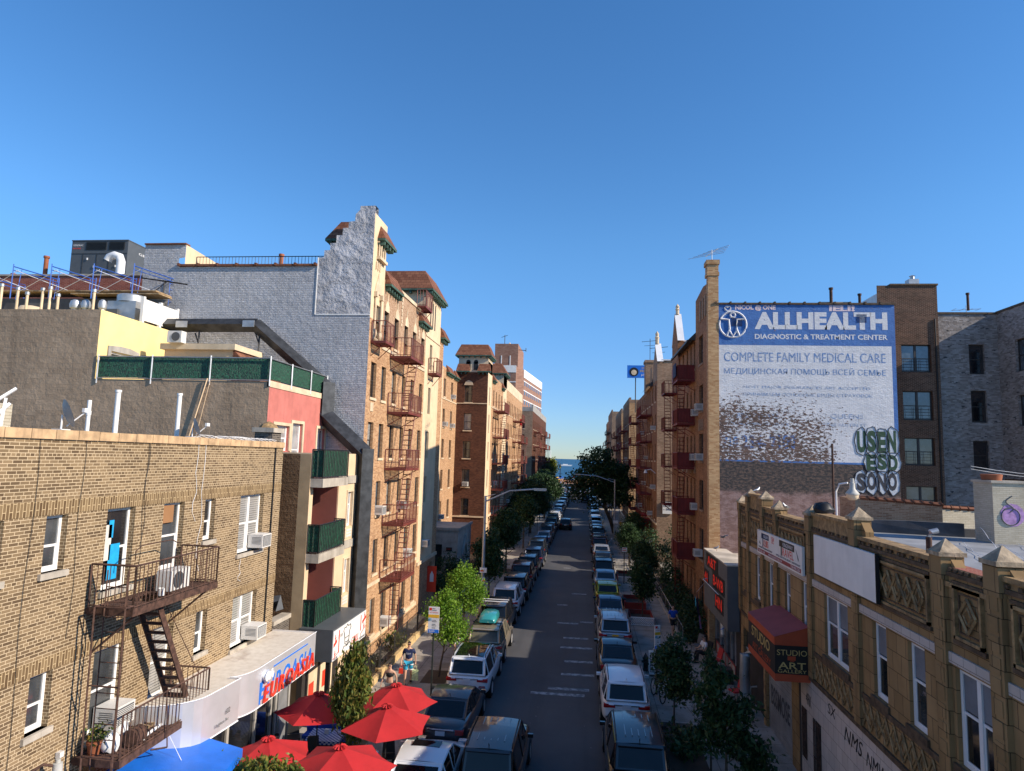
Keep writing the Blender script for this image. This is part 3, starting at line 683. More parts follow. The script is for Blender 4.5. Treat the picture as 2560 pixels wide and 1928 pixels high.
    for A in (LI, RI):
        i = len(JJ); JJ += [ex(J[A][:3], .10*k)]; EE += [(0, i)]
        if shorts: JJ += [ex(lerp(J[A], J[A+1], .85), .085*k)]; EE += [(i, i+1)]
        else: JJ += [ex(J[A+1][:3], .068*k), ex(J[A+2][:3], .058*k)]; EE += [(i, i+1), (i+1, i+2)]
    skinobj('trousers' if not shorts else 'shorts', JJ, EE, bottom, t)
    hd = J[6]; JJ = [(hd[0], hd[1]-.004*k, hd[2]+.035*k, .092*k, .098*k), (J[5][0], J[5][1]+.045*k, J[5][2]+.02*k, .088*k, .07*k)]; EE = [(0, 1)]
    if longhair: JJ += [(0, J[5][1]+.08*k, J[4][2]-.02, .05, .04)]; EE += [(1, 2)]
    skinobj('hair', JJ, EE, hair, t)
    f = MB(); zz = J[5][2]; yy = J[5][1]-.088*k
    f.box(-.012*k, .012*k, yy-.025*k, yy+.01, zz-.03*k, zz+.015*k); q = f.build('nose', skin); q.parent = t
    f = MB()
    if shades: f.box(-.065*k, .065*k, yy-.012*k, yy+.02*k, zz+.015*k, zz+.045*k)
    else:
        for s_ in (-1, 1): f.box(s_*.03*k-.012*k, s_*.03*k+.012*k, yy-.004*k, yy+.01, zz+.018*k, zz+.032*k)
    q = f.build('sunglasses' if shades else 'eyes', 'black'); q.parent = t
    f = MB(); f.box(-.022*k, .022*k, yy-.004, yy+.01, zz-.055*k, zz-.045*k); q = f.build('mouth', 'cloth_red'); q.parent = t
    f = MB()
    for A in (LI, RI):
        a = J[A+2]; f.lathe((a[0], a[1]-.06*k, 0), [(0, 0)], 3) if False else f.box(a[0]-.048*k, a[0]+.048*k, a[1]-.20*k, a[1]+.07*k, a[2]-.09*k, a[2]-.03*k)
    q = f.build('shoes', 'black'); q.parent = t
    t['hand_l'] = 0; del t['hand_l']
    return t, [Vector(a[:3])*k for a in arms]
# ================= SETTING
def struct(name, mb, m, **k): o = mb.build(name, m, **k); o['kind'] = 'structure'; return o
mb = MB(); mb.box(-900, 900, -60, 255, -1.4, -.02); struct('ground', mb, 'asphalt')
mb = MB(); mb.poly([(-5.7, -20, 0), (2.6, -20, 0), (2.6, 172, 0), (-5.7, 172, 0)]); mb.poly([(-60, 172, 0), (60, 172, 0), (60, 186, 0), (-60, 186, 0)]); mb.poly([(-7, 186, 0), (4, 186, 0), (4, 245, 0), (-7, 245, 0)]); struct('road', mb, 'asphalt')
mb = MB()
for y0, y1 in ((-20, 171), (187, 245)):
    mb.box(-14, -5.85, y0, y1, -.3, .13); mb.box(2.75, 12, y0, y1, -.3, .13)
struct('sidewalk', mb, 'sidewalk')
mb = MB()
for y0, y1 in ((-20, 171), (187, 245)):
    mb.box(-5.85, -5.7, y0, y1, -.3, .137); mb.box(2.6, 2.75, y0, y1, -.3, .137)
struct('kerb', mb, 'concrete')
mb = MB()  # worn stripes and crossing at the far junction
for y, x0, x1 in ((29.2, -2.2, .1), (29.9, -1.5, .3), (31.9, -1.0, .55), (33.9, -.9, .5), (36.3, -1.2, .5), (38.2, -1.1, .3), (41.5, -1.6, -.3), (42.0, -.2, .6), (46.5, -1.8, -1.1), (50.5, -.9, .2), (62, -1.9, -1.2)): mb.poly([(x0, y, .004), (x1, y+.03, .004), (x1, y+.34, .004), (x0, y+.30, .004)])
for k in range(9): mb.poly([(-5+k*.9, 167, .004), (-4.6+k*.9, 167, .004), (-4.6+k*.9, 170.5, .004), (-5+k*.9, 170.5, .004)])
n = N('worn_paint'); f = n.noise(4, detail=6); n.col(n.mix(n.ramp(f, .42, .6), (.07, .07, .075), (.30, .29, .28))); struct('road_marking', mb, 'worn_paint')
mb = MB()
for x, y, sx, sy in ((3.4, 24.6, .75, 2.2), (3.6, 33.3, .5, 1.2), (-6.5, 30.1, .55, .9), (-6.5, 36.1, .5, .9), (-6.6, 46.7, .5, .8), (-6.8, 58.7, .5, .8)): mb.poly([(x-sx, y-sy, .135), (x+sx, y-sy, .135), (x+sx, y+sy, .135), (x-sx, y+sy, .135)])
struct('soil_bed', mb, 'soil')
mb = MB()
for a, b in ((45.5, 67), (108, 125)): mb.poly([(-14, a, .135), (-9.0, a, .135), (-9.0, b, .135), (-14, b, .135)])
mb.poly([(5.6, 38.5, .135), (7.2, 38.5, .135), (7.2, 68, .135), (5.6, 68, .135)])
struct('garden_bed', mb, 'soil')
mb = MB(); mb.poly([(-900, 254.9, -.4), (900, 254.9, -.4), (900, 395, -1.7), (-900, 395, -1.7)]); struct('beach', mb, 'sand')
mb = MB(); mb.poly([(-30000, 385, -1.6), (30000, 385, -1.6), (60000, 80000, -1.6), (-60000, 80000, -1.6)]); struct('sea', mb, 'water')
mb = MB(); mb.box(-80, 80, 238, 250, -.3, .9); struct('boardwalk', mb, 'wood')
# ================= shared roof helper
def hiproof(name, parent, x0, x1, y0, y1, z0, z1, inset, mat='tile_roof', eave='copper_green', insx=None):
    mb = MB(); ix = inset if insx is None else insx; iy = inset
    a = [(x0, y0, z0), (x1, y0, z0), (x1, y1, z0), (x0, y1, z0)]; b = [(x0+ix, y0+iy, z1), (x1-ix, y0+iy, z1), (x1-ix, y1-iy, z1), (x0+ix, y1-iy, z1)]
    for k in range(4): mb.poly([a[k], a[(k+1) % 4], b[(k+1) % 4], b[k]])
    mb.poly(b); r = mb.build(name, mat, parent)
    e = MB(); e.box(x0, x1, y0, y1, z0-.12, z0-.005); k = y0+.1
    while k < y1-.1: e.box(x1-.35, x1-.05, k, k+.12, z0-.32, z0-.12); k += .45
    k = x0+.2
    while k < x1-.2: e.box(k, k+.12, y0+.05, y0+.3, z0-.30, z0-.12); k += .6
    e.build('eaves', eave, r); return r
# ================= LEFT: corner brick building
BX = -10.7
B = thing('brick_building', 'low tan brick corner building at left with rusty fire escape and white windows', 'building', (BX, 14, 0))
H2 = [(12.22, 12.78, 7.43, 8.56, 0), (13.92, 14.85, 6.75, 8.57, 1), (15.92, 16.8, 6.86, 8.56, 1), (17.77, 18.3, 7.40, 8.56, 0), (19.7, 21.2, 6.76, 8.56, 2), (10.6, 11.25, 7.45, 8.56, 0)]
H1 = [(12.22, 12.78, 4.34, 5.45, 0), (13.92, 14.88, 3.62, 5.45, 1), (15.90, 16.75, 3.66, 5.45, 1), (17.75, 18.3, 4.3, 5.45, 0), (19.68, 21.15, 3.9, 5.45, 2), (10.6, 11.25, 4.34, 5.45, 0)]
mb = MB(); facade(mb, 'L', BX, 5, 22.4, 0, 10.10, [h[:4] for h in H1+H2], .14)
mb.poly([(BX, 22.4, 0), (BX-13, 22.4, 0), (BX-13, 22.4, 10.1), (BX, 22.4, 10.1)]); mb.poly([(BX, 5, 0), (BX-13, 5, 0), (BX-13, 5, 10.1), (BX, 5, 10.1)]); mb.poly([(BX-13, 5, 0), (BX-13, 22.4, 0), (BX-13, 22.4, 10.1), (BX-13, 5, 10.1)])
mb.build('wall', 'brick_tan', B)
mb = MB(); fbox(mb, 'L', BX, 5, 22.4, 8.58, 8.87, .002, .012); fbox(mb, 'L', BX, 5, 22.4, 5.47, 5.75, .002, .012); mb.build('soldier_course', 'brick_tan_soldier', B)
mb = MB(); y = 5.0
while y < 22.4: mb.box(BX-.22, BX+.05, y, min(22.42, y+.585), 10.10, 10.29+.012*random.random()); y += .6
mb.build('parapet_coping', 'coping_tan', B)
mb = MB(); mb.poly([(BX-13, 5, 9.7), (BX-.22, 5, 9.7), (BX-.22, 22.4, 9.7), (BX-13, 22.4, 9.7)]); mb.build('roof', 'roof_silver', B)
for i, (a, b, p, q, k) in enumerate(H1+H2):
    pane = ['glass_mid', 'glass_mid', 'glass_blind', 'glass_mid', 'glass_blind', 'glass_mid', 'glass_mid', 'glass_dark', 'glass_mid', 'glass_dark', 'glass_blind', 'glass_mid'][i]
    window(B, 'L', BX, (a+b)/2, p, b-a, q-p, 'white_paint', pane, .14, double=(k == 2), sill='concrete', ft=.07, mid=.5 if k else .45)
mb = MB(); fbox(mb, 'L', BX, 13.98, 14.25, 7.4, 8.2, -.11, -.105); mb.build('curtain', 'curtain', B); mb = MB(); fbox(mb, 'L', BX, 14.2, 14.55, 6.95, 7.75, -.11, -.105); fbox(mb, 'L', BX, 14.15, 14.3, 7.9, 8.3, -.11, -.105); mb.build('blue_curtain', 'curtain_blue', B)
mb = MB(); fbox(mb, 'L', BX, 16.02, 16.5, 8.05, 8.5, -.11, -.105); mb.build('window_board', 'brown_board', B)
mb = MB(); fbox(mb, 'L', BX, 14.2, 16.6, 2.7, 3.12, .004, .03); mb.build('brick_patch', 'brick_red', B)
mb = MB(); fbox(mb, 'L', BX, 13.9, 14.2, 2.4, 3.3, .004, .05); fbox(mb, 'L', BX, 16.6, 16.85, 2.6, 3.5, .004, .05); mb.build('timber_board', 'brown_board', B)
mb = MB(); mb.tube([(BX+.04, 21.75, 10.1), (BX+.04, 21.75, 3.9)], .022, 6)
for y, z0, z1, wv in ((13.05, 10.3, 6.0, .04), (15.1, 10.3, 6.6, .04), (15.14, 10.2, 7.6, .05), (11.85, 10.2, 2.6, .04)): mb.tube([(BX+.02, y+wv*sin(k*1.3), z0+(z1-z0)*k/8) for k in range(9)], .006, 4)
mb.build('cable', 'black', B)
mb = MB()
for y, z0, z1 in ((17.2, 10.1, 8.0), (17.55, 10.1, 6.6), (19.9, 6.6, 5.9)): mb.tube([(BX+.02, y+.1*sin(k*1.7)*(k/6), z0+(z1-z0)*k/8) for k in range(9)], .007, 4)
for k in range(5): mb.tube([(BX-.1+.05*sin(j+k), 17.3+j*.33, 10.33+.05*sin(j*1.1+k)) for j in range(15)], .008, 4)
for k in range(4): mb.tube([(BX-.12, 18.2+j*.35, 10.3-.12*(j-4)**2*.04+.1*k*.3) for j in range(9)], .007, 4)
mb.build('pale_cable', 'white_cloth', B)
# chimney at the end
mb = MB(); mb.box(BX-.75, BX-.1, 21.7, 22.35, 9.7, 10.62, 0); mb.box(BX-.82, BX-.03, 21.62, 22.42, 10.62, 10.78, 1); mb.lathe((BX-.42, 22.02, 10.78), [(.34, 0), (.25, .12), (.05, .22), (0, .24)], 10, 2); mb.build('chimney', ['brick_dark_gray', 'concrete', 'terra_trim'], B)
# foreground fire escape
zu, zl, d = 6.50, 3.42, 1.12
FEs = {}
for z in (zu, zl):
    P = MB(); y0, y1 = 13.5, 16.78
    fbox(P, 'L', BX, y0, y1, z-.13, z+.03, d-.05, d); fbox(P, 'L', BX, y0, y1, z-.1, z, .02, .06); fbox(P, 'L', BX, y0, y0+.05, z-.13, z+.02, .06, d-.05); fbox(P, 'L', BX, y1-.05, y1, z-.13, z+.02, .06, d-.05)
    k = .1
    while k < d-.1:
        lo, hi = (14.35, 15.3) if (z == zu and k > .25 and k < .8) else (None, None)
        if lo: fbox(P, 'L', BX, y0+.05, lo, z-.03, z, k, k+.035); fbox(P, 'L', BX, hi, y1-.05, z-.03, z, k, k+.035)
        else: fbox(P, 'L', BX, y0+.05, y1-.05, z-.03, z, k, k+.035)
        k += .058
    for k in range(12):
        y = y0+.25+k*.26
        if z == zu and 14.3 < y < 15.3: fbox(P, 'L', BX, y, y+.03, z-.065, z-.032, .02, .24); continue
        fbox(P, 'L', BX, y, y+.03, z-.065, z-.032, .06, d-.05)
    for y in (y0+.3, y1-.3): P.bar((BX+d-.1, y, z-.13), (BX+.02, y, z-1.0), .035)
    FEs[z] = P.build('fire_escape_balcony', 'rust', B)
FE = FEs[zu]
for z in (zu, zl):
    rl = MB(); a, b, c_, e = (BX+.05, 13.53, z), (BX+d-.03, 13.53, z), (BX+d-.03, 16.75, z), (BX+.05, 16.75, z)
    railing(rl, [a, b, c_, e] if z == zu else [b, c_, e], h=.93, step=.13, r=.009, rr=.017)
    if z == zu: rl.tube([(BX+.5, 14.3, z+.93), (BX+.5, 14.3, z+1.12), (BX+.5, 14.5, z+1.22), (BX+.5, 15.6, z+1.22), (BX+.5, 15.9, z+1.1)], .014, 5)
    rl.build('railing', 'rust', FEs[z])
st = MB()
for x in (BX+.3, BX+.82):
    st.prism([(x, 14.62, zu), (x, 14.80, zu), (x, 16.50, zl+.02), (x, 16.32, zl+.02)], (.035, 0, 0))
for k in range(12):
    t = (k+.6)/12.4; y = 14.71+1.7*t; z = zu+(zl-zu)*t; st.box(BX+.335, BX+.82, y-.09, y+.10, z-.03, z)
st.build('stair', 'rust', FE)
ld = MB()
for x in (BX+.55, BX+1.02): ld.bar((x, 13.38, zu+.85), (x, 13.38, -.0+.6), .026)
for k in range(20): ld.bar((BX+.55, 13.38, zu+.5-k*.31), (BX+1.02, 13.38, zu+.5-k*.31), .016)
ld.build('ladder', 'rust', FE)
ld = MB()
for x in (BX+.42, BX+1.12): ld.bar((x, 13.25, zu+.1), (x, 13.30, .9), .034)
for z in (zu+.1, 5.0, 3.6): ld.bar((BX+.42, 13.27, z), (BX+1.12, 13.27, z), .026)
ld.bar((BX+.42, 13.25, zu+.1), (BX+.42, 13.5, zu+.1), .03); ld.bar((BX+1.12, 13.25, zu+.1), (BX+1.12, 13.5, zu+.1), .03); ld.bar((BX+1.12, 14.95, zl+.9), (BX+1.2, 15.0, zl-.3), .024); ld.bar((BX+1.2, 15.0, zl-.3), (BX+1.0, 14.7, zl-.25), .03); ld.bar((BX+.1, 15.9, zu-.1), (BX+1.0, 16.4, zl+.9), .014)
ld.build('ladder_guide', 'rust', FE)
# things on / at the brick building
for (a, z, lab) in ((20.85, 6.86, 'boxy air conditioner in the upper double window of the tan brick building'), (20.85, 4.0, 'air conditioner in the lower double window above the cafe canopy roof')): ac('L', BX, a, z, lab, out=.42)
ac('L', BX, 14.55, 3.72, 'large air conditioner in the window behind the rusty lower platform', w=.66, h=.46, out=.40)
o = thing('condenser_unit', 'beige condenser box standing on the upper rusty fire escape platform', 'condenser', (BX+.55, 15.75, zu)); mb = MB(); mb.box(BX+.35, BX+.72, 15.35, 16.15, zu+.02, zu+.5); mb.build('casing', 'ac_white', o); mb = MB(); mb.lathe((BX+.725, 15.65, zu+.26), [(.20, 0), (.2, .012), (.03, .012), (.0, .012)], 18, 0, 'x'); mb.build('fan_grille', 'ac_dark', o)
o = thing('paint_tub', 'small white tub on the upper fire escape platform', 'tub', (BX+.75, 15.0, zu)); mb = MB(); mb.lathe((BX+.75, 14.98, zu+.01), [(0, 0), (.07, 0), (.085, .17), (.075, .17), (.07, .02)], 12); mb.build('tub', 'white_paint', o, smooth=40)
for i, (x, y, lab, h) in enumerate(((BX+.55, 13.95, 'crumpled white plastic bag beside the flower pot on the lower platform', .42), (BX+.3, 14.55, 'white plastic bag against the window on the lower platform', .5))):
    mb = MB(); mb.lathe((x, y, zl+.01), [(0, 0), (.17, .02), (.2, h*.35), (.16, h*.7), (.07, h*.9), (.1, h), (0, h)], 14); o = mb.build('plastic_bag', 'white_cloth', smooth=60); tag(o, lab, 'plastic bag')
    for v in o.data.vertices: v.co += Vector((random.uniform(-.03, .03), random.uniform(-.03, .03), random.uniform(-.02, .02)))
o = thing('flower_pot', 'terracotta pot with a small plant at the near end of the lower platform', 'flower pot', (BX+.35, 13.72, zl)); mb = MB(); mb.lathe((BX+.35, 13.72, zl), [(0, 0), (.1, 0), (.14, .24), (.155, .24), (.155, .3), (.12, .3), (.11, .25), (0, .25)], 16); mb.build('pot', 'terra_pot', o, smooth=40)
cm = crown_mesh('plant', 'leaf_locust', [(0, 0, .12, .14, .14, .14)], 130, .06, 3); c = bpy.data.objects.new('foliage', cm); COL.objects.link(c); c.parent = o; c.location = (0, 0, .3)
o = thing('metal_drum', 'round rusty drum lying on the lower fire escape platform', 'drum', (BX+.85, 14.35, zl)); mb = MB(); mb.lathe((BX+.85, 14.15, zl+.2), [(0, 0), (.18, 0), (.18, .35), (0, .35)], 18, 0, 'y'); mb.build('drum', 'rust', o, smooth=40)
mb = MB(); mb.tube([(BX+.95, 14.5, zl+.12), (BX+1.02, 15.0, zl+.2)], .035, 8); mb.tube([(BX+.95, 14.5, zl+.12), (BX+.95, 14.5, zl+.05)], .035, 8); o = mb.build('pvc_pipe', 'white_metal'); tag(o, 'short white plastic pipe lying on the lower platform', 'pipe')
mb = MB()
for k in range(5): mb.box(BX+.3, BX+.62, 14.95+k*.17, 15.02+k*.17, zl+.05, zl+.08)
mb.box(BX+.3, BX+.34, 14.9, 15.75, zl+.02, zl+.05); mb.box(BX+.58, BX+.62, 14.9, 15.75, zl+.02, zl+.05); o = mb.build('wooden_rack', 'wood'); tag(o, 'small slatted wooden rack lying on the lower platform', 'rack')
# wall lamp bottom left
def cobra(name, label, p, ax, s=1.0):
    o = thing(name, label, 'lamp', p); x, y, z = p; mb = MB()
    mb.tube([(x, y, z-.35*s), (x, y, z-.1*s), (x+ax[0]*.06*s, y+ax[1]*.06*s, z+.08*s), (x+ax[0]*.25*s, y+ax[1]*.25*s, z+.16*s), (x+ax[0]*.45*s, y+ax[1]*.45*s, z+.08*s)], .03*s, 8); mb.build('bracket', 'rust' if s > .9 else 'lamp_metal', o, smooth=50)
    cx_, cy_ = x+ax[0]*.52*s, y+ax[1]*.52*s; mb = MB(); mb.lathe((cx_, cy_, z), [(0, .2*s), (.05*s, .2*s), (.05*s, .13*s), (.09*s, .12*s), (.1*s, -.12*s), (.13*s, -.14*s), (.2*s, -.26*s), (.2*s, -.29*s), (0, -.26*s)], 20); h = mb.build('head', 'lamp_metal', o, smooth=35)
    mb = MB(); mb.lathe((cx_, cy_, z), [(.185*s, -.29*s), (.19*s, -.38*s), (.15*s, -.52*s), (.08*s, -.58*s), (0, -.6*s)], 20); mb.build('lens', 'stone_trim', h, smooth=60)
cobra('wall_lamp', 'rusty arm wall lamp with ribbed hood below the leftmost small window', (BX+.12, 12.28, 3.62), (.6, .75), .95)
mb = MB(); mb.box(BX+.02, BX+.12, 13.05, 13.16, 3.62, 3.73); o = mb.build('junction_box', 'ac_white'); tag(o, 'small white junction box on the tan brick wall above the lamp', 'junction box')
# dishes and roof vents
def dish(label, p, face, s=1.0, arm=True, col='plastic_gray'):
    o = thing('satellite_dish', label, 'satellite dish', p); f = Vector(face).normalized(); q = f.to_track_quat('Z', 'Y').to_matrix()
    mb = MB(); prof = [(0, -.10), (.2, -.075), (.36, -.03), (.46, .03), (.475, .03)]; mb.lathe((0, 0, 0), [(a*s, b*s) for a, b in prof], 24); c = Vector(p)+Vector((0, 0, .52*s))+f*.1
    mb.v = [tuple(c+q@Vector((v[0]*.85, v[1], v[2]))) for v in mb.v]; mb.build('reflector', col, o, smooth=60)
    mb = MB(); mb.tube([p, Vector(p)+Vector((0, 0, .3*s)), c-f*.1], .028*s, 8); mb.box(p[0]-.12, p[0]+.12, p[1]-.12, p[1]+.12, p[2], p[2]+.04); mb.build('mast', 'white_metal', o, smooth=50)
    mb = MB(); e = c+f*.55*s+Vector((0, 0, -.10*s)); mb.bar(c+f*.0+Vector((0, 0, -.42*s)), e, .028*s); mb.box(e.x-.03, e.x+.03, e.y-.13*s, e.y+.13*s, e.z-.02, e.z+.07); mb.build('feed_arm', 'white_metal', o)
dish('dark backed satellite dish at the brick parapet beside the white roof pipes', (BX-.35, 12.75, 10.28), (.55, .75, .35), .66)
dish('small satellite dish on a mast strapped to the parapet, right of the tall white pipe', (BX-.3, 17.35, 10.28), (.8, .75, .4), .55)
o = thing('satellite_dish', 'cut off dish bracket with white arm at the left edge of the parapet', 'satellite dish', (BX-.4, 11.1, 10.28)); mb = MB(); mb.bar((BX-.4, 11.0, 10.3), (BX-.35, 11.45, 10.75), .05); mb.bar((BX-.35, 11.3, 10.3), (BX-.35, 11.35, 10.85), .05); mb.bar((BX-.45, 10.9, 10.55), (BX-.3, 11.5, 11.05), .045); mb.build('mast', 'white_metal', o)
mb = MB(); mb.box(BX-2.2, BX-1.2, 11.4, 12.4, 9.7, 10.8); o = mb.build('roof_chimney', 'brick_cream'); tag(o, 'whitewashed brick chimney stub on the roof at the far left', 'chimney')
for i, (y, x, z, r_, lab) in enumerate(((14.15, BX-.9, 11.05, .045, 'short white roof vent pipe with a collar'), (15.2, BX-1.0, 11.4, .06, 'taller white roof vent pipe beside the short one'), (17.55, BX-.9, 11.55, .06, 'white roof vent pipe behind the small satellite dish'))):
    o = thing('vent_pipe', lab, 'vent pipe', (x, y, 9.7), 0, 'white plastic vent pipes on the brick roof'); mb = MB(); mb.tube([(x, y, 9.7), (x, y, z)], r_, 12); mb.build('pipe', 'white_paint', o, smooth=50); mb = MB(); mb.tube([(x, y, z-.06 if i else z-.35), (x, y, z+.0 if i else z-.25)], r_*1.25, 12); mb.build('collar', 'white_paint', o, smooth=50)
# ================= cafe: shopfront, canopy, sign
o = thing('cafe_shopfront', 'dark glazed cafe front under the silver canopy', 'shopfront', (-9.9, 19, 0))
mb = MB(); fbox(mb, 'L', -9.9, 15.3, 22.4, .13, .75, -.05, 0, 0); fbox(mb, 'L', -9.9, 15.3, 22.4, 2.5, 2.8, -.05, 0, 0)
mb.poly([(-9.95, 15.3, .13), (-10.7, 15.3, .13), (-10.7, 15.3, 2.8), (-9.95, 15.3, 2.8)]); mb.poly([(-9.95, 22.4, .13), (-10.7, 22.4, .13), (-10.7, 22.4, 2.8), (-9.95, 22.4, 2.8)]); mb.build('wall', 'stone_gray', o)
mb = MB(); fbox(mb, 'L', -9.9, 15.4, 22.3, .75, 2.5, -.04, -.02); mb.build('glass', 'glass_dark', o)
mb = MB()
for y in (15.35, 16.9, 17.4, 18.3, 19.9, 20.9, 21.25, 22.2): fbox(mb, 'L', -9.9, y, y+.12, .2, 2.72, -.01, .05)
mb.build('post', 'stone_gray', o); mb = MB(); fbox(mb, 'L', -9.9, 21.45, 22.1, .2, 2.3, .01, .05); fbox(mb, 'L', -9.9, 21.5, 21.54, .9, 1.3, .06, .1); mb.build('door', 'galv', o)
mb = MB(); fbox(mb, 'L', -9.9, 18.4, 19.8, .14, 1.0, .06, .3); mb.build('panel', 'cloth_gray', o)
C_ = thing('cafe_canopy', 'brushed metal canopy with curved end and stained pale roof along the cafe', 'canopy', (-10, 19, 2.8))
def arc(x0, y0, x1, y1, n=7): # quarter-ellipse from wall outwards
    return [(x0+(x1-x0)*sin(pi/2*k/n), y1-(y1-y0)*cos(pi/2*k/n)) for k in range(n+1)]
path = arc(-10.68, 15.25, -9.28, 16.3)+[(-9.22, 17.0), (-9.18, 17.58)]
p2 = arc(-9.5, 17.6, -9.1, 18.5)+[(-9.1, 22.42), (-10.68, 22.42)]
full = path+p2; mb = MB()
def zt_(y): return 3.86
for a, b in zip(full[:-1], full[1:]): mb.poly([(a[0], a[1], 2.76), (b[0], b[1], 2.76), (b[0], b[1], zt_(b[1])), (a[0], a[1], zt_(a[1]))])
mb.build('fascia', 'alu', C_, smooth=30)
mb = MB(); mb.poly([(x, y, 3.80) for x, y in full]+[(-10.68, 22.42, 3.80)]); mb.build('canopy_roof', 'canopy_roof', C_)
mb = MB(); mb.poly([(x, y, 2.77) for x, y in full]); mb.build('soffit', 'dark_frame', C_)
mb = MB()
for a, b in zip(full[:-2], full[1:-1]):
    for z in (2.76, 3.86): mb.bar((a[0]+.01, a[1], z), (b[0]+.01, b[1], z), .022)
mb.build('edge_trim', 'white_metal', C_)
FX = -9.1
S = thing('cafe_sign', 'red letters EUROASIA over blue shadow strokes on the metal fascia', 'sign', (FX, 20, 2.8))
fr_ax = (Vector((FX, 0, 0)), Vector((0, 1, 0)), Vector((0, 0, 1)))
text('EUROASIA', 'L', FX, 18.75, 2.80, 3.5, .46, 'sign_red', S, out=.07, ext=.05, bold=.0, name='red_letters', italic=.2, spacing=1.3)
text('EUROASIA', 'L', FX, 18.55, 2.92, 3.6, .52, 'sign_blue', S, out=.012, ext=.004, bold=.02, name='blue_backing', italic=.2, spacing=1.26)
mb = MB(); fbox(mb, 'L', FX, 19.35, 21.75, 3.62, 3.66, .006, .014); fbox(mb, 'L', FX, 18.55, 18.62, 2.82, 3.42, .006, .014); mb.build('blue_stroke', 'sign_blue', S)
text('Cafe', 'L', FX, 18.62, 3.43, .5, .26, 'white_metal', S, out=.14, ext=.03, bold=.02, italic=.4, name='cafe_script'); mb = MB(); mb.lathe((FX+.06, 18.85, 3.52), [(0, .05), (.16, .05), (.19, 0), (.17, -.06)], 18, 0, 'x'); mb.build('round_badge', 'alu', S, smooth=30)
text('BREAKFAST LUNCH DINNER', 'L', FX, 19.3, 2.79, 2.2, .05, 'cloth_black', S, name='small_letters')
o = thing('address_lettering', 'small black address 602 Brighton Beach Ave. on the curved metal fascia', 'lettering', (-9.22, 17, 3)); text('602', 'L', -9.21, 16.95, 3.15, .22, .13, 'cloth_gray', o, out=.02); text('Brighton Beach Ave.', 'L', -9.23, 16.55, 2.93, .98, .11, 'cloth_gray', o, out=.02)
# gap wall between the two buildings
o = thing('low_parapet_wall', 'low dark brick parapet with white coping between brick corner building and the balconies', 'wall', (BX, 23, 3.5)); mb = MB(); mb.box(BX-.25, BX-.002, 22.42, 23.78, 0, 3.95); mb.build('wall', 'brick_dark_gray', o); mb = MB(); mb.box(BX-.3, BX+.06, 22.42, 23.78, 3.95, 4.10); mb.build('coping', 'concrete', o)
mb = MB(); mb.tube([(BX-.6, 22.9, 3.6), (BX-.6, 22.9, 4.35), (BX-.55, 23.1, 4.6), (BX-.3, 23.3, 4.65), (BX-.25, 23.35, 4.3)], .2, 4); o = mb.build('exhaust_hood', 'duct'); tag(o, 'black exhaust hood in the gap behind the low parapet', 'exhaust hood')
# ================= balcony building
XX = -10.25
B = thing('balcony_building', 'narrow stucco building with stacked green screened balconies and red top floor', 'building', (XX, 26, 0))
mb = MB(); mb.box(-11.9, XX, 23.81, 24.15, .0, 9.95, 0); mb.box(-10.6, XX, 26.75, 29.48, 0, 9.95, 0) if False else None
holes = [(27.82, 28.45, 6.82, 8.30), (27.80, 28.42, 3.98, 5.43)]
facade(mb, 'L', XX, 26.75, 29.48, 0, 9.95, holes, .1, 0); mb.poly([(XX, 26.75, 0), (XX-1.1, 26.75, 0), (XX-1.1, 26.75, 8.6), (XX, 26.75, 8.6)], 0)
mb.box(XX-.02, XX, 24.15, 26.75, 8.86, 8.87, 0); mb.build('front_wall', 'stucco_beige', B)
for h in holes: window(B, 'L', XX, (h[0]+h[1])/2, h[2], h[1]-h[0], h[3]-h[2], 'white_paint', 'glass_curtain', .1, double=True, ft=.05, mid=.62)
mb = MB()
for h in holes: fbox(mb, 'L', XX, h[0]-.08, h[1]+.08, h[2]-.5, h[2]-.08, .004, .03); fbox(mb, 'L', XX, h[0]-.09, h[1]+.09, h[3], h[3]+.08, .004, .04); fbox(mb, 'L', XX, h[0]-.09, h[0], h[2], h[3], .004, .04); fbox(mb, 'L', XX, h[1], h[1]+.09, h[2], h[3], .004, .04)
mb.build('window_surround', 'stone_trim', B)
mb = MB()
for h in holes:
    for k in range(3): fbox(mb, 'L', XX, h[0]+.02, h[1]-.02, h[2]-.44+k*.12, h[2]-.36+k*.12, .031, .04)
mb.build('vent_grille', 'ac_white', B)
mb = MB(); mb.poly([(XX-1.1, 24.15, 0), (XX-1.1, 26.75, 0), (XX-1.1, 26.75, 8.6), (XX-1.1, 24.15, 8.6)]); mb.box(XX-1.1, XX-.05, 26.735, 26.748, .2, 8.6); mb.build('balcony_wall', 'stucco_maroon', B)
mb = MB()
for z in (6.25, 3.45): fbox(mb, 'L', XX, 24.18, 24.62, z+.05, z+2.0, -1.05, -.99)
mb.build('balcony_door', 'white_paint', B)
mb = MB(); mb.poly([(-10.25, 23.8, 0), (-10.68, 23.8, 0), (-10.68, 23.8, 9.9), (-10.25, 23.8, 9.9)]); mb.poly([(-10.68, 23.795, 0), (-11.9, 23.795, 0), (-11.9, 23.795, 9.9), (-10.68, 23.795, 9.9)], 1); mb.build('side_wall', ['stucco_tan', 'brick_brown_rough'], B)
mb = MB()
for z in (8.67, 5.9): mb.box(XX-1.1, XX+.5, 23.82, 26.45, z, z+.32); mb.box(XX+.004, XX+.06, 26.45, 29.0, z, z+.34)
mb.box(XX-1.1, XX+.5, 23.82, 26.45, 3.1, 3.42)
mb.build('balcony_slab', 'concrete', B)
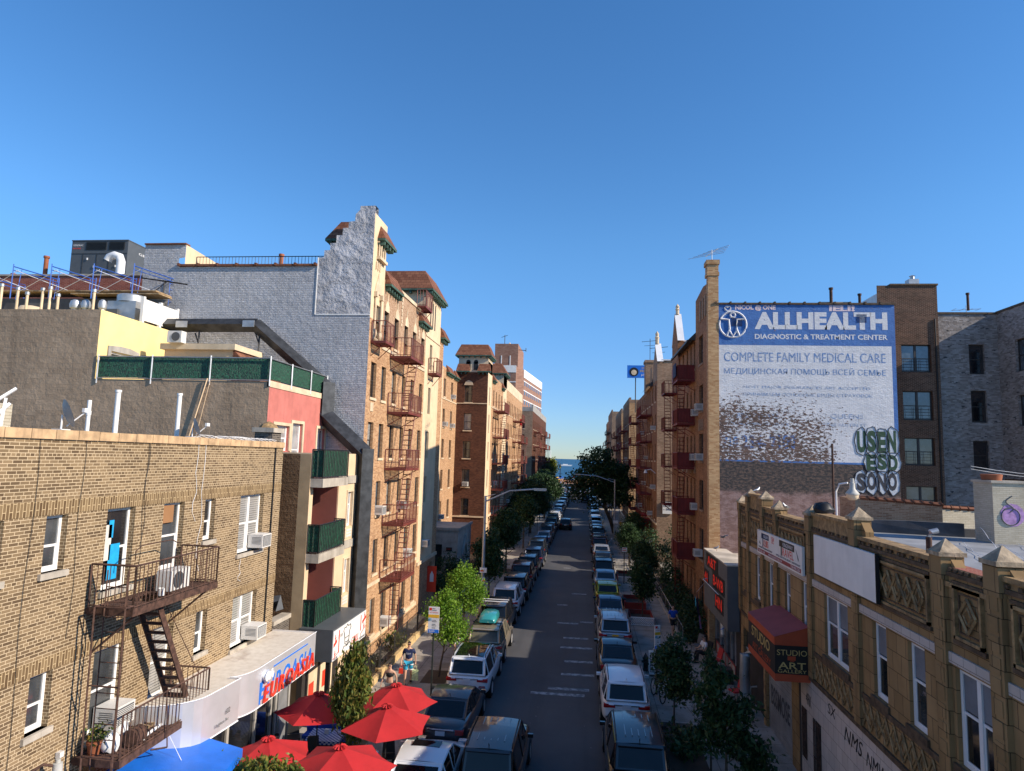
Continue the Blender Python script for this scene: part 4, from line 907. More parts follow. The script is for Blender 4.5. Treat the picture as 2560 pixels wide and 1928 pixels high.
for z, h in ((9.0, 1.05), (6.24, 1.02), (3.44, 1.10)):
    mb = MB(); mb.box(XX+.42, XX+.45, 23.86, 26.4, z+.06, z+h, 0); mb.box(XX+.0, XX+.42, 23.86, 23.89, z+.06, z+h, 0); mb.box(XX+.1, XX+.42, 26.37, 26.4, z+.06, z+h, 0); mb.build('hedge_screen', 'hedge_plastic', B)
    mb = MB(); railing(mb, [(XX+.02, 23.84, z), (XX+.47, 23.84, z), (XX+.47, 26.42, z), (XX+.02, 26.42, z)], h=h+.03, step=.16, r=.008); mb.build('balcony_railing', 'black_iron', B)
# upper storeys
mb = MB(); hl = [(24.4, 25.7, 10.0, 11.0), (25.95, 26.95, 8.95, 11.15), (28.5, 29.4, 8.95, 11.05)]
facade(mb, 'L', -12.1, 23.8, 29.48, 8.86, 12.42, hl, .1); mb.build('red_wall', 'stucco_pink', B)
for h in hl: window(B, 'L', -12.1, (h[0]+h[1])/2, h[2], h[1]-h[0], h[3]-h[2], 'white_paint', 'glass_curtain', .1, double=(h[1]-h[0] < 1), ft=.09)
mb = MB()
for h in hl:
    fbox(mb, 'L', -12.1, h[0]-.12, h[1]+.12, h[3], h[3]+.12, .004, .05); fbox(mb, 'L', -12.1, h[0]-.12, h[0], h[2], h[3], .004, .05); fbox(mb, 'L', -12.1, h[1], h[1]+.12, h[2], h[3], .004, .05)
fbox(mb, 'L', -12.1, 23.8, 29.48, 12.42, 12.66, -.1, .03)
mb.build('window_surround', 'stone_trim', B)
mb = MB(); mb.poly([(-12.1, 23.8, 0), (-32, 23.8, 0), (-32, 23.8, 15.42), (-19.41, 23.8, 15.42), (-19.41, 23.8, 12.62), (-12.1, 23.8, 12.62)]); mb.poly([(-32, 23.8, 0), (-32, 29.4, 0), (-32, 29.4, 15.4), (-32, 23.8, 15.4)]); mb.build('block_wall', 'block_brown', B)
mb = MB(); facade(mb, 'L', -19.41, 23.805, 28.3, 12.6, 15.42, [(24.6, 25.95, 13.0, 13.84)], .08); mb.poly([(-19.41, 28.3, 12.6), (-32, 28.3, 12.6), (-32, 28.3, 15.42), (-19.41, 28.3, 15.42)]); mb.poly([(-19.41, 23.8, 15.41), (-32, 23.8, 15.41), (-32, 28.3, 15.41), (-19.41, 28.3, 15.41)]); mb.build('yellow_wall', 'stucco_yellow', B)
window(B, 'L', -19.41, 25.27, 13.0, 1.35, .84, 'white_paint', 'glass_dark', .08, double=True, ft=.07)
mb = MB(); mb.prism([(-19.40, 24.35, 13.86), (-19.40, 26.2, 13.86), (-19.40, 26.2, 14.02), (-19.40, 25.6, 14.12), (-19.40, 25.0, 14.12), (-19.40, 24.35, 14.05)], (.05, 0, 0)); mb.prism([(-19.40, 26.3, 13.0), (-19.40, 28.1, 13.0), (-19.40, 28.1, 13.8), (-19.40, 27.2, 14.0), (-19.40, 26.3, 13.95)], (.05, 0, 0)); fbox(mb, 'L', -19.4, 24.35, 24.52, 13, 13.86, 0, .05); mb.build('window_surround', 'stone_gray', B)
mb = MB(); mb.poly([(-12.1, 23.8, 12.6), (-19.41, 23.8, 12.6), (-19.41, 29.4, 12.6), (-12.1, 29.4, 12.6)]); mb.build('terrace_floor', 'concrete', B)
mb = MB(); mb.box(-18.4, -15.2, 26.5, 28.8, 12.62, 14.25, 0); mb.box(-18.5, -15.05, 26.3, 28.8, 14.25, 14.5, 1); mb.prism([(-15.2, 26.45, 12.62), (-13.6, 26.45, 12.62), (-15.2, 26.45, 14.3)], (0, 2.3, 0), 2); mb.build('penthouse', ['stucco_beige', 'stone_trim', 'tile_roof'], B)
# green screened terrace fence
o = thing('terrace_fence', 'dark green hedge screen fence with galvanised posts round the roof terrace', 'fence', (-12.1, 23.8, 12.6))
mb = MB(); mb.box(-19.3, -12.15, 23.84, 23.90, 12.70, 13.56, 0); mb.box(-12.18, -12.12, 23.9, 29.3, 12.72, 13.50, 0); mb.build('hedge_screen', 'hedge_plastic', o)
for x in (-19.3, -17.0, -14.55, -12.1): mb = MB(); mb.bar((x, 23.78, 12.45), (x, 23.78, 13.6), .045); mb.build('post', 'galv', o)
for y in (25.6, 27.5, 29.3): mb = MB(); mb.bar((-12.07, y, 12.5), (-12.07, y, 13.55), .045); mb.build('post', 'galv', o)
mb = MB(); mb.bar((-19.3, 23.78, 13.52), (-12.1, 23.78, 13.52), .03); mb.bar((-19.3, 23.78, 12.66), (-12.1, 23.78, 12.66), .03); mb.bar((-12.07, 23.78, 13.5), (-12.07, 29.3, 13.5), .03); mb.build('rail', 'galv', o)
mb = MB(); mb.bar((-15.3, 23.72, 9.9), (-14.6, 23.72, 12.7), .04); mb.tube([(-15.0, 23.74, 9.9), (-14.5, 23.74, 12.6)], .012, 5); o = mb.build('drain_pipe', 'stucco_beige'); tag(o, 'thin slanting pipe on the brown block wall', 'pipe')
# duct
o = thing('exhaust_duct', 'black sheet metal exhaust duct climbing the grey wall beside the balconies', 'duct', (-10, 28.9, 3))
def ductseg(a, b, w1, mat='duct'): q = MB(); q.tube([a, b], w1*.71, 4); q.build('duct_section', mat, o)
for a, b in (((-20.2, 28.6, 15.75), (-15.4, 28.7, 15.80)), ((-15.5, 28.7, 15.85), (-12.0, 29.1, 12.95)), ((-12.0, 29.1, 13.2), (-12.0, 29.1, 11.6)), ((-12.1, 29.1, 11.75), (-9.95, 28.95, 9.95)), ((-9.93, 28.95, 10.2), (-9.93, 28.95, 7.1)), ((-9.93, 28.95, 7.1), (-9.93, 28.95, 3.2))): ductseg(a, b, .46 if a[2] > 12.9 and a[0] < -12.01 else .56)
mb = MB()
for p in ((-18.9, 28.3, 15.62), (-15.6, 28.3, 15.66)): mb.box(p[0]-.28, p[0]+.28, p[1]-.06, p[1]-.02, p[2]-.02, p[2]+.28)
mb.build('access_panel', 'galv', o)
mb = MB()
for x, z in ((-18.2, 15.5), (-15.2, 15.3)): mb.bar((x, 28.6, z), (x, 28.6, 14.3), .06); mb.bar((x, 28.6, 14.9), (x-.2, 28.6, 15.4), .05)
mb.build('bracket', 'black_iron', o)
# box sign with chef drawing
o = thing('box_sign', 'black box sign with a white panel showing a line drawn chef hat and red ribbons', 'sign', (-8.9, 25.5, 2.6))
mb = MB(); mb.box(-10.22, -8.95, 23.6, 27.15, 2.5, 3.62); mb.build('cabinet', 'generator_gray', o); mb = MB(); mb.box(-8.95, -8.92, 23.62, 27.13, 2.52, 3.56); mb.build('face', 'white_paint', o)
mb = MB(); u = lambda y, z: (-8.91, y, z)
def stroke(mb, pts, r=.014): mb.tube([u(*p) for p in pts], r, 4)
stroke(mb, [(24.75, 3.05), (24.68, 3.25), (24.6, 3.35), (24.7, 3.46), (24.85, 3.42), (24.98, 3.52), (25.12, 3.42), (25.3, 3.46), (25.36, 3.33), (25.24, 3.24), (25.2, 3.05), (24.75, 3.05)]); stroke(mb, [(24.75, 3.05), (24.78, 2.85), (24.98, 2.76), (25.18, 2.85), (25.2, 3.05)]); stroke(mb, [(24.85, 2.9), (24.98, 2.86), (25.12, 2.9)]); stroke(mb, [(24.5, 2.6), (24.7, 2.78), (24.98, 2.72), (25.3, 2.8), (25.5, 2.6)]); mb.build('chef_drawing', 'cloth_black', o)
mb = MB()
for a, b in (((23.66, 3.0), (23.95, 3.12)), ((26.7, 3.12), (27.1, 3.26))): mb.prism([u(a[0], a[1]), u(b[0], b[1]), u(b[0], b[1]+.12), u(a[0], a[1]+.12)], (.004, 0, 0))
for y, z in ((23.8, 3.3), (23.8, 2.75), (26.95, 3.42), (26.9, 3.0)): mb.prism([u(y-.1, z), u(y, z-.025), u(y+.1, z), u(y, z+.025)], (.004, 0, 0)); mb.prism([u(y-.02, z-.12), u(y+.02, z-.12), u(y+.02, z+.12), u(y-.02, z+.12)], (.003, 0, 0))
stroke(mb, [(23.65, 2.6), (24.2, 2.75)], .012); stroke(mb, [(26.5, 2.75), (27.1, 2.95)], .012); stroke(mb, [(24.15, 3.5), (24.15, 2.7)], .02); stroke(mb, [(26.5, 3.5), (26.5, 2.9)], .02); mb.build('red_ribbons', 'sign_red', o)
text('BY CHEF', 'L', -8.92, 24.1, 3.2, .42, .12, 'cloth_gray', o); text('GRILL', 'L', -8.92, 25.5, 2.62, .8, .26, 'sign_red', o, italic=.3); text('718-368-0063', 'L', -8.92, 26.4, 2.56, .65, .09, 'navy', o); text('718-368', 'L', -8.92, 23.66, 2.54, .4, .08, 'navy', o)
o = thing('grill_shopfront', 'poster covered shop window and dark posts under the box sign', 'shopfront', (-9.9, 25.5, 0)); mb = MB(); fbox(mb, 'L', -10.0, 23.6, 27.1, .13, 2.5, -.2, 0, 0); mb.build('wall', 'dark_frame', o); mb = MB(); fbox(mb, 'L', -10.0, 24.1, 24.9, .8, 2.2, .01, .03); fbox(mb, 'L', -10.0, 25.2, 26.4, .5, 2.3, .01, .03); mb.build('poster', 'stone_trim', o); mb = MB(); fbox(mb, 'L', -10.0, 24.15, 24.6, 1.0, 1.5, .031, .04); fbox(mb, 'L', -10.0, 25.4, 26.1, 1.0, 1.6, .031, .04); mb.build('poster_print', 'sign_red', o); mb = MB(); mb.box(-9.2, -9.05, 23.7, 23.85, .13, 2.5); mb.build('post', 'black', o)
# ================= rooftop plant behind the block wall
o = thing('rear_building', 'red brick rooftop wall behind the scaffolding at upper left', 'building', (-27, 31, 0))
mb = MB(); mb.box(-45, -22.75, 31, 44, 0, 18.86, 0); mb.box(-45, -22.7, 30.95, 44, 18.86, 18.95, 1); mb.box(-45, -21.2, 30.0, 30.9, 15.4, 17.2, 2); mb.build('wall', ['brick_red', 'concrete', 'roof_tar'], o)
mb = MB(); mb.box(-45, -21, 28.4, 30.0, 12, 17.0, 0); mb.build('lean_to_roof', 'roof_tar', o)
o = thing('rooftop_generator', 'large dark grey rooftop generator with louvred top and white lettering', 'generator', (-25.5, 33, 18.9)); k = 33/31
g0, g1, z0, z1 = -27.32*k, -24.1*k, 19.1, 21.45
mb = MB(); mb.box(g0, g1, 33, 39, z0, z1, 0); mb.box(g0-.02, g1+.02, 32.97, 39, z1, z1+.05, 0); mb.build('housing', 'generator_gray', o)
mb = MB()
for a, b in ((-28.2, -26.95), (-26.8, -25.85)):
    for j in range(14): mb.box(a, b, 32.975, 32.99, z1-.52+j*.033, z1-.505+j*.033)
mb.build('louver', 'black', o); mb = MB()
for x in (-28.35, -27.5, -26.75, -25.95): mb.box(x-.006, x+.006, 32.98, 32.995, z0, z1-.75)
mb.box(g0, g1, 32.98, 32.995, z1-.75, z1-.735); mb.build('panel_seam', 'black', o); mb = MB()
for x, z in ((-28.05, 20.4), (-26.85, 20.45), (-26.7, 20.45), (-27.6, 19.95), (-26.3, 19.98), (-28.1, 19.35), (-25.95, 19.35)): mb.box(x-.04, x+.04, 32.95, 32.98, z-.06, z+.06)
mb.build('latch', 'white_metal', o)
text('GENERAC', 'F', 33, -29.0, z1-.3, .62, .10, 'white_cloth', o, out=.01); text('INDUSTRIAL', 'F', 33, -29.0, z1-.47, .5, .07, 'sign_red', o, out=.01)
t_ = text('GENERAC', 'L', g1, 33.9, z1-.55, 2.0, .13, 'white_cloth', o, out=.01); mb = MB(); mb.tube([(-25.6, 32.5, 17.6), (-25.6, 32.5, 20.1), (-25.7, 32.5, 20.35), (-26.0, 32.5, 20.45), (-26.3, 32.5, 20.35), (-26.4, 32.5, 20.15)], .22, 14)
q = mb.build('vent_duct', 'white_metal', smooth=50); tag(q, 'white bent vent duct rising in front of the rooftop generator', 'duct')
# scaffolding
o = thing('scaffold', 'blue steel scaffolding frames with crossed braces on the roof', 'scaffold', (-25, 29, 16.9)); sx = [-29.5, -27.65, -25.62, -23.42, -21.35]
for i, x in enumerate(sx):
    mb = MB(); z0 = 16.9; zt = 18.6 if i not in (0,) else 18.2; x2 = x+1.05
    for xx, yy, zz in ((x, 28.0, zt), (x2, 29.6, zt-.25)): mb.bar((xx, yy, z0), (xx, yy, zz), .045)
    mb.bar((x, 28.0, zt-.12), (x2, 29.6, zt-.35), .04); mb.bar((x, 28.0, zt-.3), (x2, 29.6, zt-.5), .03); mb.bar((x+.18, 28.3, zt-.15), (x+.1, 28.2, z0), .03); mb.bar((x2-.15, 29.4, zt-.3), (x2-.15, 29.4, z0), .03)
    for j in range(4): mb.bar((x2-.15, 29.4, z0+.2+j*.3), (x2, 29.6, z0+.2+j*.3), .02)
    mb.build('frame', 'blue_steel', o)
for i in range(4):
    mb = MB(); a, b = sx[i]+.1, sx[i+1]+.3; mb.bar((a, 28.05, 18.3), (b+.6, 28.3, 17.3), .022); mb.bar((a, 28.2, 17.2), (b, 28.0, 18.3), .022); mb.build('cross_brace', 'white_metal', o)
mb = MB(); mb.box(-30, -20.3, 28.2, 29.4, 17.3, 17.36); mb.box(-24.5, -20.0, 28.0, 29.0, 17.12, 17.18); mb.build('plank', 'wood', o)
mb = MB(); mb.bar((-22.3, 29.2, 18.3), (-19.4, 29.2, 17.9), .05); mb.bar((-22.3, 29.2, 17.0), (-22.3, 29.2, 18.35), .05); mb.bar((-20.6, 29.2, 17.2), (-20.6, 29.2, 18.1), .05); mb.bar((-21.8, 29.2, 17), (-20.4, 29.2, 18.1), .03); mb.build('brace_frame', 'black_iron', o)
for i, (x, h) in enumerate(((-24.67, 16.68), (-23.9, 16.53), (-23.45, 16.33), (-22.75, 16.5), (-22.4, 16.56), (-22.02, 16.25), (-20.4, 16.44))):
    o = thing('roof_vent_pipe', 'pale capped vent pipe in the row along the block wall roof', 'vent pipe', (x, 24.55, 15.42), 0, 'capped vent pipes on the block wall roof'); mb = MB(); mb.tube([(x, 24.55, 15.42), (x, 24.55, h)], .055, 10); mb.build('pipe', 'stone_trim', o, smooth=50); mb = MB(); mb.tube([(x, 24.55, h-.12), (x, 24.55, h)], .085, 10); mb.build('cap', 'galv', o, smooth=50)
for i, (x, r_, lab) in enumerate(((-21.33, .22, 'silver turbine roof vent, left of the pair beside the vent pipes'), (-20.85, .19, 'smaller silver turbine vent next to the first one'), (-20.1, .17, 'round silver turbine vent at the corner of the block wall roof'))):
    o = thing('turbine_vent', lab, 'roof vent', (x, 24.7, 15.42)); mb = MB(); mb.lathe((x, 24.7, 15.42), [(r_*.6, 0), (r_*.6, .2), (r_*.9, .25), (r_, .4), (r_*.8, .55), (r_*.3, .62), (0, .62)], 16); mb.build('turbine', 'galv', o, smooth=25)
o = thing('roof_tank', 'rounded concrete coloured tank on the roof at far left', 'tank', (-24.3, 25.4, 15.4)); mb = MB(); mb.lathe((-24.2, 25.6, 15.42), [(.55, 0), (.55, .3), (.4, .5), (.1, .56), (0, .56)], 18); mb.build('tank', 'stone_trim', o, smooth=50)
o = thing('screen_panel', 'white panel screen on the yellow roof hiding a cooling unit', 'screen', (-19.9, 28, 15.4)); mb = MB(); mb.box(-19.93, -19.88, 26.9, 29.3, 15.65, 16.62); mb.build('panel', 'white_paint', o); mb = MB()
for y in (26.9, 28.1, 29.35): mb.box(-19.98, -19.84, y-.06, y+.06, 15.4, 16.72)
mb.build('post', 'white_paint', o)
o = thing('cooling_unit', 'round topped metal cooling unit behind the white screen', 'cooling unit', (-21, 28, 15.4)); mb = MB(); mb.box(-21.9, -20.5, 27.2, 28.2, 15.42, 16.6, 0); mb.lathe((-21.1, 27.7, 16.6), [(.6, 0), (.6, .3), (.5, .36), (0, .33)], 20, 0); mb.build('casing', 'galv', o, smooth=30); mb = MB(); mb.box(-21.95, -21.3, 27.1, 27.19, 15.5, 16.2); mb.build('grille', 'ac_dark', o)
o = thing('outdoor_condenser', 'beige split condenser standing on the ledge below the black duct', 'condenser', (-17.45, 26, 14.5)); mb = MB(); mb.box(-18.0, -17.35, 26.0, 26.35, 14.5, 15.0); mb.build('casing', 'ac_white', o); mb = MB(); mb.lathe((-17.6, 25.99, 14.75), [(.19, 0), (.19, -.015), (0, -.015)], 18, 0, 'y'); mb.build('fan_grille', 'ac_dark', o)
for i, (x, y, z0, z1, r_, lab) in enumerate(((-31.5, 34, 18.9, 20.9, .12, 'rusty flue pipe on the red brick roof at upper left'), (-34.0, 34.5, 18.9, 20.0, .12, 'short rusty flue left of the tall one'), (-16.6, 33, 19.0, 20.6, .11, 'rusty flue pipe behind the roof railing of the grey wall building'))):
    o = thing('flue_pipe', lab, 'flue pipe', (x, y, z0)); mb = MB(); mb.tube([(x, y, z0), (x, y, z1)], r_, 10); mb.tube([(x, y, z1-.12), (x, y, z1)], r_*1.35, 10); mb.build('pipe', 'terra_pot', o, smooth=50)
# ================= LEFT building 1: grey side wall + orange front
B = thing('orange_brick_building', 'orange brick apartment house with cream towers, grey painted side wall and rust red fire escape', 'building', (XX, 37, 0))
out = [(XX, 21.86), (-11.01, 21.85), (-11.02, 21.66), (-11.23, 21.44), (-11.24, 21.10), (-11.55, 21.07), (-11.55, 20.77), (-11.83, 20.76), (-11.83, 20.41), (-12.12, 20.40), (-12.12, 20.03), (-12.41, 20.01), (-12.41, 19.67), (-12.69, 19.66), (-12.69, 19.32), (-12.97, 19.31), (-12.97, 18.9), (-20.14, 18.86), (-20.14, 19.3), (-19.83, 19.35), (-19.83, 20.0), (-22.0, 20.0), (-22.0, 0), (XX, 0)]
mb = MB(); Z1 = 16.5
def clip(pts): return [(x, 29.5, z) for x, z in pts]
up_ = [p for p in out[:17]]; mb.poly(clip([(XX, Z1)]+up_+[(-12.97, Z1)]), 1)
for a, b in zip(up_[:-1], up_[1:]): mb.poly([(a[0], 29.5, a[1]), (b[0], 29.5, b[1]), (b[0], 29.95, b[1]), (a[0], 29.95, a[1])], 1)
mb.poly(clip([(-12.97, 0), (-12.97, 18.9)]+out[17:23]), 0); mb.poly(clip([(XX, 0), (XX, Z1), (-12.97, Z1), (-12.97, 0)]), 0)
mb.poly([(XX, 29.95, Z1), (-12.97, 29.95, Z1), (-12.97, 29.95, 18.9), (-12.1, 29.95, 20.3), (-11.0, 29.95, 21.8), (XX, 29.95, 21.86)], 1); mb.build('side_wall', ['brick_gray', 'stucco_gray'], B)
mb = MB(); mb.box(-12.99, -12.95, 29.47, 29.498, Z1, 19.3); mb.box(-12.95, XX, 29.47, 29.498, Z1-.02, Z1+.03); mb.build('paint_edge', 'white_paint', B)
mb = MB(); k = -20.1
while k < -13: mb.box(k, min(k+.95, -12.98), 29.4, 29.8, 18.88, 18.97+.02*random.random()); mb.box(k-.05, k+.06, 29.38, 29.8, 18.9, 19.03); k += 1.0
mb.box(-22, -19.8, 29.42, 29.8, 20.0, 20.07); mb.build('coping_tile', 'tile_roof', B)
mb = MB(); mb.poly([(XX, 29.95, 18.3), (-22, 29.95, 18.3), (-22, 45.5, 18.3), (XX, 45.5, 18.3)]); mb.poly([(-19.82, 29.5, 18.3), (-19.82, 36, 18.3), (-19.82, 36, 19.7), (-19.82, 29.5, 20.0)], 1); mb.build('roof', ['roof_tar', 'stucco_cream'], B)
rl = MB(); railing(rl, [(-19.8, 30.4, 18.9), (-13.0, 30.4, 18.9)], h=.75, step=.17, r=.009); rl.build('roof_railing', 'black_iron', B)
mb = MB(); mb.prism([(-17.2, 33, 18.9), (-14.6, 33, 18.9), (-15.2, 33, 19.45), (-16.4, 33, 19.5)], (0, 2, 0)); mb.build('skylight', 'galv', B)
FL = [(1.25, 2.95), (4.15, 5.80), (6.98, 8.63), (9.78, 11.48), (12.65, 14.36), (15.55, 17.2)]
cols = {'A': (30.05, 30.75), 'B': (31.7, 32.3), 'C': (33.48, 34.12), 'D': (35.4, 36.0), 'E': (37.2, 37.85), 'F': (39.2, 39.88)}
H = []
for i, (a, b) in enumerate(FL):
    for c_, (p, q) in cols.items():
        if i == 1 and c_ == 'A': continue
        H.append((p-.02, q+.1, a, b, c_, i))
T2 = [(41.5, 42.15, a, b, 'T', i) for i, (a, b) in enumerate(FL) if i]
mb = MB(); z_ = 16.2
def split(side, c, u0, u1, z0, z1, hs, zs, m0, m1, rev=.13):
    facade(mb, side, c, u0, u1, z0, zs, [(h[0], h[1], h[2], min(h[3], zs)) for h in hs if h[2] < zs], rev, m0); facade(mb, side, c, u0, u1, zs, z1, [(h[0], h[1], max(h[2], zs), h[3]) for h in hs if h[3] > zs], rev, m1)
split('L', XX, 29.5, 31.45, 1.0, 21.5, [h[:4] for h in H if h[1] < 31.4], 16.4, 0, 1)
split('L', XX, 31.45, 40.3, 1.0, 18.75, [h[:4] for h in H if h[1] > 31.4], z_, 0, 2)
facade(mb, 'L', XX, 40.3, 44.3, 3.2, 20.5, [h[:4] for h in T2 if h[2] > 3.2], .13, 1)
facade(mb, 'L', XX, 44.3, 45.5, 3.2, 18.7, [], .13, 0); facade(mb, 'L', XX, 40.3, 45.5, 1.0, 3.2, [(43.9, 44.6, 1.3, 2.9)], .13, 0)
facade(mb, 'L', XX, 29.5, 45.5, 0, 1.0, [], .1, 0)
mb.poly([(XX, 45.5, 0), (-14, 45.5, 0), (-14, 45.5, 18.7), (XX, 45.5, 18.7)], 0); mb.build('front_wall', ['brick_orange', 'stucco_cream', 'brick_upper'], B)
mb = MB(); mb.poly([(XX, 40.3, 17), (-14.2, 40.3, 17), (-14.2, 40.3, 20.5), (XX, 40.3, 20.5)]); mb.poly([(XX, 44.3, 17), (-14.2, 44.3, 17), (-14.2, 44.3, 20.5), (XX, 44.3, 20.5)]); mb.poly([(XX-.6, 31.45, 18.3), (XX, 31.45, 18.3), (XX, 31.45, 20.4), (-12.8, 31.45, 20.4), (-12.8, 31.45, 18.3)]); mb.build('tower_wall', 'stucco_cream', B)
mb = MB(); fbox(mb, 'L', XX, 29.5, 40.3, .93, 1.12, .004, .1); fbox(mb, 'L', XX, 29.5, 40.3, 3.62, 3.78, .004, .06); fbox(mb, 'L', XX, 31.45, 40.3, 15.2, 15.36, .004, .05); fbox(mb, 'L', XX, 40.3, 45.5, 3.2, 3.4, .004, .1); fbox(mb, 'L', XX, 40.3, 44.3, 17.55, 17.65, .004, .05)
for h in H: fbox(mb, 'L', XX, h[0]-.06, h[1]+.06, h[2]-.12, h[2], .0, .06)
for h in H:
    if h[5] == 5 and h[4] != 'A':   # pointed stone heads
        u0, u1, z = h[0], h[1], h[3]; um = (u0+u1)/2; mb.prism([(XX+.004, u0, z), (XX+.004, u1, z), (XX+.004, u1-.05, z+.3), (XX+.004, um+.06, z+.55), (XX+.004, um+.03, z+1.0), (XX+.004, um-.03, z+1.0), (XX+.004, um-.06, z+.55), (XX+.004, u0+.05, z+.3)], (.035, 0, 0))
for z in (9.0,): fbox(mb, 'L', XX, 30.15, 30.6, 12.0, 12.42, .004, .03); fbox(mb, 'L', XX, 30.15, 30.6, 9.05, 9.4, .004, .03)
for u in (34.7, 38.5): 
    for k in range(9): fbox(mb, 'L', XX, u-.09, u+.09, 17.0+k*.2, 17.17+k*.2, .004, .05 if k % 2 else .03)
fbox(mb, 'L', XX, 33.9, 38.6, 18.75, 18.95, -.3, .06)
u0, u1, z = 29.98, 30.9, 17.2
for s_, uu in ((-1, 30.0), (1, 30.87)):
    mb.tube([(XX+.08, uu, 15.9), (XX+.08, uu, 17.5)], .055, 8); fbox(mb, 'L', XX, uu-.12, uu+.12, 17.5, 17.75, 0, .17); mb.lathe((XX+.05, uu, 15.3), [(0, 0), (.08, .1), (.16, .4), (.12, .6), (0, .62)], 8)
mb.prism([(XX+.004, 29.95, 17.75), (XX+.004, 30.9, 17.75), (XX+.004, 30.75, 18.2), (XX+.004, 30.55, 18.45), (XX+.004, 30.42, 18.75), (XX+.004, 30.3, 18.45), (XX+.004, 30.1, 18.2)], (.05, 0, 0))
for j in range(3): mb.tube([(XX+.06, 29.95+j*.27, 18.85), (XX+.06, 29.95+j*.27, 19.25)], .035, 6)
for j in range(4): mb.tube([(XX+.08, 30.12+j*.3, 19.55), (XX+.08, 30.12+j*.3, 20.2)], .05, 8)
fbox(mb, 'L', XX, 30.0, 31.15, 19.38, 19.52, 0, .2); fbox(mb, 'L', XX, 30.0, 31.15, 20.2, 20.28, 0, .12)
mb.build('stone_trim', 'stone_trim', B)
mb = MB()
for j in range(3): fbox(mb, 'L', XX, 30.17+j*.3, 30.37+j*.3, 19.55, 20.15, .004, .012)
for j in range(3): fbox(mb, 'L', XX, 41.2+j*.62, 41.45+j*.62, 18.3, 20.0, .004, .012)
mb.build('blind_opening', 'interior', B)
for i, h in enumerate(H+T2): window(B, 'L', XX, (h[0]+h[1])/2, h[2], h[1]-h[0], h[3]-h[2], 'dark_frame', ['glass_mid', 'glass_dark', 'glass_mid', 'glass_blind'][i*7 % 4] if i % 3 else 'glass_sky', .13)
hiproof('tile_roof', B, -12.9, XX+.4, 29.98, 31.95, 20.42, 21.45, .55); hiproof('tile_roof', B, -14.6, XX+.42, 39.95, 44.6, 20.55, 21.9, .75)
def skirt(parent, c, y0, y1, z, h=.75, d=.35, mat='tile_roof', side='L'):
    mb = MB(); a = [fr(side, c, y0, z, d), fr(side, c, y1, z, d), fr(side, c, y1-.12, z+h, -.05), fr(side, c, y0+.12, z+h, -.05)]; mb.poly(a); mb.poly([a[0], fr(side, c, y0, z, -.05), a[3]]); mb.poly([a[1], fr(side, c, y1, z, -.05), a[2]]); r = mb.build('tile_skirt', mat, parent)
    e = MB(); fbox(e, side, c, y0, y1, z-.12, z-.004, 0, d); k = y0+.1
    while k < y1-.1: fbox(e, side, c, k, k+.12, z-.34, z-.12, .0, d*.7); k += .42
    e.build('bracket_cornice', 'copper_green', r)
skirt(B, XX, 31.5, 33.85, 18.55); skirt(B, XX, 38.3, 40.6, 18.1, .7); skirt(B, XX, 44.4, 46.1, 18.2)
fire_escape(B, 'L', XX, 32.85, 35.45, [15.1, 12.2, 9.3, 6.5, 3.75], 'fe_red', 1.15, step=.16)
fire_escape(B, 'L', XX, 29.75, 31.05, [15.35], 'fe_red', .75, bottom_ladder=False); fire_escape(B, 'L', XX, 37.6, 39.3, [18.9], 'fe_red', .6, bottom_ladder=False); fire_escape(B, 'L', XX, 41.1, 42.6, [15.3], 'fe_red', .6, bottom_ladder=False)
for (u, z, lab) in ((32.05, 7.0, 'air conditioner near the duct on the fourth row of the orange brick front'), (33.8, 1.28, 'air conditioner in the low window behind the garden railing of the orange house'), (35.75, 7.0, 'air conditioner behind the middle fire escape landing of the orange house'), (41.8, 4.2, 'air conditioner sticking out of the cream tower above the red banner'), (37.5, 4.2, 'air conditioner beside the lowest fire escape landing')): ac('L', XX, u, z, lab)
o = thing('red_banner', 'red banner with a white house emblem on the wall end past the fire escape', 'banner', (XX, 43.5, 1.5)); mb = MB(); mb.box(XX+.01, XX+.62, 43.3, 43.33, 1.1, 2.75); mb.build('cloth', 'sign_red', o); mb = MB(); mb.prism([(XX+.2, 43.29, 1.75), (XX+.45, 43.29, 1.75), (XX+.45, 43.29, 2.2), (XX+.325, 43.29, 2.45), (XX+.2, 43.29, 2.2)], (0, .005, 0)); mb.build('emblem', 'white_cloth', o)
# garden fence in front
o = thing('garden_fence', 'black iron railing on a stepped yellow brick kerb before the orange house', 'fence', (-9, 33, 0))
rl = MB(); pts = [(-9.0, 27.6, .3), (-9.0, 29.6, .42)]; railing(rl, pts, h=1.0, step=.14, r=.008)
for k in range(6): railing(rl, [(-9.0, 29.7+k*2.2, .45), (-9.0, 31.85+k*2.2, .45)], h=1.0, step=.14, r=.008)
railing(rl, [(-9.0, 27.6, .3), (-9.9, 27.6, .3)], h=.9); rl.build('railing', 'black_iron', o)
mb = MB()
for k in range(8): mb.box(-9.12, -8.85, 27.55+k*1.95, 29.45+k*1.95, .1, .40+.05*(k > 0)); mb.box(-9.14, -8.83, 27.5+k*1.95, 27.62+k*1.95, .1, .52)
mb.build('brick_kerb', 'brick_tan_light' if 'brick_tan_light' in MATS else 'brick_cream', o)
def bush(label, loc, s, mat='leaf_dark', n=500, leaf=.09, seed=1, cat='shrub', name='shrub'):
    me = crown_mesh(name, mat, [(0, 0, s[2], s[0], s[1], s[2]), (s[0]*.4, s[1]*.3, s[2]*1.1, s[0]*.6, s[1]*.6, s[2]*.8)], n, leaf, seed); o = bpy.data.objects.new(name, me); COL.objects.link(o); o.location = loc; tag(o, label, cat); return o
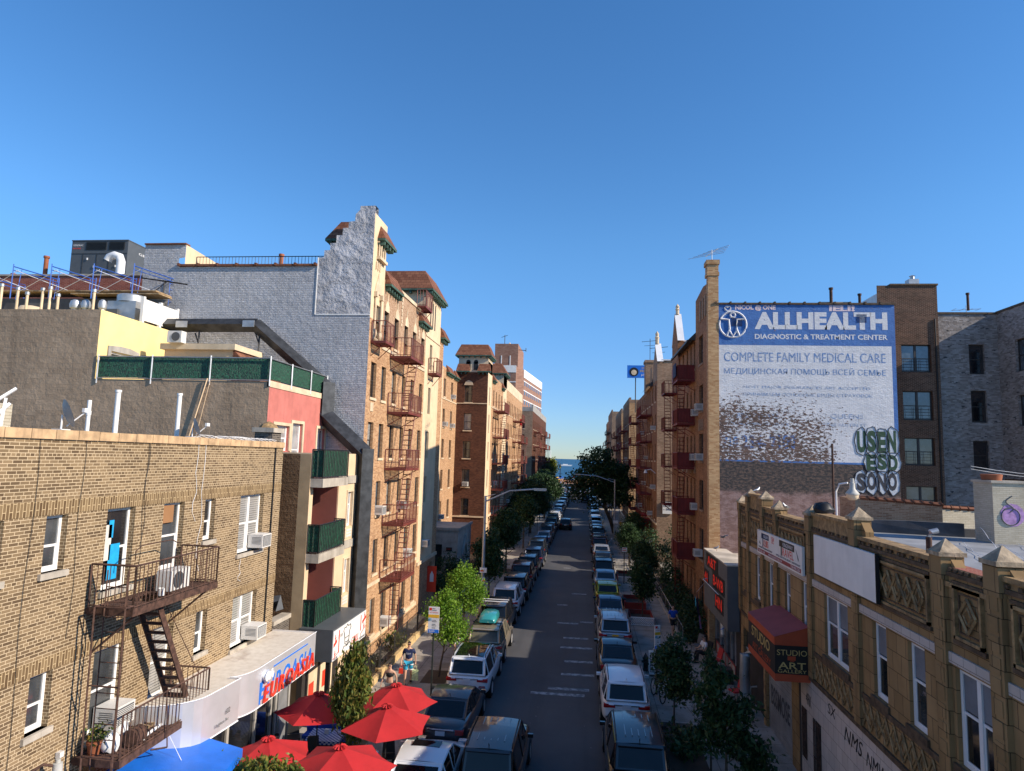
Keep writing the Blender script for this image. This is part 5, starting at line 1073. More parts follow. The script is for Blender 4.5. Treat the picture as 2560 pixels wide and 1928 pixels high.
bush('bright leafy shrub behind the black garden railing, farther one', (-9.6, 33.5, .2), (.5, .6, .4), 'leaf_locust', 420, .1, 4); bush('small shrub behind the near end of the garden railing', (-9.55, 30.6, .2), (.35, .5, .3), 'leaf_dark', 260, .09, 5)
# ================= stone entrance annex in the court
o = thing('stone_porch', 'grey stone entrance porch with pointed arch doorway in the court', 'building', (-11.5, 52, 0))
mb = MB(); facade(mb, 'F', 52, -14, -9.95, 0, 4.2, [(-12.1, -11.2, .9, 3.0)], .3, 0); mb.poly([(-9.95, 52, 0), (-9.95, 58, 0), (-9.95, 58, 4.2), (-9.95, 52, 4.2)]); mb.poly([(-14, 52, 4.19), (-9.95, 52, 4.19), (-9.95, 58, 4.19), (-14, 58, 4.19)]); mb.build('wall', 'stone_gray', o)
mb = MB(); mb.box(-12.1, -11.2, 52.3, 52.35, .9, 3.0); mb.build('doorway', 'interior', o)
mb = MB(); mb.box(-14, -9.85, 51.9, 52, 4.1, 4.32); mb.box(-9.95, -9.82, 52, 58, 4.1, 4.32); mb.box(-11.0, -9.9, 51.7, 52, 2.0, 2.12); mb.box(-10.9, -10.0, 51.75, 52, .1, 2.0); mb.prism([(-9.94, 54, .2), (-9.94, 54, 2.0), (-9.94, 54.9, 3.0), (-9.94, 55.8, 2.0), (-9.94, 55.8, .2), (-9.94, 56.1, .2), (-9.94, 56.1, 2.1), (-9.94, 54.9, 3.5), (-9.94, 53.7, 2.1), (-9.94, 53.7, .2)], (.14, 0, 0)); mb.build('stone_moulding', 'stone_gray', o)
o = thing('notice_plate', 'small red and black notice plate on the grey stone porch', 'sign', (-10.6, 51.98, 2.7)); mb = MB(); mb.box(-10.85, -10.38, 51.96, 51.99, 2.5, 2.8); mb.build('plate', 'black', o); text('NO PARKING', 'F', 51.96, -10.81, 2.62, .38, .1, 'sign_red', o)
# ================= LEFT building 2
def rows(n, z0=1.25, fh=2.88, h=1.68): return [(z0+i*fh, z0+i*fh+h) for i in range(n)]
B = thing('court_building', 'brown brick apartment wing with a tiled tower rising past the court', 'building', (XX, 67, 0))
F2 = [(4.0, 5.7), (6.87, 8.64), (9.78, 11.53), (12.66, 14.41), (15.57, 17.3)]
mb = MB(); hf = [(-12.66, -11.86, a, b) for a, b in F2]+[(-12.2, -11.6, 1.0, 2.9)]
facade(mb, 'F', 67, -14.1, XX, 0, 18.72, hf, .14, 0)
hc = [(u, u+.95, a, b) for u in (56.6, 60.7, 64.1) for a, b in F2]; facade(mb, 'L', -13.5, 45.5, 67, 0, 18.4, hc, .14, 1)
cw = {}
hs_ = [(u, u+.8, a, b) for u in (71.2, 73.3, 75.6, 78.0) for a, b in [(1.25, 2.95)]+F2]+[(68.2, 68.8, a, b) for a, b in F2]
facade(mb, 'L', XX, 67.0, 69.9, 0, 19.9, [h for h in hs_ if h[0] < 69.5], .14, 2); facade(mb, 'L', XX, 69.9, 79.8, 0, 18.8, [h for h in hs_ if h[0] > 69.9], .14, 1)
ht = [(81.2, 81.9, a, b) for a, b in F2]; facade(mb, 'L', XX, 79.8, 83.2, 0, 20.2, ht, .14, 2)
hb = [(u, u+.85, a, b) for u in (84.3, 86, 87.8, 89.6, 92, 94, 96.5, 98.5, 100.5, 102.2) for a, b in [(1.25, 2.95)]+F2]; facade(mb, 'L', XX, 83.2, 104, 0, 18.6, hb, .14, 1)
mb.poly([(XX, 104, 0), (-20, 104, 0), (-20, 104, 18.6), (XX, 104, 18.6)], 0); mb.poly([(-13.5, 45.5, 18.2), (-13.5, 67, 18.2), (-22, 67, 18.2), (-22, 45.5, 18.2)], 3); mb.poly([(XX, 67, 18.3), (XX, 104, 18.3), (-22, 104, 18.3), (-22, 67, 18.3)], 3)
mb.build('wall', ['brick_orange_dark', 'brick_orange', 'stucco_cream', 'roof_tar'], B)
mb = MB(); mb.poly([(XX, 67, 18.7), (-13.4, 67, 18.7), (-13.4, 67, 20.5), (XX, 67, 20.5)]); mb.box(-13.4, XX, 67.01, 69.9, 18.7, 20.5); mb.box(-13.4, XX, 79.8, 83.2, 18.7, 20.3); mb.build('tower_wall', 'stone_trim', B)
mb = MB()
for x in (-12.6, -11.8): mb.box(x, x+.45, 66.96, 66.995, 18.95, 19.8); mb.lathe((x+.225, 66.99, 19.8), [(0, -.03), (.225, -.03), (.225, 0)], 16, 0, 'y')
mb.build('tower_opening', 'black', B)
hiproof('tile_roof', B, -13.75, XX+.35, 66.7, 70.2, 20.5, 21.7, .6, insx=.5); hiproof('tile_roof', B, -14, XX+.4, 79.5, 83.5, 20.3, 21.6, .8)
skirt(B, 66.95, -13.6, -12.15, 18.8, .8, .4, side='F'); skirt(B, 66.95, -11.35, -9.95, 18.8, .8, .4, side='F'); skirt(B, XX, 70.2, 72, 18.3, .7); skirt(B, XX, 78.0, 79.8, 18.3, .7)
skirt(B, -13.5, 55.5, 58.5, 18.0, .7); skirt(B, -13.5, 61.5, 64.5, 18.0, .7); skirt(B, -13.5, 65.2, 67, 18.0, .7)
mb = MB(); fbox(mb, 'F', 67, -14, XX, 15.4, 15.5, .004, .05); fbox(mb, 'F', 67, -14, XX, 3.8, 3.95, .004, .08); fbox(mb, 'L', -13.5, 45.5, 66.9, 15.3, 15.42, .004, .05); fbox(mb, 'L', XX, 69.9, 79.8, 15.3, 15.42, .004, .05); fbox(mb, 'L', XX, 67.1, 104, 3.7, 3.9, .004, .08); fbox(mb, 'L', XX, 67.1, 104, 1.0, 1.15, .004, .08); fbox(mb, 'L', XX, 83.2, 104, 18.6, 19.9, -.3, .02)
for h in hf: fbox(mb, 'F', 67, h[0]-.07, h[1]+.07, h[2]-.12, h[2], 0, .06)
for h in hc: fbox(mb, 'L', -13.5, h[0]-.07, h[1]+.07, h[2]-.12, h[2], 0, .06)
for h in hs_+hb+ht: fbox(mb, 'L', XX, h[0]-.07, h[1]+.07, h[2]-.12, h[2], 0, .06)
mb.prism([(-12.75, 66.99, 17.35), (-11.77, 66.99, 17.35), (-11.9, 66.99, 17.7), (-12.2, 66.99, 17.85), (-12.33, 66.99, 17.85), (-12.6, 66.99, 17.7)], (0, -.05, 0)); mb.build('stone_trim', 'stone_trim', B)
mb = MB(); mb.poly([(-13.49, 45.6, 3), (-13.49, 45.6, 18.3), (-13.49, 55.2, 18.3), (-13.49, 55.2, 3)]); mb.poly([(-13.49, 59.2, 3), (-13.49, 60.2, 3), (-13.49, 60.2, 18.3), (-13.49, 59.2, 18.3)]); mb.build('stucco_strip', 'stucco_cream', B)
for i, (s_, c_, h) in enumerate([('F', 67, h) for h in hf]+[('L', -13.5, h) for h in hc]+[('L', XX, h) for h in hs_+ht]+[('L', XX, h) for h in hb][:40]): window(B, s_, c_, (h[0]+h[1])/2, h[2], h[1]-h[0], h[3]-h[2], 'dark_frame', ['glass_dark', 'glass_mid', 'glass_dark', 'glass_blind'][i*5 % 4], .14)
mb = MB()
for h in hb[40:]: fbox(mb, 'L', XX, h[0], h[1], h[2], h[3], -.13, -.1)
mb.build('window_row', 'glass_dark', B)
fire_escape(B, 'L', XX, 71.5, 76, [15.1, 12.2, 9.3, 6.5, 3.75], 'fe_red', 1.3, step=.3, r=.014); fire_escape(B, 'L', XX, 91, 95, [15.1, 12.2, 9.3, 6.5, 3.75], 'fe_red', 1.3, step=.4, r=.014); fire_escape(B, 'L', XX, 99, 102, [12.2, 9.3, 6.5], 'fe_red', 1.2, step=.4, r=.014, bottom_ladder=False)
ac('F', 67, -12.24, 6.95, 'white air conditioner in the brown brick wall facing the street end')
for u, z, lab in ((61.2, 12.75, 'air conditioner on the court wall, upper of the left pair'), (64.6, 12.75, 'air conditioner on the court wall, right beside its neighbour'), (64.6, 15.65, 'topmost air conditioner on the court wall'), (57.1, 6.95, 'air conditioner low in the shaded court wall'), (61.1, 4.1, 'lowest air conditioner in the court, above the stone porch')): ac('L', -13.5, u, z, lab)
for k, (u, z) in enumerate(((84.7, 9.85), (86.4, 4.1), (88.2, 4.1), (92.4, 1.3), (94.4, 1.3), (73.7, 6.9), (98.9, 6.9))): ac('L', XX, u, z, 'window air conditioner on the long shaded street front beyond the court', 'air conditioners on the far left fronts')
mb = MB(); mb.box(-10.2, -9.95, 100.5, 101.1, 14.9, 15.9); tag(mb.build('red_cloth', 'umbrella_red'), 'red cloth hanging on the far fire escape', 'cloth')
# far left block, porch, high rise
def farblock(name, label, side, c, u0, u1, H_, wallm, cols_, F_, facex=None, fmat=None, depth=12, fes=(), trim='stone_trim', par=.9, parm='stone_gray', band=None, facade_cols=()):
    B = thing(name, label, 'building', fr(side, c, u0, 0)); mb = MB(); hs = [(u, u+.85, a, b) for u in cols_ for a, b in F_]; facade(mb, side, c, u0, u1, 0, H_, hs, .15, 0)
    s_ = -1 if side == 'L' else 1; x2 = c+s_*depth; hf = [(min(x, x+s_*.6), max(x, x+s_*.6), a, b) for x in facade_cols for a, b in F_]
    facade(mb, 'F', u0, min(c, x2), max(c, x2), 0, H_, hf, .15, 1); mb.poly([(c, u1, 0), (x2, u1, 0), (x2, u1, H_), (c, u1, H_)], 1); mb.poly([(c, u0, H_-.1), (x2, u0, H_-.1), (x2, u1, H_-.1), (c, u1, H_-.1)], 2); mb.build('wall', [wallm, fmat or wallm, 'roof_tar'], B)
    mb = MB(); fbox(mb, side, c, u0, u1, H_, H_+par, -.3, .03); mb.box(min(c, x2), max(c, x2), u0-.02, u0+.3, H_, H_+par*.6) if par else None; mb.build('parapet', parm, B)
    mb = MB()
    for h in hs: fbox(mb, side, c, h[0]-.07, h[1]+.07, h[2]-.14, h[2], 0, .06)
    for h in hf: mb.box(h[0]-.07, h[1]+.07, u0-.06, u0, h[2]-.14, h[2])
    fbox(mb, side, c, u0, u1, 3.7, 3.9, .004, .08); mb.build('sill_course', trim, B)
    for i, h in enumerate((hs+[])[:80]): window(B, side, c, (h[0]+h[1])/2, h[2], .85, h[3]-h[2], 'dark_frame', 'glass_dark' if i % 3 else 'glass_mid', .15)
    for i, h in enumerate(hf[:18]): window(B, 'F', u0, (h[0]+h[1])/2, h[2], h[1]-h[0], h[3]-h[2], 'dark_frame', 'glass_dark', .15)
    if len(hs) > 80:
        mb = MB()
        for h in hs[80:]: fbox(mb, side, c, h[0], h[1], h[2], h[3], -.14, -.11)
        mb.build('window_row', 'glass_dark', B)
    for a, b, fl, mt in fes: fire_escape(B, side, c, a, b, fl, mt, 1.25, step=.5, r=.018)
    return B
F6 = [(1.25, 2.95)]+F2; ALLF = [15.1, 12.2, 9.3, 6.5, 3.75]
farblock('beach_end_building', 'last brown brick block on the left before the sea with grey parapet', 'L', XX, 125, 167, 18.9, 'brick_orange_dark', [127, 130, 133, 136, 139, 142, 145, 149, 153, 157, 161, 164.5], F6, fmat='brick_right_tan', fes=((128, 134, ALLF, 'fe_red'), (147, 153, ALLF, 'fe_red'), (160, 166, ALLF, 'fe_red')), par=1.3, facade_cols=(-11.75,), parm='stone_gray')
o = thing('roadside_arch', 'pale stone gateway pier half hidden by the dark left trees', 'gate', (-9.2, 108, 0)); mb = MB(); mb.box(-10.3, -8.9, 106, 108, 0, 4.6); mb.box(-10.6, -8.6, 105.7, 108.3, 4.6, 5.1); mb.build('pier', 'stone_gray', o)
B = thing('high_rise', 'pinkish grey high rise with white top band and tall blank tower', 'building', (-22, 205, 0))
mb = MB(); P3 = Vector((-19.5, 200, 0)); Q3 = Vector((-16.3, 235, 0)); mb.box(-29.3, -21.9, 204, 222, 0, 45.8, 0); mb.box(-26, -21.5, 196, 204, 0, 37.7, 1)
mb.poly([P3, Q3, Q3+Vector((0, 0, 37)), P3+Vector((0, 0, 37))], 1); mb.poly([P3, (-21.5, 198, 0), (-21.5, 198, 37), P3+Vector((0, 0, 37))], 1); mb.poly([Q3, (-35, 240, 0), (-35, 240, 37), Q3+Vector((0, 0, 37))], 1); mb.poly([P3+Vector((0, 0, 37)), Q3+Vector((0, 0, 37)), (-35, 240, 37), (-35, 200, 37)], 1); mb.build('wall', ['brick_far', 'brick_far'], B)
mb = MB(); dv = (Q3-P3).normalized(); nv = Vector((dv.y, -dv.x, 0))
def onf(t, z, e=.05): return P3+dv*t+nv*e+Vector((0, 0, z))
mb.prism([onf(0, 34.6, 0), onf(35.1, 34.6, 0), onf(35.1, 37.1, 0), onf(0, 37.1, 0)], nv*.1)
for k in range(4, 12): z = 34.6-(k-4)*2.9-1.2; mb.prism([onf(0, z, 0), onf(35.1, z, 0), onf(35.1, z+.28, 0), onf(0, z+.28, 0)], nv*.06)
mb.box(-26.05, -21.45, 195.9, 196, 35.6, 37.75)
for k in range(6): z = 32.6-k*2.9; mb.box(-26.05, -21.45, 195.92, 196, z, z+.28)
mb.box(-27.3, -27.0, 203.9, 204, 38.5, 42); mb.box(-24.5, -24.2, 203.9, 204, 37, 42); mb.build('white_band', 'white_paint', B)
for k in range(8):
    for j in range(9):
        z = 32.2-k*2.9; mb = MB(); mb.prism([onf(1.2+j*3.8, z, 0), onf(2.9+j*3.8, z, 0), onf(2.9+j*3.8, z+1.5, 0), onf(1.2+j*3.8, z+1.5, 0)], nv*.04); mb.build('window', 'glass_mid', B)
for k in range(6): mb = MB(); z = 33.6-k*2.9; mb.box(-25.2, -23.2, 195.95, 196, z, z+1.5); mb.build('window', 'glass_sky', B)
mb = MB(); mb.lathe((-25.6, 212, 45.8), [(2.0, 0), (.9, .9), (.2, 1.6), (0, 1.9)], 12); mb.build('tank_roof', 'stone_trim', B, smooth=20)
mb = MB(); mb.bar((-26.5, 206, 45.8), (-26.5, 206, 49), .15); mb.bar((-27.6, 206, 48.2), (-25.6, 206, 48.9), .1); mb.bar((-22, 206, 44.2), (-19.6, 206, 44), .15); mb.bar((-19.6, 206, 43.6), (-19.6, 206, 44.8), .15); mb.build('antenna', 'black_iron', B)
# ================= RIGHT: terracotta corner building
TX = 7.0
B = thing('terracotta_building', 'two storey tan terracotta building at right with diamond panels and spiked parapet', 'building', (TX, 18, 0))
wins = [(18.96, 20.71, 1), (16.68, 17.41, 0), (14.92, 15.64, 0), (12.54, 13.78, 1), (10.3, 11.4, 0), (29.68, 30.33, 0), (27.9, 28.59, 0), (26.03, 26.73, 0), (23.92, 24.58, 0), (22.06, 22.77, 0)]
mb = MB(); facade(mb, 'R', TX, 4, 31.3, 3.4, 8.15, [(a, b, 4.56, 6.31) for a, b, k in wins], .08, 0)
facade(mb, 'R', TX, 4, 23.0, 0, 3.4, [(22.45, 22.9, .9, 2.4), (21.2, 21.85, .2, 2.4)], .1, 1); facade(mb, 'R', TX, 23.2, 31.3, 0, 3.4, [(24.0, 27.1, 0, 3.0), (27.5, 30.8, 0, 2.9)], .2, 0); facade(mb, 'R', TX, 23.0, 23.2, 0, 3.4, [], .1, 2)
mb.poly([(TX, 31.3, 0), (TX+14, 31.3, 0), (TX+14, 31.3, 7.6), (TX, 31.3, 7.6)], 3); mb.poly([(TX+14, 4, 0), (TX+14, 31.3, 0), (TX+14, 31.3, 7.6), (TX+14, 4, 7.6)], 3); mb.box(TX+.001, TX+.4, 4, 31.299, 7.0, 8.149, 3); mb.build('wall', ['terracotta', 'terracotta_white', 'black', 'brick_red'], B)
mb = MB(); mb.poly([(TX+.4, 4, 7.5), (TX+14, 4, 7.5), (TX+14, 31.2, 7.5), (TX+.4, 31.2, 7.5)]); mb.build('roof', 'roof_silver', B)
for i, (a, b, k) in enumerate(wins):
    wo = window(B, 'R', TX, (a+b)/2, 4.56, b-a, 1.75, 'white_metal', 'glass_dark' if i % 2 else 'glass_mid', .08, double=bool(k), ft=.08, mid=.55)
    mb = MB(); mb.box(-(b-a)/2+.08, (b-a)/2-.08, .024, .028, 1.02, 1.68); bl = mb.build('blind', 'blind_gray'); bl.parent = wo
mb = MB()
for i, (a, b, k) in enumerate(wins): fbox(mb, 'R', TX, a-.1, b+.1, 4.42, 4.56, 0, .06)
fbox(mb, 'R', TX, 4, 31.3, 4.30, 4.42, .0, .05); fbox(mb, 'R', TX, 4, 31.3, 3.46, 3.58, .0, .06); fbox(mb, 'R', TX, 4, 31.3, 7.98, 8.06, .0, .05)
mb.build('moulding', 'terra_dark', B)
mb = MB(); fbox(mb, 'R', TX, 4, 31.3, 6.36, 6.56, .0, .05); mb.build('white_band', 'terracotta_white', B)
# parapet steps, piers and caps
segs = [(29.55, 31.2, 8.25), (27.1, 29.55, 8.75), (25.4, 27.1, 8.35), (21.7, 25.4, 8.22), (18.3, 21.7, 8.56), (14.2, 18.2, 8.24), (12.4, 13.9, 7.85), (4, 12.2, 8.25)]
mb = MB()
for a, b, z in segs:
    if z > 8.15: mb.box(TX+.0, TX+.3, a, b, 8.15, z-.07)
    mb.box(TX-.07, TX+.36, a+.001, b-.001, z-.07, z+.02)
mb.build('coping', 'terra_trim', B)
piers = [(31.1, 8.6, .36), (29.55, 8.95, .36), (27.2, 8.98, .36), (25.35, 8.72, .34), (21.75, 8.80, .36), (18.25, 8.98, .38), (14.1, 8.66, .40), (12.3, 8.75, .40)]
for y, z, w_ in piers:
    mb = MB(); cp = MB()
    fbox(mb, 'R', TX, y-w_/2, y+w_/2, 3.6, 7.9, .001, .10); h = w_/2; mb.box(TX-.13, TX+.30, y-h-.02, y+h+.02, 7.9, z-.33)
    for j in range(10): fbox(mb, 'R', TX, y-w_/2+.07, y+w_/2-.07, 4.6+j*.34, 4.86+j*.34, .10, .115)
    cp.box(TX-.17, TX+.34, y-h-.05, y+h+.05, z-.33, z-.25); c0 = (TX+.08, y, z)
    q = [(TX-.14, y-h-.02, z-.25), (TX+.31, y-h-.02, z-.25), (TX+.31, y+h+.02, z-.25), (TX-.14, y+h+.02, z-.25)]
    for k in range(4): cp.poly([q[k], q[(k+1) % 4], c0])
    if y < 26: mb.prism([(TX+.04, y-h-.05, z-.38), (TX+.04, y-h-.30, z-.60), (TX+.04, y-h-.30, 8.0), (TX+.04, y-h-.05, 8.0)], (.2, 0, 0))
    P1 = mb.build('pier', 'terracotta', B); cp.build('cap', 'terra_cap', P1)
# diamond panels
mb = MB(); fl = MB(); dk = MB()
def diamond(y, z, w_, h, r=.022, o=.05):
    P = [(y, z+h/2), (y+w_/2, z), (y, z-h/2), (y-w_/2, z)]
    for a, b in zip(P, P[1:]+P[:1]): mb.bar(fr('R', TX, a[0], a[1], o), fr('R', TX, b[0], b[1], o), r*2)
    P = [(y+(a-y)*.5, z+(b-z)*.5) for a, b in P]
    for a, b in zip(P, P[1:]+P[:1]): mb.bar(fr('R', TX, a[0], a[1], o), fr('R', TX, b[0], b[1], o), r*1.3)
for a, b in ((14.6, 17.3), (12.75, 13.65), (10.2, 11.9), (18.6, 21.3), (22.2, 25.0), (25.7, 26.8), (27.5, 29.2), (29.9, 30.8)):
    mb = MB(); fl = MB()
    z0, z1 = 6.86, 7.84
    for (p, q, r_, s_) in ((a, b, z0, z0+.06), (a, b, z1-.06, z1), (a, a+.06, z0, z1), (b-.06, b, z0, z1)): fbox(fl, 'R', TX, p, q, r_, s_, .0, .07)
    for (p, q, r_, s_) in ((a-.06, b+.06, z0-.10, z0-.02), (a-.06, b+.06, z1+.02, z1+.08)): fbox(dk, 'R', TX, p, q, r_, s_, .0, .05)
    for (p, q, r_, s_) in ((a+.12, b-.12, z0+.12, z0+.15), (a+.12, b-.12, z1-.15, z1-.12), (a+.12, a+.15, z0+.15, z1-.15), (b-.15, b-.12, z0+.15, z1-.15)): fbox(dk, 'R', TX, p, q, r_, s_, .0, .03)
    n_ = max(1, round((b-a-.3)/.44)); w_ = (b-a-.36)/n_
    for k in range(n_): diamond(a+.18+w_*(k+.5), 7.35, w_, .62)
    F1 = fl.build('panel_frame', 'terra_trim', B); mb.build('diamond_relief', 'terra_trim', F1)
mb = MB()
for k in range(int((23-4)/.42)): diamond(4.2+k*.42, 3.95, .40, .62, .016, .03)
k = 4.0
while k < 31: fbox(dk, 'R', TX, k, k+.11, 8.08, 8.14, .0, .055) if int(k*10) % 3 else None; k += .19
mb.build('relief_band', 'terra_trim', B); dk.build('dark_relief', 'terra_dark', B)
mb = MB(); fbox(mb, 'R', TX, 22.45, 22.9, .9, 2.4, -.09, -.08); fbox(mb, 'R', TX, 21.2, 21.85, .2, 2.4, -.09, -.08); mb.build('opening', 'black', B)
mb = MB()
for a, b, p, q in ((22.45, 22.9, .9, 2.4), (21.2, 21.85, .2, 2.4)):
    for k in range(6): mb.bar(fr('R', TX, a+.04+k*(b-a-.08)/5, p, .02), fr('R', TX, a+.04+k*(b-a-.08)/5, q, .02), .02)
    for z in (p+.1, (p+q)/2, q-.1): mb.bar(fr('R', TX, a, z, .02), fr('R', TX, b, z, .02), .02)
mb.build('window_bars', 'rust', B)
mb = MB(); z = 0.0
while z < 2.98: fbox(mb, 'R', TX, 24.0, 27.1, z, z+.085, -.12, -.085 if int(z*10) % 2 else -.09); z += .1
fbox(mb, 'R', TX, 24.0, 27.1, 0, 3.0, -.16, -.121); mb.build('roller_shutter', 'galv', B)
mb = MB(); fbox(mb, 'R', TX, 27.5, 30.8, 0, 2.9, -.18, -.15); mb.build('doorway', 'interior', B)
mb = MB(); fbox(mb, 'R', TX, 27.15, 27.4, .1, 2.9, .005, .04); mb.build('notice_board', 'terra_trim', B)
for s_, y, z, w_, h, it in (('4RK', 22.5, 2.6, .5, .35, 0), ('NMS', 19.4, 2.75, 1.2, .38, .3), ('SX', 20.6, 3.0, .6, .3, .2), ('NMWST', 18.0, 2.7, 1.6, .36, .3)): text(s_, 'R', TX, y, z, w_, h, 'black', B, out=.006, italic=it, name='graffiti')
text('BSSMOSE', 'R', TX, 26.8, 1.1, 2.3, .7, 'ac_dark', B, out=-.08, bold=.02, name='graffiti')
# signs on it
o = thing('travel_sign', 'white KINGSWAY TOURS and TRAVEL sign panel below the parapet', 'sign', (6.85, 25, 6.5)); mb = MB(); mb.box(6.84, 6.92, 22.12, 27.6, 6.54, 7.44); mb.build('panel', 'white_paint', o)
SX = 6.84; T_ = lambda s, y, z, w_, h, m, **k: text(s, 'R', SX, y, z, w_, h, m, o, out=.008, **k)
mb = MB(); fbox(mb, 'R', SX, 25.95, 26.98, 7.16, 7.36, .002, .005); fbox(mb, 'R', SX, 26.72, 26.82, 6.86, 7.16, .002, .005); mb.build('blue_letter_bar', 'sign_blue' if False else 'navy', o); mb = MB(); fbox(mb, 'R', SX, 22.9, 24.6, 7.16, 7.38, .002, .005); fbox(mb, 'R', SX, 24.3, 24.42, 6.86, 7.16, .002, .005); mb.build('black_letter_bar', 'black', o)
T_('KINGSWAY', 26.65, 7.2, .62, .12, 'white_cloth'); T_('KINGSWAY', 24.15, 7.2, 1.1, .13, 'white_cloth'); T_('OURS', 26.66, 6.88, .66, .25, 'sign_red'); T_('RAVEL', 24.22, 6.88, 1.25, .26, 'sign_red'); T_('524', 25.6, 7.2, .34, .17, 'sign_red'); T_('BRIGHTON', 25.6, 7.13, .34, .04, 'sign_red'); T_('TOUR OPERATOR FOR CARIBBEAN-MEXICO-EUROPE', 27.4, 6.78, 1.9, .06, 'navy'); T_('OFFICIAL AGENT FOR ALL AIRLINES • CRUISE SPECIALIST', 25.0, 6.78, 2.7, .06, 'navy')
mb = MB(); fbox(mb, 'R', SX, 22.25, 27.5, 6.60, 6.73, .002, .005); mb.build('red_strip', 'awning_maroon', o); T_('718-332-1100', 27.4, 6.62, .9, .08, 'white_cloth'); T_('WWW.KINGSWAYTOURS.COM', 26.0, 6.62, 1.7, .08, 'white_cloth'); T_('718-998-2200', 23.3, 6.62, .95, .09, 'white_cloth')
mb = MB(); mb.prism([fr('R', SX, 22.75, 7.3, .004), fr('R', SX, 22.5, 6.92, .004), fr('R', SX, 22.45, 7.0, .004), fr('R', SX, 22.6, 7.15, .004)], (-.003, 0, 0)); mb.prism([fr('R', SX, 27.3, 6.95, .004), fr('R', SX, 27.1, 6.9, .004), fr('R', SX, 27.2, 7.05, .004)], (-.003, 0, 0)); mb.build('drawing', 'cloth_gray', o)
o = thing('blank_sign', 'large blank white sign board on the terracotta front', 'sign', (6.85, 18.8, 6.8)); mb = MB(); mb.box(6.82, 6.9, 16.72, 20.95, 6.84, 7.96); mb.build('board', 'white_paint', o); mb = MB(); mb.box(6.815, 6.905, 16.70, 16.72, 6.82, 7.98); mb.box(6.815, 6.905, 16.72, 20.95, 6.82, 6.84); mb.build('edge_trim', 'black', o)
o = thing('awning', 'dark red awning box lettered STUDIO ART GALLERY over the roller shutter', 'awning', (6.4, 24, 3.4)); AX, a0, a1 = 5.95, 22.05, 25.4
mb = MB(); mb.prism([(AX, a0, 3.55), (AX, a0, 4.42), (7.0, a0, 4.42), (7.0, a0, 3.55)], (0, a1-a0, 0)); mb.build('panel', 'awning_black', o)
mb = MB(); mb.prism([(AX-.01, a0-.01, 4.42), (AX-.01, a0-.01, 4.66), (7.0, a0-.01, 5.0), (7.0, a0-.01, 4.42)], (0, a1-a0+.02, 0)); mb.prism([(AX-.01, a0-.01, 3.34), (AX-.01, a0-.01, 3.56), (7.0, a0-.01, 3.56), (7.0, a0-.01, 3.34)], (0, a1-a0+.02, 0)); mb.build('valance', 'awning_orange', o)
mb = MB(); mb.poly([(AX-.02, a0-.02, 4.668), (7.0, a0-.02, 5.008), (7.0, a1+.02, 5.008), (AX-.02, a1+.02, 4.668)]); mb.build('top_cover', 'awning_maroon', o)
text('STUDIO', 'F', a0, AX+.06, 4.12, .9, .17, 'gold', o); text('ART', 'F', a0, AX+.1, 3.72, .82, .2, 'gold', o, bold=.01); text('GALLERY', 'F', a0, AX+.08, 3.60, .86, .1, 'gold', o); text('&', 'F', a0, AX+.45, 3.94, .14, .07, 'awning_orange', o); mb = MB(); mb.box(AX+.38, AX+.62, a0-.012, a0-.002, 3.98, 4.1); mb.build('emblem', 'awning_orange', o)
text('STUDIO', 'R', AX, 24.9, 4.02, 2.3, .34, 'gold', o, bold=.01); text('ART GALLERY', 'R', AX, 24.8, 3.62, 2.3, .22, 'awning_orange', o); text('&', 'R', AX, 23.7, 3.88, .2, .1, 'awning_orange', o)
o = thing('foil_duct', 'tall foil wrapped column of pipe standing by the doorway', 'duct', (6.5, 28.4, .13)); mb = MB(); mb.tube([(6.5, 28.4, .13), (6.52, 28.4, .9), (6.46, 28.35, 1.6), (6.5, 28.4, 2.35), (6.7, 28.4, 2.55)], [.2, .21, .19, .21, .17], 12); q = mb.build('pipe', 'galv', o, smooth=60)
for v in q.data.vertices: v.co += Vector((random.uniform(-.025, .025), random.uniform(-.025, .025), 0))
o = thing('street_level_post', 'thin grey gas pipe bent beside the foil wrapped column', 'pipe', (6.3, 27.2, 0)); mb = MB(); mb.tube([(6.75, 27.6, 1.4), (6.5, 27.5, 1.4), (6.45, 27.4, 1.1), (6.45, 27.3, .13)], .035, 8); mb.build('pipe', 'lamp_metal', o, smooth=50)
mb = MB(); mb.box(5.9, 6.6, 27.4, 28.0, .131, .15); tag(mb.build('door_mat', 'black'), 'black mat on the pavement before the dark doorway', 'mat')
# roof things
o = thing('roof_chimney', 'white painted brick chimney with purple graffiti and clay pot on the low roof', 'chimney', (14.4, 25, 7.5)); mb = MB(); mb.box(14.17, 15.6, 25, 26.15, 7.5, 9.6); mb.build('stack', 'brick_cream', o); mb = MB(); mb.box(14.12, 15.65, 24.95, 26.2, 9.6, 9.68); mb.build('cap', 'concrete', o); mb = MB(); mb.lathe((14.5, 25.6, 9.68), [(.3, 0), (.34, .2), (.3, .22), (.0, .2)], 14); mb.build('chimney_pot', 'terra_pot', o, smooth=40)
M('graf_purple', (.42, .24, .46), var=.3, scale=6); mb = MB(); mb.lathe((14.78, 24.995, 8.5), [(0, -.004), (.40, -.004), (.40, 0)], 11, 0, 'y'); mb.build('graffiti', 'graf_purple', o); mb = MB()
mb.tube([(14.72+.3*cos(t_*.35), 24.985, 8.45+.3*sin(t_*.35)) for t_ in range(19)], .02, 4); mb.tube([(14.7+.12*sin(t_*.9), 24.985, 8.6+.07*t_) for t_ in range(9)], .02, 4); mb.build('graffiti_line', 'cloth_gray', o)
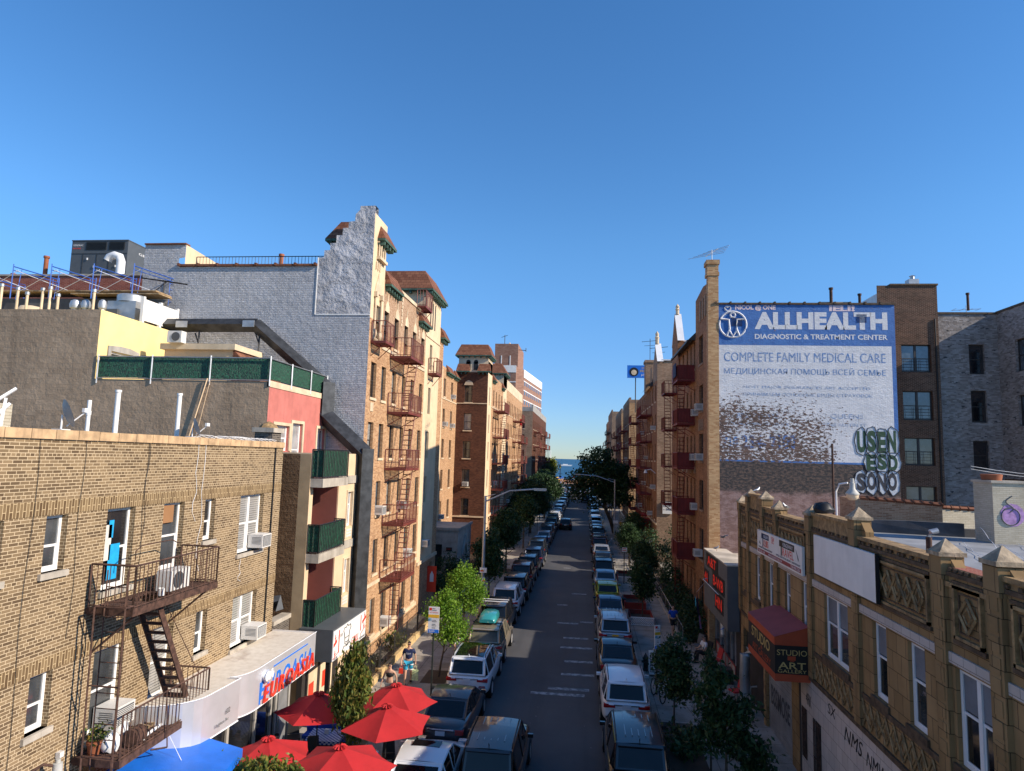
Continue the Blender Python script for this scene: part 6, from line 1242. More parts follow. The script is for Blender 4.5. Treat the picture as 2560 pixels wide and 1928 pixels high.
o = thing('roof_wall', 'brick roof wall with clay coping tiles behind the spiked parapet', 'wall', (13, 29, 7.5)); mb = MB(); mb.poly([(11.4, 29.2, 7.5), (14.1, 28.2, 7.5), (14.1, 28.2, 8.62), (11.4, 29.2, 8.75)], 0); mb.poly([(14.1, 28.2, 7.5), (15.9, 28.6, 7.5), (15.9, 28.6, 8.45), (14.1, 28.2, 8.5)], 1); mb.box(11.2, 11.5, 29.2, 30.9, 7.5, 8.7, 0); mb.build('wall', ['brick_red_dull' if 'brick_red_dull' in MATS else 'brick_upper', 'brick_cream'], o)
mb = MB()
for k in range(9):
    t_ = k/9; a = Vector((11.4, 29.2, 8.75)).lerp(Vector((14.1, 28.2, 8.62)), t_); b = Vector((11.4, 29.2, 8.75)).lerp(Vector((14.1, 28.2, 8.62)), t_+.105); mb.bar(a, b, .12); mb.bar(b, b+Vector((.03, 0, .02)), .17)
for k in range(5): a = Vector((14.1, 28.2, 8.52)).lerp(Vector((15.9, 28.6, 8.45)), k/5); b = a+Vector((.36, .08, -.01)); mb.bar(a, b, .11); mb.bar(b, b+Vector((.03, 0, 0)), .16)
mb.build('coping_tile', 'tile_roof', o)
o = thing('tar_kerb_wall', 'low tar covered wall across the silver roof', 'wall', (12, 27, 7.5)); mb = MB(); mb.prism([(10.6, 27.7, 7.5), (14.2, 26.9, 7.5), (14.2, 26.9, 8.0), (12.3, 27.35, 8.0), (10.6, 27.7, 7.95)], (0, .25, 0)); mb.box(14.2, 18, 26.9, 27.2, 7.5, 7.8); mb.build('wall', 'roof_tar', o)
for i, (x, y, h, lab, bent) in enumerate(((9.9, 20.6, .55, 'short rusty pipe with a bent foil top on the silver roof', 1), (11.6, 18.6, .55, 'plain rusty pipe on the silver roof near the parapet', 0), (12.9, 20.5, .45, 'dark stub pipe at the foot of the graffiti chimney', 0))):
    o = thing('roof_pipe', lab, 'vent pipe', (x, y, 7.5)); mb = MB(); mb.tube([(x, y, 7.5), (x, y, 7.5+h)], .08, 10); mb.build('pipe', 'rust', o, smooth=50)
    if bent: mb = MB(); mb.tube([(x, y, 7.5+h), (x+.05, y, 7.65+h), (x+.25, y, 7.7+h)], .08, 8); mb.build('foil_top', 'galv', o, smooth=50)
mb = MB()
for k in range(4): mb.tube([(11+k*.6+j*.25, 20+j*.6, 7.55+.03*sin(j*2+k)+(.6 if k == 1 else 0)*(j/9)) for j in range(9)], .008, 4)
tag(mb.build('roof_cable', 'white_cloth'), 'loose pale cables lying across the silver roof', 'cable')
o = thing('pole_lamp', 'pale bell shaped lamp on a hooked arm and thin pole above the parapet', 'lamp', (8.0, 22.6, 7.5)); mb = MB(); mb.tube([(8, 22.6, 7.5), (8, 22.6, 10.75)], .035, 8); mb.build('pole', 'rust', o, smooth=50); mb = MB(); mb.tube([(8.05, 22.5, 8.3), (8.05, 22.5, 9.2), (8.12, 22.4, 9.45), (8.3, 22.2, 9.5)], .03, 8); mb.build('arm', 'white_metal', o, smooth=50)
mb = MB(); mb.lathe((8.4, 22.1, 9.3), [(0, .35), (.05, .35), (.06, .22), (.08, .2), (.09, .02), (.2, -.12), (.2, -.16), (0, -.14)], 18); h_ = mb.build('head', 'lamp_metal', o, smooth=35); mb = MB(); mb.lathe((8.4, 22.1, 9.3), [(.18, -.16), (.17, -.26), (.1, -.33), (0, -.34)], 18); mb.build('lens', 'stone_trim', h_, smooth=60)
def pigeon(label, p, rz, s=1.0, fly=False):
    o = thing('pigeon', label, 'bird', p, rz); mb = MB()
    J = [(0, .16, .10, .012), (0, .08, .11, .035), (0, 0, .12, .058), (0, -.06, .16, .035), (0, -.075, .21, .026), (0, -.10, .22, .018)]
    q = skinobj('body', [tuple(c*s for c in j) for j in J], [(0, 1), (1, 2), (2, 3), (3, 4), (4, 5)], 'galv' if not fly else 'cloth_gray', o)
    mb = MB(); mb.bar((.015, 0, 0), (.015, 0, .08*s), .008); mb.bar((-.015, 0, 0), (-.015, 0, .08*s), .008); mb.prism([(0, -.115*s, .215*s), (.006, -.14*s, .21*s), (-.006, -.14*s, .21*s)], (0, 0, .008)); q = mb.build('legs_and_beak', 'terra_pot'); q.parent = o
    mb = MB()
    for s_ in (-1, 1):
        if fly: mb.prism([(s_*.03, -.04, .13*s), (s_*.32*s, -.05, .2*s), (s_*.30*s, .06, .19*s), (s_*.03, .07, .13*s)], (0, 0, .01))
        else: mb.prism([(s_*.055*s, -.04*s, .15*s), (s_*.06*s, .06*s, .13*s), (s_*.03*s, .16*s, .10*s), (s_*.055*s, .02*s, .08*s)], (s_*.008, 0, 0))
    q = mb.build('wings', 'cloth_gray' if not fly else 'navy'); q.parent = o
for lab, p, rz in (('grey pigeon perched on the far pier of the terracotta parapet', (TX+.1, 29.9, 8.3), 1), ('dark pigeon on the raised parapet step, right of the perched grey one', (TX+.1, 28.6, 8.78), 2), ('pigeon on the coping beside the hooked lamp', (TX+.15, 24.9, 8.37), -1), ('pigeon standing on the roof of the red letter sign box', (6.9, 36.2, 5.42), 1)): pigeon(lab, p, rz, 1.3)
pigeon('blue grey pigeon flying before the pink brick wall', (6.9, 34.4, 6.2), .8, 1.2, True)
mb = MB(); mb.lathe((TX+.25, 21.3, 8.6), [(0, 0), (.28, 0), (.32, .1), (.22, .26), (.08, .3), (0, .28)], 10); q = mb.build('black_bag', 'black', smooth=50); tag(q, 'crumpled black plastic bag on the raised parapet beside the lamp', 'plastic bag')
for v in q.data.vertices: v.co += Vector([random.uniform(-.04, .04) for _ in range(3)])
mb = MB()
for k, dz in ((0, 0), (1, .12)): mb.tube([(16.2+j*1.0, 30+j*.1, 9.75+dz+.02*(j-4)**2) for j in range(9)], .012, 4)
tag(mb.build('overhead_wire', 'galv'), 'thin overhead wires crossing the dark court windows', 'wire')
# ================= barber shop
o = thing('barber_shop', 'low shop with dark glass between the terracotta building and the tall brick house', 'building', (7, 34, 0)); mb = MB(); facade(mb, 'R', 7.0, 31.35, 37.35, 0, 5.2, [(32.3, 34.4, .8, 2.8), (34.7, 37.0, .8, 2.8)], .1, 0); mb.poly([(7, 31.4, 5.2), (20, 31.4, 5.2), (20, 37.35, 5.2), (7, 37.35, 5.2)], 1); mb.build('wall', ['dark_frame', 'roof_tan'], o)
mb = MB(); fbox(mb, 'R', 7.0, 32.3, 34.4, .8, 2.8, -.09, -.07); fbox(mb, 'R', 7.0, 34.7, 37.0, .8, 2.8, -.09, -.07); mb.build('shop_window', 'glass_dark', o); mb = MB()
for y in (32.3, 33.3, 34.4, 34.7, 35.8, 37.0): fbox(mb, 'R', 7.0, y-.04, y+.04, .8, 2.8, -.06, .03)
mb.build('window_frame', 'galv', o); mb = MB(); fbox(mb, 'R', 7.0, 32.3, 36.8, .15, .75, .004, .03); mb.build('poster_strip', 'awning_maroon', o)
for k in range(6): mb = MB(); fbox(mb, 'R', 7.0, 32.4+k*.72, 32.95+k*.72, .25, .68, .031, .036); mb.build('poster', 'stone_gray', o)
o = thing('sign_box', 'dark grey sign box with red LED letter panels over the barber shop', 'sign', (6.45, 34, 2.6)); mb = MB(); mb.box(6.45, 6.98, 31.45, 37.3, 2.5, 5.36); mb.build('cabinet', 'cloth_gray', o); mb = MB(); mb.box(6.43, 7.6, 31.44, 37.32, 5.365, 5.42); mb.build('top_cover', 'roof_tan', o)
mb = MB()
for a, b, p, q in ((33.5, 36.6, 4.62, 5.3), (36.0, 37.2, 3.7, 4.4), (32.0, 34.9, 3.85, 4.62), (32.3, 34.3, 2.95, 3.75)): fbox(mb, 'R', 6.45, a, b, p, q, .002, .02)
mb.build('letter_panel', 'black', o)
for s_, y, z, w_, h in (('A&T', 36.2, 4.72, 2.3, .48), ('4N', 37.05, 3.8, .9, .48), ('B-WB', 34.65, 3.98, 2.4, .5), ('HN', 34.05, 3.08, 1.5, .54)): text(s_, 'R', 6.45, y, z, w_, h, 'led_red', o, out=.03, bold=.02, name='led_letters')
mb = MB(); mb.bar((6.2, 36.2, 3.95), (6.2, 32.2, 3.95), .03); mb.bar((6.2, 36.2, 3.95), (6.45, 36.2, 4.0), .03); mb.build('light_bar', 'galv', o)
o = thing('barber_pole', 'striped blue and white barber pole by the shop door', 'barber pole', (6.75, 34, 1.7)); mb = MB(); mb.tube([(6.75, 34, 1.75), (6.75, 34, 2.5)], .1, 14, 0); mb.build('glass_tube', 'white_paint', o, smooth=50); mb = MB(); mb.tube([(6.75+.102*cos(t_*.5), 34+.102*sin(t_*.5), 1.78+t_*.028) for t_ in range(26)], .022, 5); mb.build('stripe', 'sign_blue', o); mb = MB(); mb.lathe((6.75, 34, 2.5), [(.13, 0), (.13, .06), (.08, .14), (0, .16)], 14); mb.lathe((6.75, 34, 1.62), [(0, 0), (.08, 0), (.13, .08), (.13, .14)], 14); mb.build('cap', 'galv', o, smooth=40)
# ================= mural building
MX = 7.1
B = thing('mural_building', 'five storey brick house with a peeling blue and white painted advertising wall', 'building', (MX, 45, 0))
mb = MB(); mb.poly([(7.12, 37.4, 0), (16.66, 37.4, 0), (16.66, 37.4, 18.92), (7.12, 37.4, 18.92)]); mb.build('painted_wall', 'mural', B)
mb = MB(); ht = [(17.9, 19.5, a, b) for a, b in ((15.5, 17.1), (12.75, 14.42), (10.2, 11.76), (7.5, 9.05))]; facade(mb, 'F', 39.5, 16.66, 19.95, 0, 20.57, ht, .15, 0); mb.poly([(19.95, 39.5, 0), (19.95, 40.4, 0), (19.95, 40.4, 20.57), (19.95, 39.5, 20.57)]); mb.poly([(17.45, 39.52, 18.9), (17.45, 46, 18.9), (17.45, 46, 20.57), (17.45, 39.52, 20.57)], 1); mb.poly([(16.66, 37.4, 0), (16.66, 39.5, 0), (16.66, 39.5, 18.92), (16.66, 37.4, 18.92)])
hg = [(22.0, 22.85, a, b) for a, b in ((15.55, 17.3), (12.75, 14.6), (10.05, 11.7))]; facade(mb, 'F', 40.4, 19.95, 23.6, 8.0, 19.1, hg, .15, 2); facade(mb, 'F', 40.4, 19.95, 23.6, 0, 8.0, [], .1, 0)
hw_ = [(38.0, 38.9, 15.5, 17.3), (38.0, 38.9, 12.5, 14.2)]; facade(mb, 'R', 23.6, 36.9, 40.4, 9.6, 19.12, hw_, .15, 2); facade(mb, 'R', 23.6, 36.9, 40.4, 0, 9.6, [], .1, 0); mb.poly([(23.6, 36.9, 0), (36, 36.9, 0), (36, 36.9, 19.12), (23.6, 36.9, 19.12)], 0)
mb.poly([(7.1, 37.42, 18.6), (16.6, 37.42, 18.6), (16.6, 56, 18.6), (7.1, 56, 18.6)], 3); mb.build('side_wall', ['brick_tower', 'white_paint', 'brick_whitewashed', 'roof_tar'], B)
for h in ht: window(B, 'F', 39.5, (h[0]+h[1])/2, h[2], h[1]-h[0], h[3]-h[2], 'dark_frame', 'glass_sky', .15, double=True, ft=.06, guard=True)
for h in hg: window(B, 'F', 40.4, (h[0]+h[1])/2, h[2], h[1]-h[0], h[3]-h[2], 'dark_frame', 'glass_dark', .15, ft=.07)
for h in hw_: window(B, 'R', 23.6, (h[0]+h[1])/2, h[2], h[1]-h[0], h[3]-h[2], 'dark_frame', 'glass_sky', .15, ft=.07)
mb = MB(); mb.tube([(19.75, 39.45, 18.6), (19.75, 39.45, 8)], .04, 6); mb.build('drain_pipe', 'black', B)
mb = MB(); k = 7.15
while k < 16.6: mb.box(k, k+.78, 37.34, 37.7, 18.92, 19.02); mb.box(k-.04, k+.05, 37.32, 37.7, 18.94, 19.08); k += .8
mb.box(17.4, 20.0, 39.44, 39.9, 20.57, 20.67); k = 20.0
while k < 23.5: mb.box(k, k+.6, 40.34, 40.7, 19.1, 19.2); k += .62
mb.box(23.54, 23.9, 36.85, 40.4, 19.12, 19.24); mb.build('coping_tile', 'terra_dark', B)
for i, (a, b) in enumerate(((7.99, 8.58), (14.68, 15.21))):
    mb = MB()
    for k in range(8): z = (18.14 if i == 0 else 18.38)-k*.06; mb.box(a, b, 37.385, 37.397, z-.03, z)
    mb.build('vent_grille', 'navy', B)
P_ = lambda s, x, z, w_, h, m, bold=0.0, **k: text(s, 'F', 37.4, x, z, w_, h, m, B, out=.006, ext=0, bold=bold, name='painted_lettering', **k)
P_('ALLHEALTH', 9.25, 17.52, 7.03, .98, 'mp_white', .055); P_('DIAGNOSTIC & TREATMENT CENTER', 9.25, 16.96, 7.02, .29, 'mp_white', .03)
P_('COMPLETE FAMILY MEDICAL CARE', 7.58, 15.68, 8.55, .53, 'mp_blue'); P_('МЕДИЦИНСКАЯ ПОМОЩЬ ВСЕЙ СЕМЬЕ', 7.58, 14.93, 8.55, .47, 'mp_blue')
P_('MOST MAJOR INSURANCES ARE ACCEPTED', 8.6, 14.15, 6.7, .19, 'mp_bluefaint'); P_('ПРИНИМАЕМ ОСНОВНЫЕ ВИДЫ СТРАХОВОК', 8.6, 13.74, 6.8, .22, 'mp_bluefaint'); P_('BROOKLYN', 8.26, 12.52, 2.15, .27, 'mp_bluefaint'); P_('QUEENS', 13.2, 12.56, 1.7, .3, 'mp_bluefaint'); P_('122 BRIGHTWAY ISLAND AVE', 7.8, 12.15, 3.2, .14, 'mp_bluefaint'); P_('97-65 AUSTIN ST', 12.82, 12.18, 2.2, .17, 'mp_bluefaint')
P_('2100', 9.98, 10.87, 1.38, .8, 'mp_blue2', .03); P_('234-', 8.5, 10.87, 1.3, .72, 'mp_blue2', .02); P_('718', 7.5, 10.9, .8, .6, 'mp_blue', .02)
P_('NICOL @ ONE', 8.2, 18.56, 2.2, .33, 'mp_pinkwhite', .05); P_('IELI!', 13.25, 18.55, 1.35, .33, 'mp_pinkwhite', .05); P_('\u2665' if False else 'O', 7.6, 18.5, .4, .35, 'mp_white')
mb = MB()
def ring(cx_, cz_, r_, w_, a0=0, a1=6.283): mb.tube([(cx_+r_*cos(a0+(a1-a0)*k/24), 37.392, cz_+r_*sin(a0+(a1-a0)*k/24)) for k in range(25)], w_, 4)
ring(8.07, 17.78, .74, .055); ring(8.07, 18.32, .13, .06)
for pts in (((7.4, 18.1), (7.85, 18.05), (7.9, 17.5), (7.75, 17.15)), ((8.75, 18.1), (8.3, 18.05), (8.28, 17.5), (8.42, 17.15)), ((7.9, 17.4), (8.07, 17.1), (8.27, 17.4))): mb.tube([(x, 37.392, z) for x, z in pts], .06, 4)
for sx_ in (-1, 1): mb.tube([(7.79, 37.392, 18.52), (7.79+sx_*.18, 37.392, 18.72), (7.79+sx_*.1, 37.392, 18.82), (7.79, 37.392, 18.74)], .025, 4)
mb.build('painted_logo', 'mp_white', B)
def blobtag(cx_, cz_, w_, h_, s_, fill, edge, hook=1):
    for k, ch in enumerate(s_):
        u_ = cx_-w_/2+(k+.5)*w_/len(s_); m2 = MB(); m3 = MB(); hh = h_*(.56+.05*(k % 2)); ww = w_/len(s_)*.62
        P = [(u_+ww*cos(a*pi/9)*(1+.08*sin(a*2.3+k)), cz_+hh*sin(a*pi/9)*(1+.08*cos(a*1.7+k))) for a in range(18)]
        m2.poly([(x, 37.397-k*.0012, z) for x, z in P]); m2.build('graffiti', edge, B); m3.tube([(x, 37.392, z) for x, z in P+P[:1]], .022, 4); m3.build('graffiti', 'mp_black', B)
    for k, ch in enumerate(s_):
        text(ch, 'F', 37.4, cx_-w_/2+.05+k*(w_-.1)/len(s_), cz_-h_*.45+.05*(k % 2), (w_-.1)/len(s_)*.88, h_*.86, fill, B, out=.012, ext=0, bold=.055, name='graffiti')
blobtag(15.55, 11.4, 2.15, 1.35, 'USEN', 'mp_green', 'mp_graywhite'); blobtag(15.8, 10.3, 1.75, 1.0, 'ESD', 'mp_green', 'mp_graywhite'); blobtag(15.5, 9.25, 2.2, 1.1, 'SONO', 'mp_black', 'mp_graywhite')
# street front
MF = [(1.25, 2.95), (5.98-1.9+.02, 5.98), (7.15, 8.95), (10.1, 11.8), (13.2, 14.85), (16.2, 18.0)]
MF[1] = (4.15, 6.0)
cs = [(41.3, 42.7), (44.2, 44.7), (45.7, 46.2), (47.3, 47.9), (49.3, 49.9), (51.2, 51.8)]; hs_ = [(a, b, p, q) for a, b in cs for p, q in MF]
mb = MB(); facade(mb, 'R', MX, 37.4, 56, 0, 18.3, hs_, .15, 0); facade(mb, 'R', MX, 37.4, 44, 18.3, 20.6, [], .1, 0); mb.prism([(MX, 38.2, 20.6), (MX, 44, 20.6), (MX, 44, 20.7), (MX, 41.2, 20.95)], (.3, 0, 0), 0); mb.poly([(MX, 44, 18.3), (MX+6, 44, 18.3), (MX+6, 44, 20.6), (MX, 44, 20.6)]); mb.poly([(MX, 56, 0), (MX+12, 56, 0), (MX+12, 56, 18.3), (MX, 56, 18.3)], 0)
mb.prism([(MX, 52.6, 18.3), (MX, 56, 18.3), (MX, 56, 19.6), (MX, 54.3, 22.0), (MX, 52.6, 19.6)], (.45, 0, 0), 0); mb.box(MX+.45, MX+1.4, 53.0, 55.5, 18.3, 19.6, 0)
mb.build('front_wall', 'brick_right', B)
for i, h in enumerate(hs_): window(B, 'R', MX, (h[0]+h[1])/2, h[2], h[1]-h[0], h[3]-h[2], 'dark_frame', ['glass_dark', 'glass_mid'][i % 2], .15)
mb = MB(); mb.box(6.72, 7.3, 37.38, 37.9, 0, 20.6); mb.box(6.66, 7.34, 37.34, 38.1, 20.6, 20.8); mb.box(6.62, 7.36, 37.3, 38.15, 21.25, 21.5); mb.box(6.68, 7.3, 37.36, 38.05, 20.8, 21.25); mb.box(6.8, 7.3, 37.9, 38.3, 0, 20.3); mb.build('chimney', 'brick_right_lit', B)
mb = MB()
for a, b in cs: fbox(mb, 'R', MX, a-.05, b+.05, 9.3, 9.75, .004, .05) if a > 43 else None
for h in hs_: fbox(mb, 'R', MX, h[0]-.06, h[1]+.06, h[2]-.12, h[2], 0, .05)
for j in range(4): fbox(mb, 'R', MX, 41.2+j*.45, 41.45+j*.45, 12.0, 12.7, .004, .05); fbox(mb, 'R', MX, 39.2+j*.9, 39.6+j*.9, 18.9, 20.2, .004, .05)
mb.build('brick_corbel', 'brick_right_tan', B)
mb = MB(); mb.poly([(MX-.5, 44.1, 18.1), (MX-.5, 52.6, 18.1), (MX+.9, 52.6, 19.5), (MX+.9, 44.1, 19.5)]); mb.poly([(MX-.5, 44.1, 18.1), (MX+.9, 44.1, 19.5), (MX+.9, 44.1, 18.1)]); r = mb.build('mansard_roof', 'roof_tar', B); mb = MB(); mb.box(MX-.55, MX-.42, 44.1, 52.6, 17.98, 18.12); mb.build('gutter', 'black_iron', r)
mb = MB(); mb.poly([(MX-.03, 52.45, 19.6), (MX-.03, 54.3, 22.15), (MX+.5, 54.3, 22.15), (MX+.5, 52.45, 19.6)]); mb.poly([(MX-.03, 54.3, 22.15), (MX-.03, 56.1, 19.6), (MX+.5, 56.1, 19.6), (MX+.5, 54.3, 22.15)]); mb.box(MX+.45, MX+1.5, 52.9, 55.6, 19.6, 19.72); mb.build('gable_flashing', 'white_metal', B)
mb = MB(); mb.lathe((MX+.2, 54.3, 22.1), [(.14, 0), (.14, .35), (.2, .4), (.12, .5), (.17, .65), (.08, .8), (0, .9)], 10); mb.build('finial', 'stone_trim', B, smooth=30)
fire_escape(B, 'R', MX, 44.3, 46.9, [15.5, 12.6, 9.7, 6.75, 3.9], 'fe_rightred', 1.15, step=.16, solid='fe_rightred', slope=-1); fire_escape(B, 'R', MX, 53, 55, [15.5, 12.6, 9.7, 6.75], 'fe_rightred', 1.0, step=.25, bottom_ladder=False)
mb = MB(); fbox(mb, 'R', MX, 44.5, 45.9, 15.7, 16.6, 1.2, 1.24); tag(mb.build('laundry', 'navy'), 'dark laundry hanging over the top fire escape railing on the right', 'cloth')
for u, z, lab in ((42.0, 13.25, 'air conditioner in the wide window nearest the painted wall corner'), (43.4, 13.0, 'air conditioner right of the second fire escape landing on the brick house'), (42.0, 10.15, 'air conditioner in the arched window on the brick house'), (44.0, 10.15, 'large air conditioner left of the arched window'), (43.8, 7.0, 'air conditioner beside the fourth fire escape landing'), (42.6, 4.25, 'lowest air conditioner just left of the LED sign box')): ac('R', MX, u, z, lab)
mb = MB(); mb.bar((7.0, 37.7, 21.5), (7.0, 37.7, 22.2), .03); mb.bar((6.6, 37.4, 21.7), (7.5, 38.4, 22.5), .03)
for k in range(5): p = Vector((6.6, 37.4, 21.75)).lerp(Vector((7.5, 38.4, 22.5)), k/4); mb.bar(p+Vector((-.9+k*.1, .6, 0)), p+Vector((.9-k*.1, -.6, 0)), .016)
tag(mb.build('tv_antenna', 'galv'), 'slanted tv antenna with long rods on the corner chimney', 'antenna')
for i, (x, z0, z1, r_, lab) in enumerate(((13.8, 18.6, 20.2, .09, 'tall dark flue pipe behind the painted wall top'), (15.35, 18.6, 19.85, .08, 'shorter dark flue pipe near the brick tower'), (21.1, 18.9, 19.9, .07, 'small dark flue pipe over the grey court wall'))):
    o = thing('flue_pipe', lab, 'flue pipe', (x, 38.6, z0)); mb = MB(); mb.tube([(x, 38.6, z0), (x, 38.6, z1)], r_, 8); mb.tube([(x, 38.6, z1-.1), (x, 38.6, z1)], r_*1.4, 8); mb.build('pipe', 'rust', o)
o = thing('roof_box', 'pale concrete roof box behind the painted wall', 'roof box', (14, 39, 18.6)); mb = MB(); mb.box(13.35, 14.8, 38.8, 40.5, 18.6, 19.25); mb.box(13.25, 14.9, 38.7, 40.6, 19.25, 19.4); mb.build('box', 'concrete', o)
o = thing('roof_ventilator', 'shiny metal ventilator on top of the brown brick tower', 'roof vent', (18.0, 38, 20)); mb = MB(); mb.box(18.6, 19.15, 39.8, 40.3, 20.67, 21.05, 0); mb.lathe((18.9, 40.05, 21.05), [(.12, 0), (.12, .2), (.17, .22), (0, .3)], 12, 0); mb.build('ventilator', 'galv', o, smooth=30)
mb = MB(); mb.bar((22.3, 41, 19), (22.3, 41, 19.75), .03); mb.bar((21.5, 41, 19.45), (23.1, 41, 19.55), .02)
for k in range(4): mb.bar((21.6+k*.45, 40.7, 19.5), (21.6+k*.45, 41.3, 19.5), .014)
tag(mb.build('tv_antenna', 'galv'), 'small tv antenna above the grey court wall', 'antenna')
# ================= right row further on
FR_ = [(1.25, 2.95), (4.15, 6.0), (7.15, 8.95), (10.1, 11.8), (13.2, 14.85), (16.2, 17.9)]
B = farblock('gabled_brick_house', 'second brick house on the right with a pointed white flashed gable and tan end wall', 'R', MX, 67.75, 96, 18.3, 'brick_right', [69, 72, 75, 77.5, 80, 82.5, 85, 88, 91, 94], FR_, fmat='brick_right_tan', fes=((73, 79, ALLF, 'fe_rightred'), (88, 93, ALLF, 'fe_rightred')), par=.0)
mb = MB(); mb.prism([(MX, 67.75, 18.3), (MX, 72, 18.3), (MX, 72, 20), (MX, 70, 22.3), (MX, 67.75, 20.2)], (.5, 0, 0)); mb.box(MX+.5, MX+2.6, 67.8, 71.5, 18.3, 20.3); mb.box(MX-.1, MX+1.1, 80, 82, 18.3, 21.9); mb.box(MX-.2, MX+1.2, 79.9, 82.1, 21.9, 22.2); mb.box(MX+.3, MX+2.2, 76.5, 78.5, 18.3, 20.9); mb.build('gable_wall', 'brick_right_tan', B)
mb = MB(); mb.poly([(MX-.03, 67.6, 20.2), (MX-.03, 70, 22.45), (MX+.6, 70, 22.45), (MX+.6, 67.6, 20.2)]); mb.box(MX+.5, MX+2.7, 67.7, 71.5, 20.3, 20.42); mb.build('gable_flashing', 'white_metal', B)
mb = MB(); mb.lathe((MX+.2, 70, 22.4), [(.2, 0), (.2, .6), (.26, .7), (.16, .8), (.2, 1.1), (0, 1.4)], 10); mb.build('finial', 'stone_trim', B, smooth=30); mb = MB(); mb.poly([(MX-.6, 72, 18.1), (MX-.6, 80, 18.1), (MX+1, 80, 19.8), (MX+1, 72, 19.8)]); mb.poly([(MX-.6, 72, 18.1), (MX+1, 72, 19.8), (MX+1, 72, 18.1)]); mb.build('mansard_roof', 'roof_tar', B)
o = thing('wall_sign', 'white CO OPS for SALE sign on the shaded end wall', 'sign', (8.1, 67.7, 5)); mb = MB(); mb.box(7.66, 8.62, 67.62, 67.7, 4.85, 6.05); mb.build('panel', 'white_paint', o); text('CO OPS', 'F', 67.62, 7.72, 5.52, .84, .2, 'navy', o, bold=.02); text('SALE', 'F', 67.62, 8.0, 5.2, .56, .22, 'navy', o, bold=.02); text('for', 'F', 67.62, 7.72, 5.22, .22, .1, 'navy', o); text('Luxurious', 'F', 67.62, 7.8, 5.83, .65, .1, 'cloth_gray', o, italic=.3); text('718-000', 'F', 67.62, 7.72, 4.95, .84, .1, 'cloth_gray', o) if False else None
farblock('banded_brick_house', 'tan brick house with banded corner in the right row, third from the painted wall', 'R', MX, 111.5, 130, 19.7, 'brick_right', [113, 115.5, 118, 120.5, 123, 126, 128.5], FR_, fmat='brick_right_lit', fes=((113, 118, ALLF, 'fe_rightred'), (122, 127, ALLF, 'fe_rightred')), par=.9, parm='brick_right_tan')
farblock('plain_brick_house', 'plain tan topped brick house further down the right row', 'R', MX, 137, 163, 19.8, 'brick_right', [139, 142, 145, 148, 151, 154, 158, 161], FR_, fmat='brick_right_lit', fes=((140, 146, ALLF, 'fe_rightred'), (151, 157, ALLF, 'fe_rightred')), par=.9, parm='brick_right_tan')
farblock('tall_corner_house', 'taller brown block in the right row just before the last corner', 'R', MX, 188, 218, 23, 'brick_right_tan', [190, 194, 198, 203, 208, 213], FR_+[(19, 20.7)], fmat='brick_right_tan', fes=((192, 200, ALLF+[18], 'black_iron'), (206, 214, ALLF+[18], 'black_iron')), par=1.3, parm='brick_right_tan')
farblock('seaside_house', 'farthest small brick block on the right, nearest the beach', 'R', MX, 223, 240, 22, 'brick_right', [225, 229, 233, 237], FR_, fes=((226, 234, ALLF, 'fe_rightred'),), par=.8, parm='brick_right_tan')
for k, (u, z) in enumerate(((69.4, 13.25), (69.4, 7.2), (72.4, 4.3), (77.9, 10.2), (80.4, 7.2), (82.9, 13.3), (85.4, 4.3), (115.9, 10.2), (123.4, 7.2), (142.4, 13.3), (148.4, 7.2))): ac('R', MX, u, z, 'window air conditioner on the receding right hand fronts', 'air conditioners on the far right fronts', out=.5)
mb = MB()
for (x, y, z, h) in ((MX+.8, 74, 20, 3.0), (MX+.5, 81, 22.2, 2.8)): mb.bar((x, y, z), (x, y, z+h), .05); mb.bar((x-1, y, z+h-.4), (x+1, y, z+h-.2), .04); mb.bar((x-.7, y, z+h-.9), (x+.7, y, z+h-.8), .03)
o = mb.build('tv_antenna', 'black_iron'); tag(o, 'pair of thin tv antennas on the second brick house', 'antenna')
o = thing('billboard', 'blue advertising billboard with a hooded face high above the right row', 'billboard', (8, 110, 20)); mb = MB(); mb.box(6.6, 11.6, 110, 110.2, 23.75, 25.85); mb.build('panel', 'sign_blue', o); mb = MB(); mb.lathe((7.7, 109.98, 24.75), [(0, -.03), (.75, -.02), (.75, 0)], 20, 0, 'y'); mb.build('hood', 'black', o); mb = MB(); mb.lathe((7.7, 109.94, 24.65), [(0, -.03), (.45, -.02), (.45, 0)], 20, 0, 'y'); mb.build('face', 'stone_trim', o); text('100', 'F', 110, 9.0, 25.2, 1.0, .4, 'gold', o); text('FREE', 'F', 110, 8.7, 24.7, 1.2, .38, 'gold', o, bold=.02); text('plus', 'F', 110, 8.9, 24.0, 1.1, .45, 'white_cloth', o); mb = MB(); mb.bar((8, 110.3, 18), (8, 110.3, 25), .12); mb.bar((10.5, 110.3, 18), (10.5, 110.3, 25), .12); mb.build('post', 'black_iron', o)
o = thing('door_canopy', 'red and yellow striped canopy over a doorway on the right', 'canopy', (6.6, 74, 2.8)); mb = MB()
for k in range(6): mb.prism([(6.0, 74+k*.5, 2.9), (6.0, 74+(k+1)*.5, 2.9), (6.3, 74+(k+1)*.5, 3.8), (6.3, 74+k*.5, 3.8)], (.75, 0, 0), k % 2)
mb.prism([(5.5, 77, 2.9), (5.5, 81, 2.9), (5.9, 81, 3.9), (5.9, 77, 3.9)], (1.2, 0, 0), 0); mb.build('cloth', ['umbrella_red', 'gold'], o); text('Unions', 'R', 5.5, 80.6, 3.1, 3.0, .5, 'gold', o, italic=.3)
